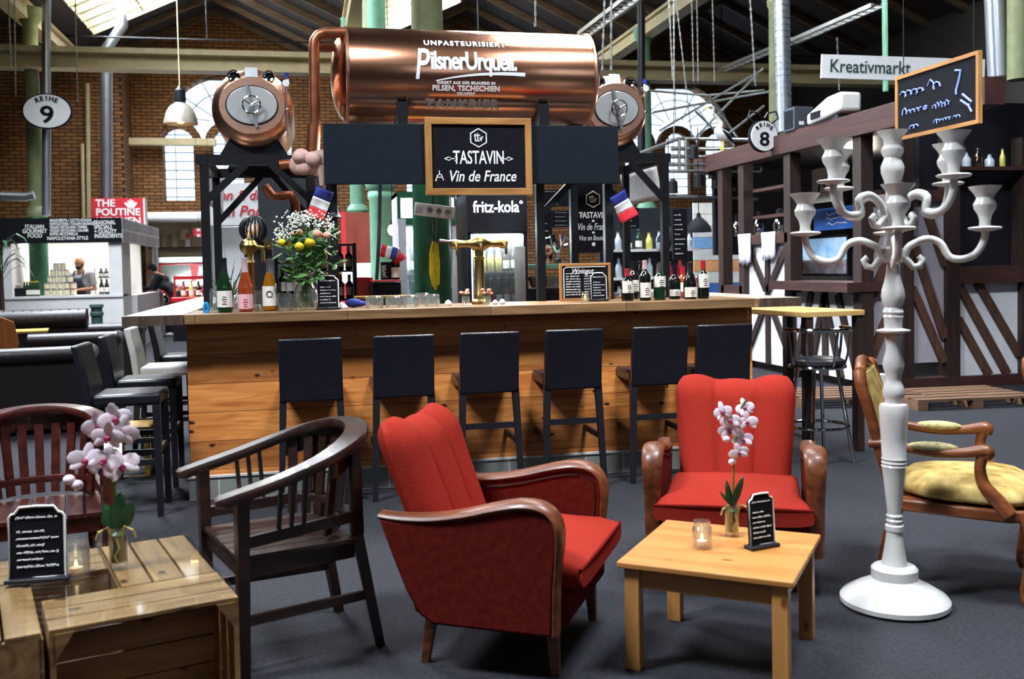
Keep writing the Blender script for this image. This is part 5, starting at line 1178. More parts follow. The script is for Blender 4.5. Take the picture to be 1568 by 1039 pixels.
bottle('dark wine bottle with a white label beside the black lettered carton', atY(606, 428, 8.05), .24, .036, 'wine', 'bottle_dark', 'slate', 'label_paper', (.08, .42), 'bottles by the cash drawer')
t = thing('wooden_shelf', 'small pale wooden shelf frame behind the upturned tumblers', 'shelf', atY(585, 468, 7.6)); 
G().bb(-.2, .3, 0, .2, .06, .075).build('board', M('yellow_wood'), t, smooth=0); G().bb(-.2, -.185, 0, .2, -.2, .06).build('side', M('yellow_wood'), t, smooth=0); G().bb(.285, .3, 0, .2, -.2, .06).build('side', M('yellow_wood'), t, smooth=0)
# black panel, round grille lamp and plant behind the left tap
boxat('black_cabinet', 'flat black cabinet behind the left beer tap', 'panel', 378, 369, 417, 466, 7.1, .12, 'black_wood')
c = atY(388, 351, 7.05); t = thing('cage_lamp', 'round dark cage lamp standing on the black cabinet panel', 'lamp', c)
for k in range(9):
    g = G(); a = pi*k/9; g.tube([(.085*cos(2*pi*i/20)*cos(a), .085*cos(2*pi*i/20)*sin(a), .085*sin(2*pi*i/20)) for i in range(20)], .006, 5, closed=True); g.build('cage_wire', M('black_steel'), t)
G().tube([(.083*cos(2*pi*i/24), -.01, .083*sin(2*pi*i/24)) for i in range(24)], .016, 8, closed=True).build('cage_ring', M('black_wood'), t); G().ball((0, 0, 0), .04).build('bulb', M('wax'), t)
b = atY(345, 430, 7.6); t = thing('potted_plant', 'spiky green plant behind the left frame post', 'plant', Vector((b.x, 7.6, .9)))
G().lathe([(.06, 0), (.08, .14), (.07, .14), (.001, .12)], n=16).build('pot', M('slate'), t)
for k in range(14):
    a = k*2.4; g = G(); L_ = .4+.1*(k % 3); g.tube([(0, 0, .12), (.08*cos(a), .08*sin(a), .12+L_*.5), (.2*cos(a), .2*sin(a), .12+L_*(.95-.25*(k % 2)))], [.012, .016, .002], 6, flat=(.3, 1)); g.build('leaf', M('dark_leaf'), t)
# ------------------------------------------------------------------ boards and shelf things at the right back of the bar
def slate_board(label, px0, py0, px1, py1, Y, lines, seed, rz=0):
    a, b = atY(px0, py1, Y), atY(px1, py0, Y); w, h = b.x-a.x, b.z-a.z
    t = thing('wall_chalkboard', label, 'chalkboard', ((a.x+b.x)/2, Y, (a.z+b.z)/2), rz, 'chalkboards behind the bar'); G().bb(-w/2, w/2, 0, .03, -h/2, h/2).build('slate', M('slate'), t, smooth=0)
    if lines:
        g = G(); rr = random.Random(seed)
        for i in range(lines): strokes(g, scribble(rr, -w*.38, w*rr.uniform(-.1, .36), h*(.38-.76*i/max(1, lines-1)), h*.03), h*.004, (0, -.004, 0))
        tag(g.build('chalk_writing', M('chalk'), t), kind='stuff')
    return t, w, h
t, w, h = slate_board('tall chalkboard with a hexagon emblem behind the right end of the fascia', 878, 280, 938, 387, 7.7, 0, 1)
logo(t, -.008, .0, .15, .065, .0055)
text('TASTAVIN', .07, (.0, -.006, .02), M('chalk'), t, wx=.75, bold=.001); text('=         =', .07, (0, -.006, .02), M('chalk'), t, wx=.9)
text('Vin de France', .08, (.0, -.006, -.075), M('chalk'), t, wx=.62, shear=.25); text('Vins en Bouteille', .06, (.0, -.006, -.165), M('chalk'), t, wx=.62, shear=.25)
g = G()
for x, z in ((0, -.025), (0, -.12)): g.ball((x, -.004, z), .012, 6, 5, (1, .2, .8))
g.ball((0, -.004, -.215), .016, 8, 5, (1, .2, 1)); g.build('chalk_hearts', M('chalk'), t)
slate_board('wide chalkboard high at the back between the frame posts', 822, 290, 878, 316, 9.8, 2, 3)
slate_board('narrow tall chalkboard left of the metal trophy', 824, 322, 845, 397, 9.7, 6, 4)
slate_board('chalkboard with faint rows above the metal trophy', 846, 322, 877, 348, 9.75, 4, 5)
slate_board('chalkboard with a framed edge behind the french flag', 950, 318, 978, 350, 11, 4, 6)
slate_board('narrow tall menu board hanging right of the right frame post', 1031, 320, 1052, 398, 9.2, 9, 7)
t = thing('trophy', 'silver trophy cup standing on the pale green shelf behind the bar', 'trophy', atY(854, 402, 9.3))
G().lathe([(.05, 0), (.05, .03), (.02, .04), (.015, .1), (.03, .12), (.07, .2), (.08, .27), (.07, .27), (.05, .2), (.001, .14)], n=18, cap=False).build('cup', M('chrome'), t)
for s in (-1, 1): G().tube([(s*.07, 0, .25), (s*.12, 0, .24), (s*.11, 0, .18), (s*.05, 0, .16)], .008, 6).build('handle', M('chrome'), t)
boxat('green_shelf', 'pale green shelf board behind the price board', 'shelf', 806, 403, 884, 412, 9.2, .5, 'green_iron')
boxat('shelf_unit', 'dark shelf unit under the pale green board', 'shelf', 808, 440, 870, 470, 9.15, .5, 'fridge_dark')
g = G()
t = thing('glass_tray', 'tray of drinking glasses on the dark shelf behind the bar', 'tray', atY(838, 441, 9.3)); G().bb(-.16, .16, -.1, .1, 0, .02).build('tray', M('steel'), t, smooth=0)
for i in range(5):
    for j in range(2): tumbler('clear glass on the tray behind the price board', t.location+Vector((-.13+.065*i, -.05+.1*j, .021)), .03, .1, True, 'glasses on the tray')
t = thing('bread_basket', 'round wicker basket left of the tray of glasses', 'basket', atY(822, 440, 9.0)); mat('wicker', '#8a6c48', .7, scale=60, col2='#5a4228', bump=.4); G().lathe([(.05, 0), (.08, .08), (.085, .1), (.075, .1), (.07, .08), (.001, .01)], n=18).build('basket', M('wicker'), t)
g = G(); g.lathe([(.001, 0), (.02, .0), (.006, .06), (.004, .1)], n=8)
for a in range(8): g.ball((.03*cos(a*.785), -.01, .12+.03*sin(a*.785)), .018, 6, 5)
solo(g, 'paper_flower', M('petal_pink'), 'pink paper flower on the pale green shelf', 'flower', loc=atY(839, 403, 9.25))
a0 = atY(800, 290, 6.9)
g = G(); g.tube([atY(690, 300, 6.8), atY(692, 380, 6.8), atY(691, 440, 6.8)], .005, 6); solo(g, 'beer_hose', M('steel'), 'thin hose hanging left of the beer tap', 'hose')
# ------------------------------------------------------------------ people
def person(label, loc, rz, J, top, legs, skin, hair=None, extra=None, apron=None, beard=False, shoes='fabric_white', group=None):
    """J: joint positions in the figure's own frame, +x is the way the figure faces"""
    t = thing('person', label, 'person', loc, rz, group); V = lambda k: Vector(J[k])
    g = G(); hd, nk, ch, pv = V('head'), V('neck'), V('chest'), V('pelvis'); f = Vector(J.get('look', (1, 0, 0))).normalized(); sd = Vector((0, 0, 1)).cross(f).normalized(); u = f.cross(sd)
    Rm = Matrix((f, sd, u)).transposed()
    g.ball(hd, .1, 16, 12, (.98, .76, 1.2), Rm); g.ball(hd-u*.05+f*.03, .07, 12, 8, (.9, .8, 1), Rm)
    g.tube([hd+f*.095+u*.02, hd+f*.118-u*.022], [.01, .017], 6); g.tube([hd+f*.094+sd*.022-u*.052, hd+f*.098-u*.05, hd+f*.094-sd*.022-u*.052], .008, 6)
    for s in (-1, 1):
        g.ball(hd+sd*s*.076-f*.005, .03, 8, 6, (.6, .35, 1), Rm); g.ball(hd+f*.082+sd*s*.034+u*.014, .014, 8, 6)
    g.tube([hd-u*.07-f*.015, nk, ch+Vector((0, 0, .08))], [.055, .055, .08], 12)
    g.tube([ch+Vector((0, 0, .06)), ch-Vector((0, 0, .08)), (ch+pv)/2, pv], [.12, .145, .135, .14], 14, flat=(.8, 1.15))
    for s in 'lr':
        S, E_, H = V('sh'+s), V('el'+s), V('ha'+s); g.tube([S, S.lerp(E_, .5), E_, E_.lerp(H, .5), H], [.055, .05, .042, .04, .028], 10); g.tube([ch, S], [.1, .06], 10)
        d = (H-E_).normalized(); w = d.cross(Vector((0, 0, 1))); w = w.normalized() if w.length > .1 else Vector((0, 1, 0)); g.ball(H+d*.045, .045, 10, 7, (1, .9, .5))
        for k in range(4): p = H+d*.08+w*(k-1.5)*.02; L_ = (.06, .072, .068, .05)[k]; g.tube([p, p+d*L_*.55-Vector((0, 0, .008)), p+d*L_-Vector((0, 0, .028))], [.01, .009, .008], 6)
        p = H+d*.03-w*.035; g.tube([p, p-w*.02+d*.025, p-w*.022+d*.05], [.012, .011, .009], 6)
        K, F = V('kn'+s), V('ft'+s); hp = pv+Vector((0, (.1 if s == 'l' else -.1), -.04)); g.tube([hp, K, F+Vector((0, 0, .08))], [.085, .06, .045], 10); g.ball(F+Vector((.05, 0, .035)), .05, 10, 6, (2.3, .8, .7))
    o = g.build('body', skin, t, smooth=180); md = o.modifiers.new('r', 'REMESH'); md.mode = 'VOXEL'; md.voxel_size = .011; md.use_smooth_shade = True
    def cloth(gg, name, m):
        c = gg.build(name, m, t, smooth=180); q = c.modifiers.new('r', 'REMESH'); q.mode = 'VOXEL'; q.voxel_size = .014; q.use_smooth_shade = True; return c
    g = G(); g.tube([ch+Vector((0, 0, .085)), ch-Vector((0, 0, .08)), (ch+pv)/2, pv-Vector((0, 0, .05))], [.135, .165, .155, .158], 14, flat=(.82, 1.15))
    for s in 'lr':
        S, E_, H = V('sh'+s), V('el'+s), V('ha'+s); g.tube([ch+Vector((0, 0, .02)), S], [.12, .075], 10); g.ball(S, .076, 10, 7)
        if top[1] == 'short': g.tube([S, S.lerp(E_, .75)], [.072, .065], 10)
        else: g.tube([S, E_, H], [.07, .058, .045], 10)
    cloth(g, 'shirt' if top[1] == 'short' else 'jacket', top[0])
    g = G(); g.tube([pv+Vector((0, 0, .04)), pv-Vector((0, 0, .08))], [.15, .16], 12, flat=(.85, 1.15))
    for s in 'lr':
        K, F = V('kn'+s), V('ft'+s); hp = pv+Vector((0, (.09 if s == 'l' else -.09), -.05)); g.tube([hp, K, F+Vector((0, 0, .09))], [.105, .078, .065], 12)
    cloth(g, 'trousers', legs)
    for s in 'lr': F = V('ft'+s); gg = G(); gg.ball(F+Vector((.05, 0, .04)), .055, 12, 7, (2.3, .85, .75)); gg.build('shoe', M(shoes), t, smooth=60)
    if hair: gg = G(); gg.ball(hd-f*.018+u*.03, .104, 16, 10, (1, .82, 1.02), Rm); gg.build('hair', M(hair), t, smooth=60)
    if beard:
        gg = G(); gg.ball(hd+f*.04-u*.085, .06, 12, 8, (.95, .9, .8), Rm); gg.tube([hd+sd*.07-u*.02, hd+sd*.06+f*.03-u*.08, hd+f*.07-u*.1, hd-sd*.06+f*.03-u*.08, hd-sd*.07-u*.02], .02, 8); gg.build('beard', M('hair'), t, smooth=60)
    for s in (-1, 1):
        gg = G(); gg.ball(hd+f*.094+sd*s*.034+u*.014, .006, 8, 5); gg.build('eye', M('slate'), t, smooth=60)
    if apron:
        gg = G(); rows = []
        for i in range(10):
            z = pv.z-.42 + (ch.z+.06-pv.z+.42)*i/9; w = .17 if z < ch.z-.1 else .11; rows.append([(.165+(.02 if z < pv.z else 0)-.35*((j/6-.5)*2*w)**2*8*.3+ch.x*.0, (j/6-.5)*2*w, z) for j in range(7)])
        gg.loft(rows, cap=False, ring_closed=False); a = gg.build('apron', M(apron), t); q = a.modifiers.new('s', 'SOLIDIFY'); q.thickness = .008
        gg = G(); 
        for s in (-1, 1): gg.tube([(.15, s*.1, ch.z+.05), (.05, s*.09, ch.z+.19), (-.06, s*.05, ch.z+.2)], .012, 6)
        gg.build('apron_strap', M(apron), t)
    return t
ST = dict(head=(.02, 0, 1.63), neck=(0, 0, 1.49), chest=(0, 0, 1.28), pelvis=(0, 0, .95), shl=(0, .19, 1.41), shr=(0, -.19, 1.41), knl=(.02, .1, .5), knr=(.02, -.1, .5), ftl=(0, .11, 0), ftr=(0, -.11, 0))
c = atY(124, 440, 19.75)
person('bald bearded man in a grey shirt and navy apron behind the white stall counter', (c.x, 19.75, 0), radians(-105), dict(ST, ell=(.0, .27, 1.14), elr=(.0, -.27, 1.14), hal=(.24, .06, 1.12), har=(.24, -.06, 1.14), look=(1, -.35, -.12)), (M('grey_cloth'), 'short'), M('denim'), M('skin'), None, apron='denim', beard=True)
g = G(); g.ball((0, 0, 0), .07, 10, 7, (1, .8, 1)); g.ball((.03, 0, -.06), .05, 8, 6); d = Vector((cos(radians(-105)), sin(radians(-105)), 0)); solo(g, 'cleaning_cloth', M('cola_red'), 'red cloth held by the man in the navy apron', 'cloth', loc=Vector((c.x, 19.75, 1.15))+d*.36)
c = atY(48, 440, 20.3)
person('person in black with dark hair turned away behind the stall column', (c.x, 20.3, 0), radians(120), dict(ST, ell=(.05, .25, 1.15), elr=(.05, -.25, 1.15), hal=(.3, .15, 1.1), har=(.3, -.15, 1.1), look=(1, .2, -.2)), (M('dark_cloth'), 'long'), M('dark_cloth'), M('skin'), 'hair')
c = atZ(250, 513)
person('person in a black jacket and white shoes leaning on the stall side counter', (c.x+.28, c.y-.5, 0), radians(175), dict(head=(.42, 0, 1.48), neck=(.3, 0, 1.38), chest=(.17, 0, 1.22), pelvis=(-.1, 0, .95), shl=(.25, .19, 1.33), shr=(.25, -.19, 1.33), ell=(.38, .24, 1.08), elr=(.38, -.22, 1.08), hal=(.58, .12, 1.07), har=(.58, -.1, 1.07), knl=(-.08, .11, .5), knr=(-.02, -.1, .5), ftl=(-.2, .12, 0), ftr=(.02, -.12, 0), look=(1, 0, -.15)), (M('dark_cloth'), 'long'), M('dark_cloth'), M('skin'), 'hair')
# ------------------------------------------------------------------ white food stall on the left
SY = 18.8; SX = lambda px: atY(px, 440, SY).x; sz = lambda py, px=100: atY(px, py, SY).z
xl, xr = SX(6), SX(188); zc0, zo, zt = sz(456), sz(371), sz(334)
t = thing('food_stall', 'white food stall with a black menu header and an open serving hatch', 'food stall', ((xl+xr)/2, SY, 0)); h2 = (xr-xl)/2
G().bb(-h2, h2, 0, .08, 0, zc0).build('counter_front', M('stall_white'), t, smooth=0)
G().bb(-h2, h2, -.03, .5, zc0, zc0+.04).build('counter_top', M('stall_white'), t, smooth=0)
for xa_, xb_ in ((-h2, -h2+.14), (h2-.22, h2)): G().bb(xa_, xb_, 0, .1, zc0+.04, zo).build('hatch_post', M('stall_white'), t, smooth=0)
G().bb(-h2, h2, 2.1, 2.2, 0, zt).build('rear_wall', M('stall_white'), t, smooth=0); G().bb(-h2-.0, -h2+.08, .1, 2.1, 0, zt).build('end_wall', M('stall_white'), t, smooth=0)
G().bb(-h2, h2, .0, 2.2, zt-.05, zt).build('roof_panel', M('stall_white'), t, smooth=0)
G().bb(-h2-.05, h2+.02, -.06, 0, zo-.01, zt).build('menu_header', M('slate'), t, smooth=0)
L_ = 4.6
for y0, y1 in ((.1, .9), (L_-.35, L_)): G().bb(h2-.08, h2, y0, y1, 1.0 if y0 > 1 else 0, zt).build('side_post', M('stall_white'), t, smooth=0)
G().bb(h2-.1, h2+.1, .9, L_, 0, 1.0).build('side_counter', M('fabric_white'), t, smooth=0)
brickmat('grey_blocks', '#bcbcbe', '#a8a8ac', '#e0e0e0', .85, .22, 'YZ', ms=.02)
G().bb(h2-.08, h2+.03, 0, L_, zo, zt).build('side_header', M('grey_blocks'), t, smooth=0)
wz = (zt-zo)
def st(b, s, px, py, al='CENTER', wx=.85): p = atY(px, py, SY-.07); text(b, s, (p.x-t.location.x, -.064, p.z), M('chalk'), t, wx=wx, align=al, bold=.0015, line=.8)
st('ITALIAN\nGOURMET\nFOOD', .1, 53, 354); 
for i, l in enumerate(['MARGHERITA / COTTO-FUNGHI', 'NAPOLETANA / ITALIAN SAUSAGE', 'VEGAN ORTOLANA / PARMA', 'VEGGIE ORTOLANA / SALAME', 'BUFFEL MOZZARELLA']): st(l, .072, 76, 337.5+i*5.2, 'LEFT', .66)
st('NAPOLETANA STYLE', .085, 72, 365, 'LEFT', .85); st('SEASONAL\nSPECIALS\n+ QUALITY\nINGREDIENTS', .1, 144, 351, 'LEFT', .75)
l = bpy.data.lights.new('stall_light', 'AREA'); l.shape = 'RECTANGLE'; l.size = 2.0; l.size_y = .5; l.energy = 70; l.color = (1, .96, .92); o = bpy.data.objects.new('stall_light', l); o.location = ((xl+xr)/2, SY+1.0, zt-.1); COL.objects.link(o)
cz = zc0+.04
def on(px, dy): p = atY(px, 450, SY+dy); return Vector((p.x, SY+dy, cz))
rows = [5, 5, 4, 3, 2]; hcan = .118
mat('tin_label', '#d8cfae', .5, var=.2, scale=30); words_ = ['bottom', 'second', 'third', 'fourth', 'top']; nth = ['first', 'second', 'third', 'fourth', 'fifth']
for r_, n in enumerate(rows):
    for i in range(n):
        p = on(93, .3)+Vector(((i-(n-1)/2)*.112, 0, r_*hcan)); tt = thing('food_tin', 'pale food tin, %s from the left, %s row of the stall stack' % (nth[i], words_[r_]), 'tin', p, 0, 'stacked food tins')
        G().lathe([(.05, 0), (.05, .115), (.001, .115)], n=16).build('can', M('steel'), tt); G().lathe([(.0508, .012), (.0508, .1)], n=16, cap=False).build('wrapper', M('tin_label'), tt)
for i in range(6): small_bottle('dark green oil bottle %s from the left by the stall column' % (nth+['sixth'])[i], on(38+i*4.0, .25), .038, .27, 'bottle_green', 'petal_yellow', 'label_paper', 'oil bottles on the stall counter')
g = G(); g.bb(-.14, .14, 0, .2, 0, .15); solo(g, 'black_crate', M('slate'), 'low black crate at the left end of the stall counter', 'crate', loc=on(27, .2), bevel=.006)
tt = thing('bottle_shelf', 'two tier wire shelf of dark bottles at the right end of the stall hatch', 'shelf', on(160, .35)); 
for z in (0, .3): G().bb(-.16, .16, -.08, .08, z, z+.012).build('tier', M('steel'), tt, smooth=0)
for s in (-1, 1): G().bb(s*.155-.006, s*.155+.006, -.01, .01, 0, .5).build('upright', M('steel'), tt, smooth=0)
for i in range(2):
    for z in (.013, .313): small_bottle('dark bottle on the %s tier of the wire shelf in the stall, %s one' % ('lower' if z < .1 else 'upper', 'left' if i == 0 else 'right'), on(156+i*8, .35)+Vector((0, 0, z)), .042, .28 if z < .1 else .17, 'bottle_dark', 'steel', 'label_paper', 'bottles on the stall wire shelf')
g = G(); g.lathe([(.05, 0), (.055, .1), (.04, .1), (.04, .22), (.001, .24)], n=12); solo(g, 'coffee_pot', M('steel'), 'small silver pot at the far left on the stall counter', 'pot', loc=on(28, .35)+Vector((0, 0, .0)))
# potted palm at the left edge
b = atY(4, 470, 17.6); tt = thing('potted_palm', 'thin leaved palm in front of the left end of the white stall', 'plant', (b.x, 17.6, 0)); G().lathe([(.16, 0), (.2, .45), (.17, .45), (.001, .4)], n=18).build('pot', M('grey_plastic'), tt); G().cyl((0, 0, .4), (0, 0, 1.5), .04, .03).build('trunk', M('timber'), tt)
rng = random.Random(4)
for k in range(16):
    a = k*2.4; g = G(); e = .35+.2*rng.random(); g.tube([(0, 0, 1.3+.03*k), (e*.35*cos(a), e*.35*sin(a), 1.5+.04*k), (e*.75*cos(a), e*.75*sin(a), 1.58+.04*k), (e*1.1*cos(a), e*1.1*sin(a), 1.5+.04*k), (e*1.3*cos(a), e*1.3*sin(a), 1.36+.04*k)], [.006, .02, .026, .016, .002], 6, flat=(.2, 1)); g.build('frond', M('dark_leaf'), tt)
# red rooftop sign
a, b_ = atY(141, 340, 22.2), atY(219, 303, 22.2); w, h = b_.x-a.x, b_.z-a.z; t = thing('shop_sign', 'red shop sign with white capitals and a maple leaf above the white stall', 'sign', ((a.x+b_.x)/2, 22.2, (a.z+b_.z)/2))
G().bb(-w/2, w/2, 0, .3, -h/2-.3, h/2).build('sign_box', M('sign_red'), t, smooth=0); G().bb(w/2, w/2+.03, 0, .3, -h/2-.3, h/2).build('edge', M('sign_white'), t, smooth=0)
for i, l in enumerate(('THE', 'POUTINE', 'KITCHEN')): text(l, .21, (-w/2+.08, -.005, h/2-.11-.19*i), M('chalk'), t, bold=.006, align='LEFT', wx=1.02)
g = G(); ml = [(0, .1), (.025, .06), (.05, .07), (.045, .02), (.075, .045), (.1, .03), (.09, -.0), (.05, -.04), (.055, -.055), (.008, -.05), (.008, -.09)]; g.prism([(x*1.3, z*1.3) for x, z in ml+[(-x, z) for x, z in ml[::-1]][:-1]], -.006, 0); g.build('maple_leaf', M('chalk'), t, loc=(w/2-.25, 0, h/2-.14))
# kitchen stall with the red and white van to the right of it
Y2 = 24.2
t = thing('kitchen_stall', 'pale kitchen stall with a white awning box under the arched window', 'food stall', (atY(285, 400, Y2).x, Y2, 0)); h3 = 1.05
mat('kitchen_beige', '#b7a586', .6, var=.1, scale=5)
G().bb(-h3, h3+.9, 1.0, 1.08, 0, 2.75).build('rear_wall', M('kitchen_beige'), t, smooth=0); G().bb(-h3-.3, h3+.9, -.2, 1.0, 2.62, 2.82).build('awning_box', M('sign_white'), t, smooth=0, bevel=.05); G().bb(-h3+.1, h3, .8, 1.0, 2.0, 2.03).build('shelf', M('timber'), t, smooth=0)
c = t.location
for x, r, hh, m, l in ((-.6, .09, .3, 'kitchen_beige', 'beige pot first on the kitchen stall shelf'), (-.35, .1, .32, 'kitchen_beige', 'beige pot second on the kitchen stall shelf'), (-.05, .09, .28, 'white_paint', 'pale pot third on the kitchen stall shelf')):
    g = G(); g.lathe([(r*.8, 0), (r, hh*.8), (r*.7, hh), (.001, hh)], n=14); solo(g, 'storage_pot', M(m), l, 'pot', 'pots on the kitchen shelf', loc=(c.x+x, Y2+.9, 2.03))
small_bottle('red fire extinguisher hanging at the kitchen stall', (c.x+.62, Y2+.75, 2.035), .07, .42, 'cola_red', 'slate', None, 'kitchen stall equipment')
boxat('paper_notice', 'pale notice box with a red mark above the kitchen shelf', 'notice', 277, 350, 289, 367, Y2+.7, .1, 'kitchen_beige')
boxat('red_notice', 'small red notice on the pale notice box', 'notice', 285, 357, 290, 364, Y2+.64, .04, 'sign_red')
for px, l in ((304, 'small canadian flag hanging left of the frame post'), (321, 'small canadian flag hanging right of the frame post')):
    p = atY(px, 356, 20); tt = thing('canada_flag', l, 'flag', p, 0, 'canadian flags'); 
    for k, m in ((-1, 'flag_red'), (0, 'sign_white'), (1, 'flag_red')): G().bb(k*.065-.032, k*.065+.033, 0, .01, -.08, .08).build('stripe', M(m), tt, smooth=0)
    G().cyl((0, .02, .07), (0, .02, 2.2), .004, n=5).build('cord', M('black_steel'), tt)
    g = G(); g.prism([(x*.45, z*.45) for x, z in ml+[(-x, z) for x, z in ml[::-1]][:-1]], -.004, 0); g.build('maple_leaf', M('flag_red'), tt)
vx0, vx1 = atY(232, 420, 23.4).x, atY(325, 420, 23.4).x; w = (vx1-vx0)/2
t = thing('camper_van', 'rounded red and white camper van used as a stall behind the bar corner', 'van', ((vx0+vx1)/2, 23.4, 0))
g = G(); g.loft([[(-w, 0, .35), (w, 0, .35), (w, .75, .35), (-w, .75, .35)], [(-w, -.06, 1.05), (w, -.06, 1.05), (w, .75, 1.05), (-w, .75, 1.05)]]); g.build('lower_body', M('van_red'), t, bevel=.06, seg=3)
g = G(); g.loft([[(-w, -.06, 1.05), (w, -.06, 1.05), (w, .75, 1.05), (-w, .75, 1.05)], [(-w+.08, .14, 1.62), (w-.08, .14, 1.62), (w-.08, .75, 1.62), (-w+.08, .75, 1.62)]]); g.build('upper_body', M('van_red'), t, bevel=.03)
g = G(); g.loft([[(-w+.06, .1, 1.62), (w-.06, .1, 1.62), (w-.06, .75, 1.62), (-w+.06, .75, 1.62)], [(-w+.12, .2, 1.76), (w-.12, .2, 1.76), (w-.12, .75, 1.76), (-w+.12, .75, 1.76)]]); g.build('roof', M('sign_white'), t, bevel=.05, seg=3)
mat('van_glass', '#6a7068', .1, coat=.5)
for x0, x1 in ((-w+.16, -.0+.22), (.32, w-.14)): g = G(); g.loft([[(x0, -.052, 1.12), (x1, -.052, 1.12), (x1, -.03, 1.12), (x0, -.03, 1.12)], [(x0+.04, .1, 1.58), (x1-.04, .1, 1.58), (x1-.04, .12, 1.58), (x0+.04, .12, 1.58)]]); g.build('windscreen', M('van_glass'), t, smooth=0)
for s in (-1, 1): G().lathe([(.13, 0), (.13, -.03), (.1, -.05), (.001, -.06)], (s*w*.62, -.06, .8), 18, 'Y').build('headlamp', M('chrome'), t); G().lathe([(.3, 0), (.3, .2), (.001, .2)], (s*w*.75, .1, .3), 20, 'Y').build('wheel', M('black_leather'), t)
tt = thing('red_counter', 'red serving counter with bottles in front of the camper van', 'counter', (atY(290, 450, 21).x, 21, 0)); G().bb(-.34, .6, 0, .4, 0, .8).build('cabinet', M('slate'), tt, smooth=0); G().bb(-.36, .62, -.03, .42, .8, .9).build('top', M('van_red'), tt, smooth=0, bevel=.01); G().bb(-.34, .6, .3, .4, 1.26, 1.33).build('upper_rail', M('van_red'), tt, smooth=0)
for s in (-.34, .57): G().bb(s, s+.03, .3, .4, .9, 1.28).build('rail_post', M('van_red'), tt, smooth=0)
for i, (px, m, l) in enumerate(((281, 'bottle_rose', 'pink'), (293, 'lemon_drink', 'straw yellow'), (304, 'bottle_dark', 'dark'))): small_bottle('%s bottle with a pale label on the red serving counter' % l, (atY(px, 440, 21.1).x, 21.1, .9), .052, .33, m, 'steel', 'label_paper', 'bottles on the red counter')
# banner with red script behind the left tank stand
a, b_ = atY(318, 345, 12.5), atY(398, 280, 12.5); w, h = b_.x-a.x, b_.z-a.z; t = thing('stall_banner', 'white stall banner with red handwritten script behind the left tank stand', 'banner', ((a.x+b_.x)/2, 12.5, (a.z+b_.z)/2)); G().bb(-w/2, w/2, 0, .05, -h/2, h/2).build('panel', M('sign_white'), t, smooth=0)
for s in (-1, 1): G().bb(s*w/2-.03, s*w/2+.03, .05, .11, -t.location.z, h/2).build('post', M('green_iron'), t, smooth=0)
text('nn & du', .17, (.08, -.005, h*.2), M('sign_red'), t, shear=.3, bold=.002, wx=.95); text('n Pou', .19, (.12, -.005, -h*.18), M('sign_red'), t, shear=.3, bold=.002, wx=.95)
boxat('felt_screen', 'large plain grey screen behind the bouquet and copper elbow', 'screen', 404, 262, 494, 615, 10.6, .08, 'grey_plastic')
boxat('stall_backdrop', 'pale backdrop under the red script banner', 'backdrop', 318, 346, 398, 585, 12.6, .08, 'sign_white')
duct([atY(398, 560, 14.5), atY(398, 250, 14.5)], .05, 'thin green post left of the grey panel', 'post', 'green_iron', 0, cat='post')
# cloth canopies under the tank stands
for nm, pts, l in (('canopy_cloth', [(950, 268, 8.6), (1004, 252, 8.2), (1014, 305, 8.2), (955, 316, 8.6)], 'pale cloth stretched behind the right tank stand'), ('canopy_cloth', [(316, 262, 8.4), (344, 268, 8.8), (342, 328, 8.8), (318, 312, 8.4)], 'grey cloth hanging behind the left frame post')):
    P = [atY(*p) for p in pts]; g = G(); n = 6; vs = []
    for i in range(n+1):
        for j in range(n+1):
            u, v = i/n, j/n; q = P[0].lerp(P[1], u).lerp(P[3].lerp(P[2], u), v)-P[0]; q.y += .03*sin(u*6)*v; vs.append(q)
    g.add(vs, [(i*(n+1)+j, (i+1)*(n+1)+j, (i+1)*(n+1)+j+1, i*(n+1)+j+1) for i in range(n) for j in range(n)]); o = solo(g, nm, M('fabric_white'), l, 'cloth', 'cloths at the tank stands', loc=P[0]); o.modifiers.new('s', 'SOLIDIFY').thickness = .006
# red stall seen between the green columns
t = thing('red_stall', 'red panelled stall with a white counter between the pale green columns', 'food stall', (atY(600, 400, 16).x, 16, 0)); mat('rust_panel', '#7c3526', .6, var=.15, scale=4)
G().bb(-.75, .75, .6, .7, 1.3, 2.35).build('rear_panel', M('rust_panel'), t, smooth=0); G().bb(-.8, .8, 0, .12, 1.18, 1.5).build('lit_board', M('sign_white'), t, smooth=0); G().bb(-.8, .8, 0, .5, .75, 1.0).build('counter', M('sign_red'), t, smooth=0); G().bb(-.8, .8, .05, .45, 0, .75).build('base', M('sign_white'), t, smooth=0)
for s in (-.78, .72): G().bb(s, s+.06, .3, .36, 1.0, 2.35).build('post', M('sign_red'), t, smooth=0)
p = atY(601, 352, 13); t = thing('bare_bulb', 'bare warm light bulb hanging right of the pale green column', 'lamp', p); G().ball((0, 0, 0), .06, 12, 9, (1, 1, 1.2)).build('bulb', M('bulb_glow'), t); G().cyl((0, 0, .06), (0, 0, .13), .025).build('socket', M('black_steel'), t); G().cyl((0, 0, .12), (0, 0, 3), .006, n=5).build('cord', M('black_steel'), t)
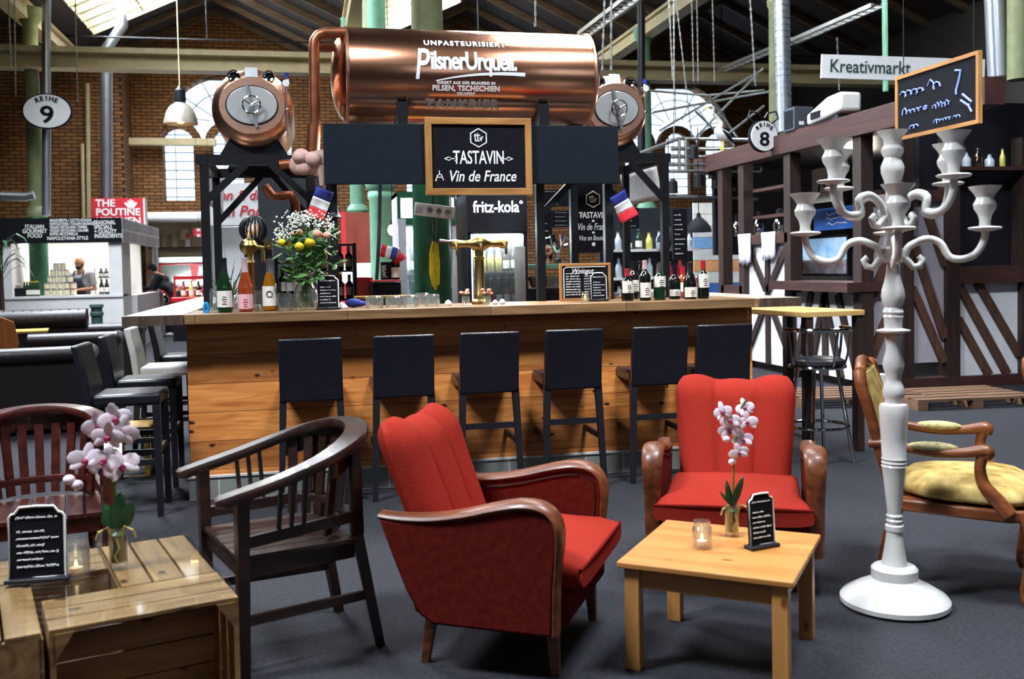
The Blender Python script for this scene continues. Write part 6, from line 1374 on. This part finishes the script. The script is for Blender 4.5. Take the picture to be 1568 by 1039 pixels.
# ------------------------------------------------------------------ row signs and banner
def rowsign(label, c, rx, rz_, num, rim, s9):
    t = thing('row_sign', label, 'sign', c); n = 40
    G().prism([(rx*cos(2*pi*i/n), rz_*sin(2*pi*i/n)) for i in range(n)], 0, .06).build('rim', M('slate'), t); k = .93
    G().prism([(k*rx*cos(2*pi*i/n), k*rz_*sin(2*pi*i/n)) for i in range(n)], -.012, .0).build('face', M('sign_white'), t)
    for i, ch in enumerate('REIHE'):
        st_ = 17 if rx > .3 else 24; a = radians(90+st_*2-st_*i); r = .7; text(ch, rz_*(.36 if rx > .3 else .33), (rx*r*cos(a)*.95, -.014, rz_*r*sin(a)), M('slate'), t, rot=(pi/2, 0, 0) if 0 else (pi/2, -(a-pi/2)*.6, 0), bold=.02*rz_)
    text(num, rz_*s9, (0, -.014, -rz_*.25), M('slate'), t, bold=.03*rz_, wx=1.15); return t
c = atY(72, 170, 18.9); rowsign('oval white row sign with the number nine on the left column', c, .42, .315, '9', 0, 1.35)
c = atY(1170, 208, 11.1); t = rowsign('round white row sign with the number eight on the stall beam', c, .185, .195, '8', 0, 1.2); G().cyl((0, .05, 0), (.26, .12, .05), .018).build('bracket_arm', M('black_steel'), t)
for s in (-1, 1): G().tube([(s*.12, .02, .16), (s*.2, .02, .22), (s*.17, .02, .3), (s*.06, .02, .28), (s*.02, .02, .22)], .012, 6).build('scroll_bracket', M('black_steel'), t)
D_ = lambda px, py, d: EYE + ray(px, py)*d
a, b_ = D_(1258, 101, 12.5), D_(1508, 109, 12.6); u = b_-a; w = hypot(u.x, u.y); t = thing('market_banner', 'long white hanging banner with dark green lettering', 'banner', (a+b_)/2, atan2(u.y, u.x)); hb = 36*12.5/1500; t.rotation_euler = (0, -atan2(u.z, w), atan2(u.y, u.x))
G().bb(-w/2, w/2, 0, .03, -hb/2, hb/2).build('panel', M('sign_white'), t, smooth=0); mat('sign_green', '#1d4038', .6); text('Kreativmarkt', .235, (-w/2+.1, -.004, -.0), M('sign_green'), t, align='LEFT', bold=.002, wx=.84)
# chalkboard hung at the right
a, b_ = D_(1374, 166, 7.7), D_(1502, 134, 6.75); u = b_-a; w = hypot(u.x, u.y); h = .5; RZB = atan2(u.y, u.x); t = thing('hanging_chalkboard', 'wood framed chalkboard with blue chalk writing hung at the upper right', 'chalkboard', (a+b_)/2, RZB)
G().bb(-w/2+.01, w/2-.01, -.01, .01, -h/2+.01, h/2-.01).build('slate', M('slate'), t, smooth=0)
for s in (-1, 1):
    G().cyl((s*w*.42, .005, h/2-.01), (s*w*.42, .005, 3.9), .004, n=5).build('cord', M('black_steel'), t)
    G().bb(-w/2, w/2, -.02, .012, s*h/2, s*(h/2-.028)).build('frame_rail', M('frame_wood'), t, smooth=0); G().bb(s*w/2, s*(w/2-.028), -.02, .012, -h/2+.028, h/2-.028).build('frame_stile', M('frame_wood_upright'), t, smooth=0)
mat('blue_chalk', '#8fa6e8', .8); rr = random.Random(17); g = G()
strokes(g, scribble(rr, -w*.42, w*.05, .09, .1), .006, (0, -.014, 0)); strokes(g, scribble(rr, -w*.4, -w*.1, -.05, .07), .005, (0, -.014, 0)); strokes(g, scribble(rr, -w*.02, w*.2, -.06, .05), .004, (0, -.014, 0)); strokes(g, scribble(rr, -w*.32, -w*.18, -.17, .07), .005, (0, -.014, 0)); strokes(g, scribble(rr, -w*.02, w*.3, -.17, .05), .004, (0, -.014, 0))
strokes(g, [[(w*.24, .16), (w*.3, .15), (w*.28, .08), (w*.25, .02), (w*.25, -.01)], [(w*.3, -.06), (w*.4, -.12), (w*.42, -.09), (w*.32, -.02)], [(w*.38, -.1), (w*.42, -.16)]], .008, (0, -.014, 0)); tag(g.build('chalk_writing', M('blue_chalk'), t), kind='stuff')
# ------------------------------------------------------------------ half-timbered stall
XS, YS = 5.76, 9.3; T, TF = M('timber'), M('timber_flat')
t = thing('timber_stall', 'dark half-timbered stall with white plaster panels along the right', 'stall', (XS, YS, 0))
def Yp(px): d = ray(px, 400); return XS*d.y/d.x - YS
def Xp(px): d = ray(px, 500); return YS*d.x/d.y - XS
G().bb(-.1, .1, -2.0, 4.3, 2.68, 2.92).build('eaves_beam', TF, t, smooth=0, bevel=.006)
for px in (1111, 1143, 1214, 1322): y = Yp(px); G().bb(-.07, .07, y-.08, y+.08, 0, 2.68).build('post', T, t, smooth=0)
# front face: posts, plaster, battens
x1, x2, x3, x4, x5 = Xp(1330), Xp(1388), Xp(1447), Xp(1466), Xp(1560)
for xa_, xb_ in ((x1-.1, x1), (x2-.06, x2+.06), (x3, x4), (x5, x5+.3)): G().bb(xa_, xb_, -.05, .12, 0, 2.68).build('post', T, t, smooth=0)
def panel(name, p0, p1, z0, z1, face, battens, wood_m, pm):
    """plaster panel with battens; face 'x' lies along X at YS, face 'y' along Y at XS"""
    g = G()
    if face == 'x': g.bb(p0, p1, .02, .06, z0, z1)
    else: g.bb(.0, .04, p0, p1, z0, z1)
    q = g.build(name, pm, t, smooth=0)
    for (a, za), (b, zb) in battens:
        A = (p0+(p1-p0)*a, z0+(z1-z0)*za); B = (p0+(p1-p0)*b, z0+(z1-z0)*zb); g = G()
        if face == 'x': g.bar((A[0], .0, A[1]), (B[0], .0, B[1]), .05, .085, up=(0, 1, 0)) if 0 else g.prism_bar(A, B, .085, -.03, .03, 'XZ')
        else: g.prism_bar(A, B, .1, -.03, .02, 'YZ')
        g.build('batten', wood_m, q, smooth=0)
def prism_bar(s, A, B, w, t0, t1, plane):
    d = Vector((B[0]-A[0], B[1]-A[1])); n = Vector((-d.y, d.x)).normalized()*w/2
    return s.prism([(A[0]+n.x, A[1]+n.y), (B[0]+n.x, B[1]+n.y), (B[0]-n.x, B[1]-n.y), (A[0]-n.x, A[1]-n.y)], t0, t1, plane)
G.prism_bar = prism_bar
mat('mauve_plaster', '#a9a2ac', .8, var=.08, scale=5); wood('batten_wood', '#5e3f30', '#3f2820', 2, 5, .6); BWD = M('batten_wood')
panel('plaster_panel', x1, x2-.06, .28, 2.0, 'x', [((.05, .05), (1, .5)), ((.05, .4), (1, .85)), ((.05, .72), (.6, 1))], BWD, M('mauve_plaster'))
panel('plaster_panel', x2+.06, x3, .28, 2.0, 'x', [((.0, .78), (.98, .15)), ((.0, .47), (.95, 0)), ((.35, 1), (1, .6))], BWD, M('mauve_plaster'))
panel('plaster_panel', x4, x5, .12, 1.12, 'x', [((.0, .62), (.5, .0)), ((.0, 1), (.8, .0)), ((.32, 1), (1, .2))], BWD, M('plaster'))
G().bb(x1-.1, x5+.3, -.06, .1, 0, .12).build('sill_beam', M('timber_flat'), t, smooth=0); G().bb(x4, x5+.3, -.1, .12, 1.12, 1.3).build('window_sill', TF, t, smooth=0)
G().bb(x1, x3, -.05, .1, 2.0, 2.12).build('lintel', TF, t, smooth=0)
ya, yb_, yc, yd = Yp(1322), Yp(1214), Yp(1143), Yp(1111)
panel('plaster_panel', ya+.08, yb_-.08, .1, 1.02, 'y', [((.0, .0), (.3, 1)), ((.25, 0), (.52, 1)), ((.5, 0), (.5, 1)), ((.75, .0), (.5, 1)), ((1, .1), (.72, 1))], T, M('plaster'))
G().bb(-.25, .3, ya-.1, yb_+.1, 1.06, 1.16).build('serving_ledge', TF, t, smooth=0)
panel('plaster_panel', yb_+.08, yc-.08, .1, 1.62, 'y', [((.0, .1), (.5, .55)), ((1, .1), (.5, .55)), ((.5, 0), (.5, 1)), ((.0, 1), (.5, .6)), ((1, 1), (.55, .62))], T, M('plaster'))
G().bb(-.07, .07, yb_, yc, 1.62, 1.74).build('rail', TF, t, smooth=0)
panel('plaster_panel', yc+.08, yd-.08, .1, .95, 'y', [((.2, 0), (.5, 1)), ((.6, 0), (.9, 1))], T, M('plaster')); G().bb(-.07, .07, yc, yd, .95, 1.08).build('rail', TF, t, smooth=0)
# dark upper storey and interior
G().bb(x3-.2, 7.0, .15, .25, 1.3, 3.08).build('dark_wall', M('black_wood'), t, smooth=0); G().bb(.1, 7, .3, 4.0, 2.75, 2.85).build('dark_roof', M('black_wood'), t, smooth=0); G().bb(2.2, 2.3, .3, 4.0, 0, 2.75).build('inner_wall', M('black_wood'), t, smooth=0); G().bb(.1, 2.2, 4.0, 4.1, 1.5, 2.75).build('inner_end', M('slate'), t, smooth=0)
for z in (1.95, 2.3): G().bb(.05, .3, yb_+.2, yc-.1, z, z+.04).build('inner_shelf', TF, t, smooth=0)
G().bb(x3, x3+1.2, -.12, .1, 2.32, 2.36).build('wall_shelf', TF, t, smooth=0)
for i, (px, py, hh, r, m) in enumerate([(1482, 232, .16, .05, 'bottle_clear'), (1500, 234, .2, .045, 'cola_dark'), (1518, 232, .14, .05, 'bottle_clear'), (1538, 236, .2, .03, 'lemon_drink')]):
    p = atY(px, py, YS-.05); small_bottle('%s jar or bottle %s on the dark shelf at the right' % (['clear', 'brown', 'clear', 'golden'][i], ['first', 'second', 'third', 'fourth'][i]), (p.x, YS-.02, 2.36), r, hh, m, 'steel', None, 'jars on the dark shelf')
# screen and prints seen in the stall opening
a = atX(1265, 380, XS+.5); t2 = thing('wall_screen', 'wide glossy screen showing cars inside the timber stall', 'screen', (XS+.6, YS+1.85, 1.2)); G().bb(0, .05, -.55, .55, 0, .5).build('panel', M('slate'), t2, smooth=0)
mat('screen_blue', '#4d7fb0', .4, scale=4, col2='#c8d4d8', emit='#6f93b4', es=.8); mat('screen_red', '#5c1c20', .4, scale=5, col2='#a8a8b0'); G().bb(-.006, 0, -.52, .52, .2, .47).build('picture_upper', M('screen_blue'), t2, smooth=0); G().bb(-.006, 0, -.52, .52, .03, .2).build('picture_lower', M('screen_red'), t2, smooth=0)
t2 = thing('poster', 'blue poster with white print above the screen in the timber stall', 'poster', (XS+.8, YS+1.95, 1.78)); mat('poster_blue', '#2b5ca8', .5, var=.2, scale=4); G().bb(0, .02, -.5, .5, 0, .28).build('sheet', M('poster_blue'), t2, smooth=0); g = G(); rr = random.Random(3)
for z in (.08, .14, .2): g.tube([(-.004, y, zz_) for y, zz_ in [(-.3+.06*i, z+rr.uniform(-.02, .02)) for i in range(9)]], .006, 4)
g.build('print', M('chalk'), t2)
t2 = thing('framed_poster', 'pale poster in a frame inside the upper opening of the timber stall', 'poster', (XS+.9, YS+2.35, 2.15)); G().bb(0, .03, -.2, .32, 0, .45).build('sheet', M('label_paper'), t2, smooth=0); g = G(); g.tube([(-.005, y, z) for y, z in [(-.1, .35), (0, .2), (.1, .3), (.15, .1)]], .012, 5); g.build('print', M('slate'), t2)
l = bpy.data.lights.new('stall_light', 'POINT'); l.energy = 60; l.color = (1, .9, .75); l.shadow_soft_size = .15; o = bpy.data.objects.new('stall_light', l); o.location = (XS+1.2, YS+2.0, 2.55); COL.objects.link(o)  # added point light that brightens the timber stall interior
# towels, pallet, animals and boxes of the stall
for px, py0, py1, yy, l in ((1147, 366, 400, Yp(1149), 'pale towel hanging on the rail at the left part of the timber stall'), (1187, 364, 392, Yp(1186), 'second pale towel hanging nearer on the stall rail')):
    z0, z1 = atX(px, py1, XS-.1).z, 1.76; g = G(); w = .36; vs = []
    for i in range(9):
        for j in range(5): vs.append((-.09-.02*sin(i*1.3)*(1-j/4), (-.5+i/8)*w, z0+(z1-z0)*j/4 - .03*(i % 3)*(1-j/4)))
    g.add(vs, [(i*5+j, (i+1)*5+j, (i+1)*5+j+1, i*5+j+1) for i in range(8) for j in range(4)]); o = solo(g, 'towel', M('purple_white'), l, 'towel', 'towels on the stall rail', loc=(XS, YS+yy, 0)); o.modifiers.new('s', 'SOLIDIFY').thickness = .015
for i, (px, py) in enumerate(((1153, 355), (1188, 352), (1222, 350))):
    p = atX(px, py, XS+.4); tt = thing('pump_bottle', 'dark bottle with a chrome top %s on the stall rail shelf' % ['first', 'second', 'third'][i], 'bottle', (p.x-.25, p.y, 1.75), 0, 'bottles over the towels'); G().lathe([(.08, 0), (.09, .1), (.05, .2), (.03, .26), (.001, .27)], n=14).build('body', M('chrome'), tt); G().lathe([(.05, .2), (.04, .3), (.001, .31)], n=12).build('cap', M('slate'), tt)
def pallet(label, c, rz):
    t = thing('wooden_pallet', label, 'pallet', c, rz, 'pallets at the timber stall')
    for k in range(5): G().bb(-.6, .6, -.4+k*.17, -.4+k*.17+.12, .1, .122).build('top_board', M('pallet_wood'), t, smooth=0)
    for x in (-.55, 0, .55): G().bb(x-.05, x+.05, -.4, .4, .02, .1).build('bearer', M('pallet_wood'), t, smooth=0)
    return t
c = atZ(1305, 612); pallet('low wooden pallet on the floor left of the carved chair back', (c.x-.1, c.y-.1, -.02), radians(-10)); c = atZ(1415, 620); pallet('low wooden pallet on the floor in front of the stall door', (c.x+.35, c.y+.05, -.02), radians(-4))
c = atZ(1313, 600); g = G(); g.bb(-.07, .07, -.05, .05, 0, .11); solo(g, 'small_carton', M('sign_white'), 'small pale carton on the left pallet', 'box', loc=(c.x+.1, c.y-.25, .103), bevel=.004)
p = atX(1106, 226, XS); t = thing('heron_figure', 'white heron figure standing on the far end of the stall beam', 'figure', (XS, YS+3.6, 2.92)); s = 1.0
W_ = M('candelabra_white'); g = G(); g.tube([(-.02, 0, .28), (-.0, 0, .35), (.03, 0, .42), (-.03, 0, .5), (-.09, 0, .56), (-.09, 0, .63), (-.13, 0, .66), (-.17, 0, .645)], [.06, .055, .035, .026, .025, .03, .034, .02], 10); g.ball((.06, 0, .25), .11, 14, 9, (1.35, .7, .75), Euler((0, .6, 0)).to_matrix()); g.tube([(.14, 0, .2), (.22, 0, .1)], [.05, .02], 8); o = g.build('body', W_, t, smooth=60); md = o.modifiers.new('r', 'REMESH'); md.mode = 'VOXEL'; md.voxel_size = .01; md.use_smooth_shade = True
G().tube([(-.16, 0, .645), (-.26, 0, .6)], [.014, .003], 8).build('beak', M('petal_yellow'), t); G().tube([(.02, -.08, .32), (.1, -.085, .24), (.2, -.05, .14)], [.01, .03, .008], 8).build('wing_edge', M('slate'), t)
for dy in (-.03, .03): G().cyl((.05, dy, .2), (.04, dy, 0), .008).build('leg', M('petal_yellow'), t)
t = thing('loudspeaker', 'dark grey box speaker standing on the stall beam right of the row sign', 'speaker', (XS, YS+Yp(1224), 2.92)); G().bb(-.12, .12, -.13, .13, 0, .27).build('cabinet', M('grey_plastic'), t, smooth=0, bevel=.008); G().bb(-.125, -.118, -.1, .1, .03, .24).build('grille', M('slate'), t, smooth=0); G().bb(-.06, .0, -.135, -.13, .06, .1).build('badge', M('sign_white'), t, smooth=0)
t = thing('white_projector', 'white slanting projector case lying on the stall beam', 'projector', (XS, YS+Yp(1282), 2.92), radians(0)); g = G(); g.loft([[(-.13, .42, 0), (.13, .42, 0), (.13, .42, .13), (-.13, .42, .13)], [(-.15, 0, .02), (.15, 0, .02), (.15, -.05, .25), (-.15, -.05, .25)], [(-.13, -.3, .06), (.13, -.3, .06), (.13, -.3, .27), (-.13, -.3, .27)]]); g.build('case', M('white_paint'), t, bevel=.04, seg=3); G().bb(-.146, -.135, .02, .3, .05, .13).build('vent', M('slate'), t, smooth=0); G().bb(-.1, .1, -.2, .3, 0, .06).build('base', M('grey_plastic'), t, smooth=0)
# scaffold truss with clamps, left of the stall beam
t = thing('steel_truss', 'steel pipe truss with black spotlights behind the heron', 'truss', atY(1050, 225, 13.2)); b = t.location.copy(); Lc = lambda px, py, y=13.2: atY(px, py, y)-b
for p, q in (((975, 236), (1040, 212)), ((1038, 212), (1165, 214)), ((1020, 240), (1130, 240)), ((1040, 212), (1040, 262)), ((1050, 212), (1050, 262)), ((1028, 228), (1165, 228)), ((1015, 252), (1085, 252)), ((1020, 300), (1160, 305)), ((1165, 205), (1165, 262)), ((1020, 262), (1165, 262))): G().cyl(Lc(*p), Lc(*q), .026, n=8).build('pipe', M('steel'), t)
for p, q, y in (((1000, 172), (1178, 140), 13.4), ((1065, 170), (1108, 212), 13.0), ((1010, 200), (1165, 108), 13.6), ((1063, 212), (1168, 105), 13.7), ((1115, 205), (1170, 162), 13.0), ((1085, 145), (1130, 212), 13.3), ((985, 138), (1082, 146), 14.0), ((1082, 146), (1170, 138), 14.0)): G().cyl(Lc(*p, y), Lc(*q, y), .018, n=7).build('brace_rod', M('steel'), t)
for px, py in ((1062, 232), (1070, 275), (1097, 278), (1030, 285), (1128, 282), (1092, 262)): G().lathe([(.03, .1), (.07, .06), (.075, -.1), (.001, -.1)], Lc(px, py), 12).build('spotlight', M('black_steel'), t)
# wall of painted boards and lamps behind the bar on the right
t = thing('painted_board_wall', 'partition of blue white and orange painted boards behind the timber stall', 'partition', atY(1098, 440, 15.2)); b = t.location.copy()
for i, m in enumerate(('slate', 'board_blue', 'board_pale', 'board_orange', 'board_pale', 'board_sky', 'board_pale', 'board_white', 'board_white')):
    for nm, c_ in (('board_blue', '#2f5a96'), ('board_pale', '#b8b8b4'), ('board_orange', '#c08858'), ('board_sky', '#6890b8'), ('board_white', '#d4d0c8')): mat(nm, c_, .7, var=.15, scale=5)
    G().bb(-.4, .75 if i % 2 else .7, 0, .04, -.3+i*.19, -.3+(i+1)*.19-.008).build('board', M(m), t, smooth=0)
for px, py, l in ((1025, 358, 'black pendant lamp right of the right frame post'), (1070, 343, 'black pendant lamp in front of the painted boards')):
    p = atY(px, py, 11.5); t = thing('black_pendant', l, 'lamp', p, 0, 'black pendant lamps'); G().lathe([(.16, -.1), (.15, -.04), (.1, .03), (.03, .09), (.02, .14)], n=20, cap=False).build('shade', M('slate'), t); G().cyl((0, 0, .12), (0, 0, 1.2), .006, n=5).build('cord', M('slate'), t)
t = thing('back_shelf', 'tall shelf crowded with bottles behind the french flag', 'shelf', (atY(985, 440, 11.6).x, 11.6, 0)); 
G().bb(-.5, .75, .2, .25, 0, 2.1).build('rear_panel', M('fridge_dark'), t, smooth=0)
for z in (.9, 1.2, 1.55): G().bb(-.5, .75, 0, .2, z, z+.03).build('board', M('white_paint'), t, smooth=0)
rr = random.Random(9); k = 0
for z in (.93, 1.23, 1.58):
    for i in range(9):
        k += 1; m = rr.choice(['lemon_drink', 'bottle_clear', 'bottle_dark', 'cola_red', 'bottle_green', 'bottle_clear']); small_bottle('%s bottle in row %s of the crowded back shelf, place %s from the left' % ({'lemon_drink': 'yellow', 'bottle_clear': 'clear', 'bottle_dark': 'black', 'cola_red': 'red', 'bottle_green': 'green'}[m], {.93: 'one', 1.23: 'two', 1.58: 'three'}[z], ['one', 'two', 'three', 'four', 'five', 'six', 'seven', 'eight', 'nine'][i]), t.location+Vector((-.42+i*.135, .1, z)), .042, rr.uniform(.18, .26), m, 'steel', rr.choice([None, 'label_paper']), 'bottles on the crowded back shelf')
for px, c_, l in ((1030, 'bottle_green', 'green planter box'), (1060, 'cola_red', 'red basket')): boxat('produce_box', l+' on the counter behind the wine bottles', 'box', px-12, 425, px+14, 446, 9.6, .2, c_)
boxat('side_bench', 'dark bench behind the wine bottles inside the bar', 'bench', 958, 446, 1090, 622, 9.5, .5, 'fridge_dark')
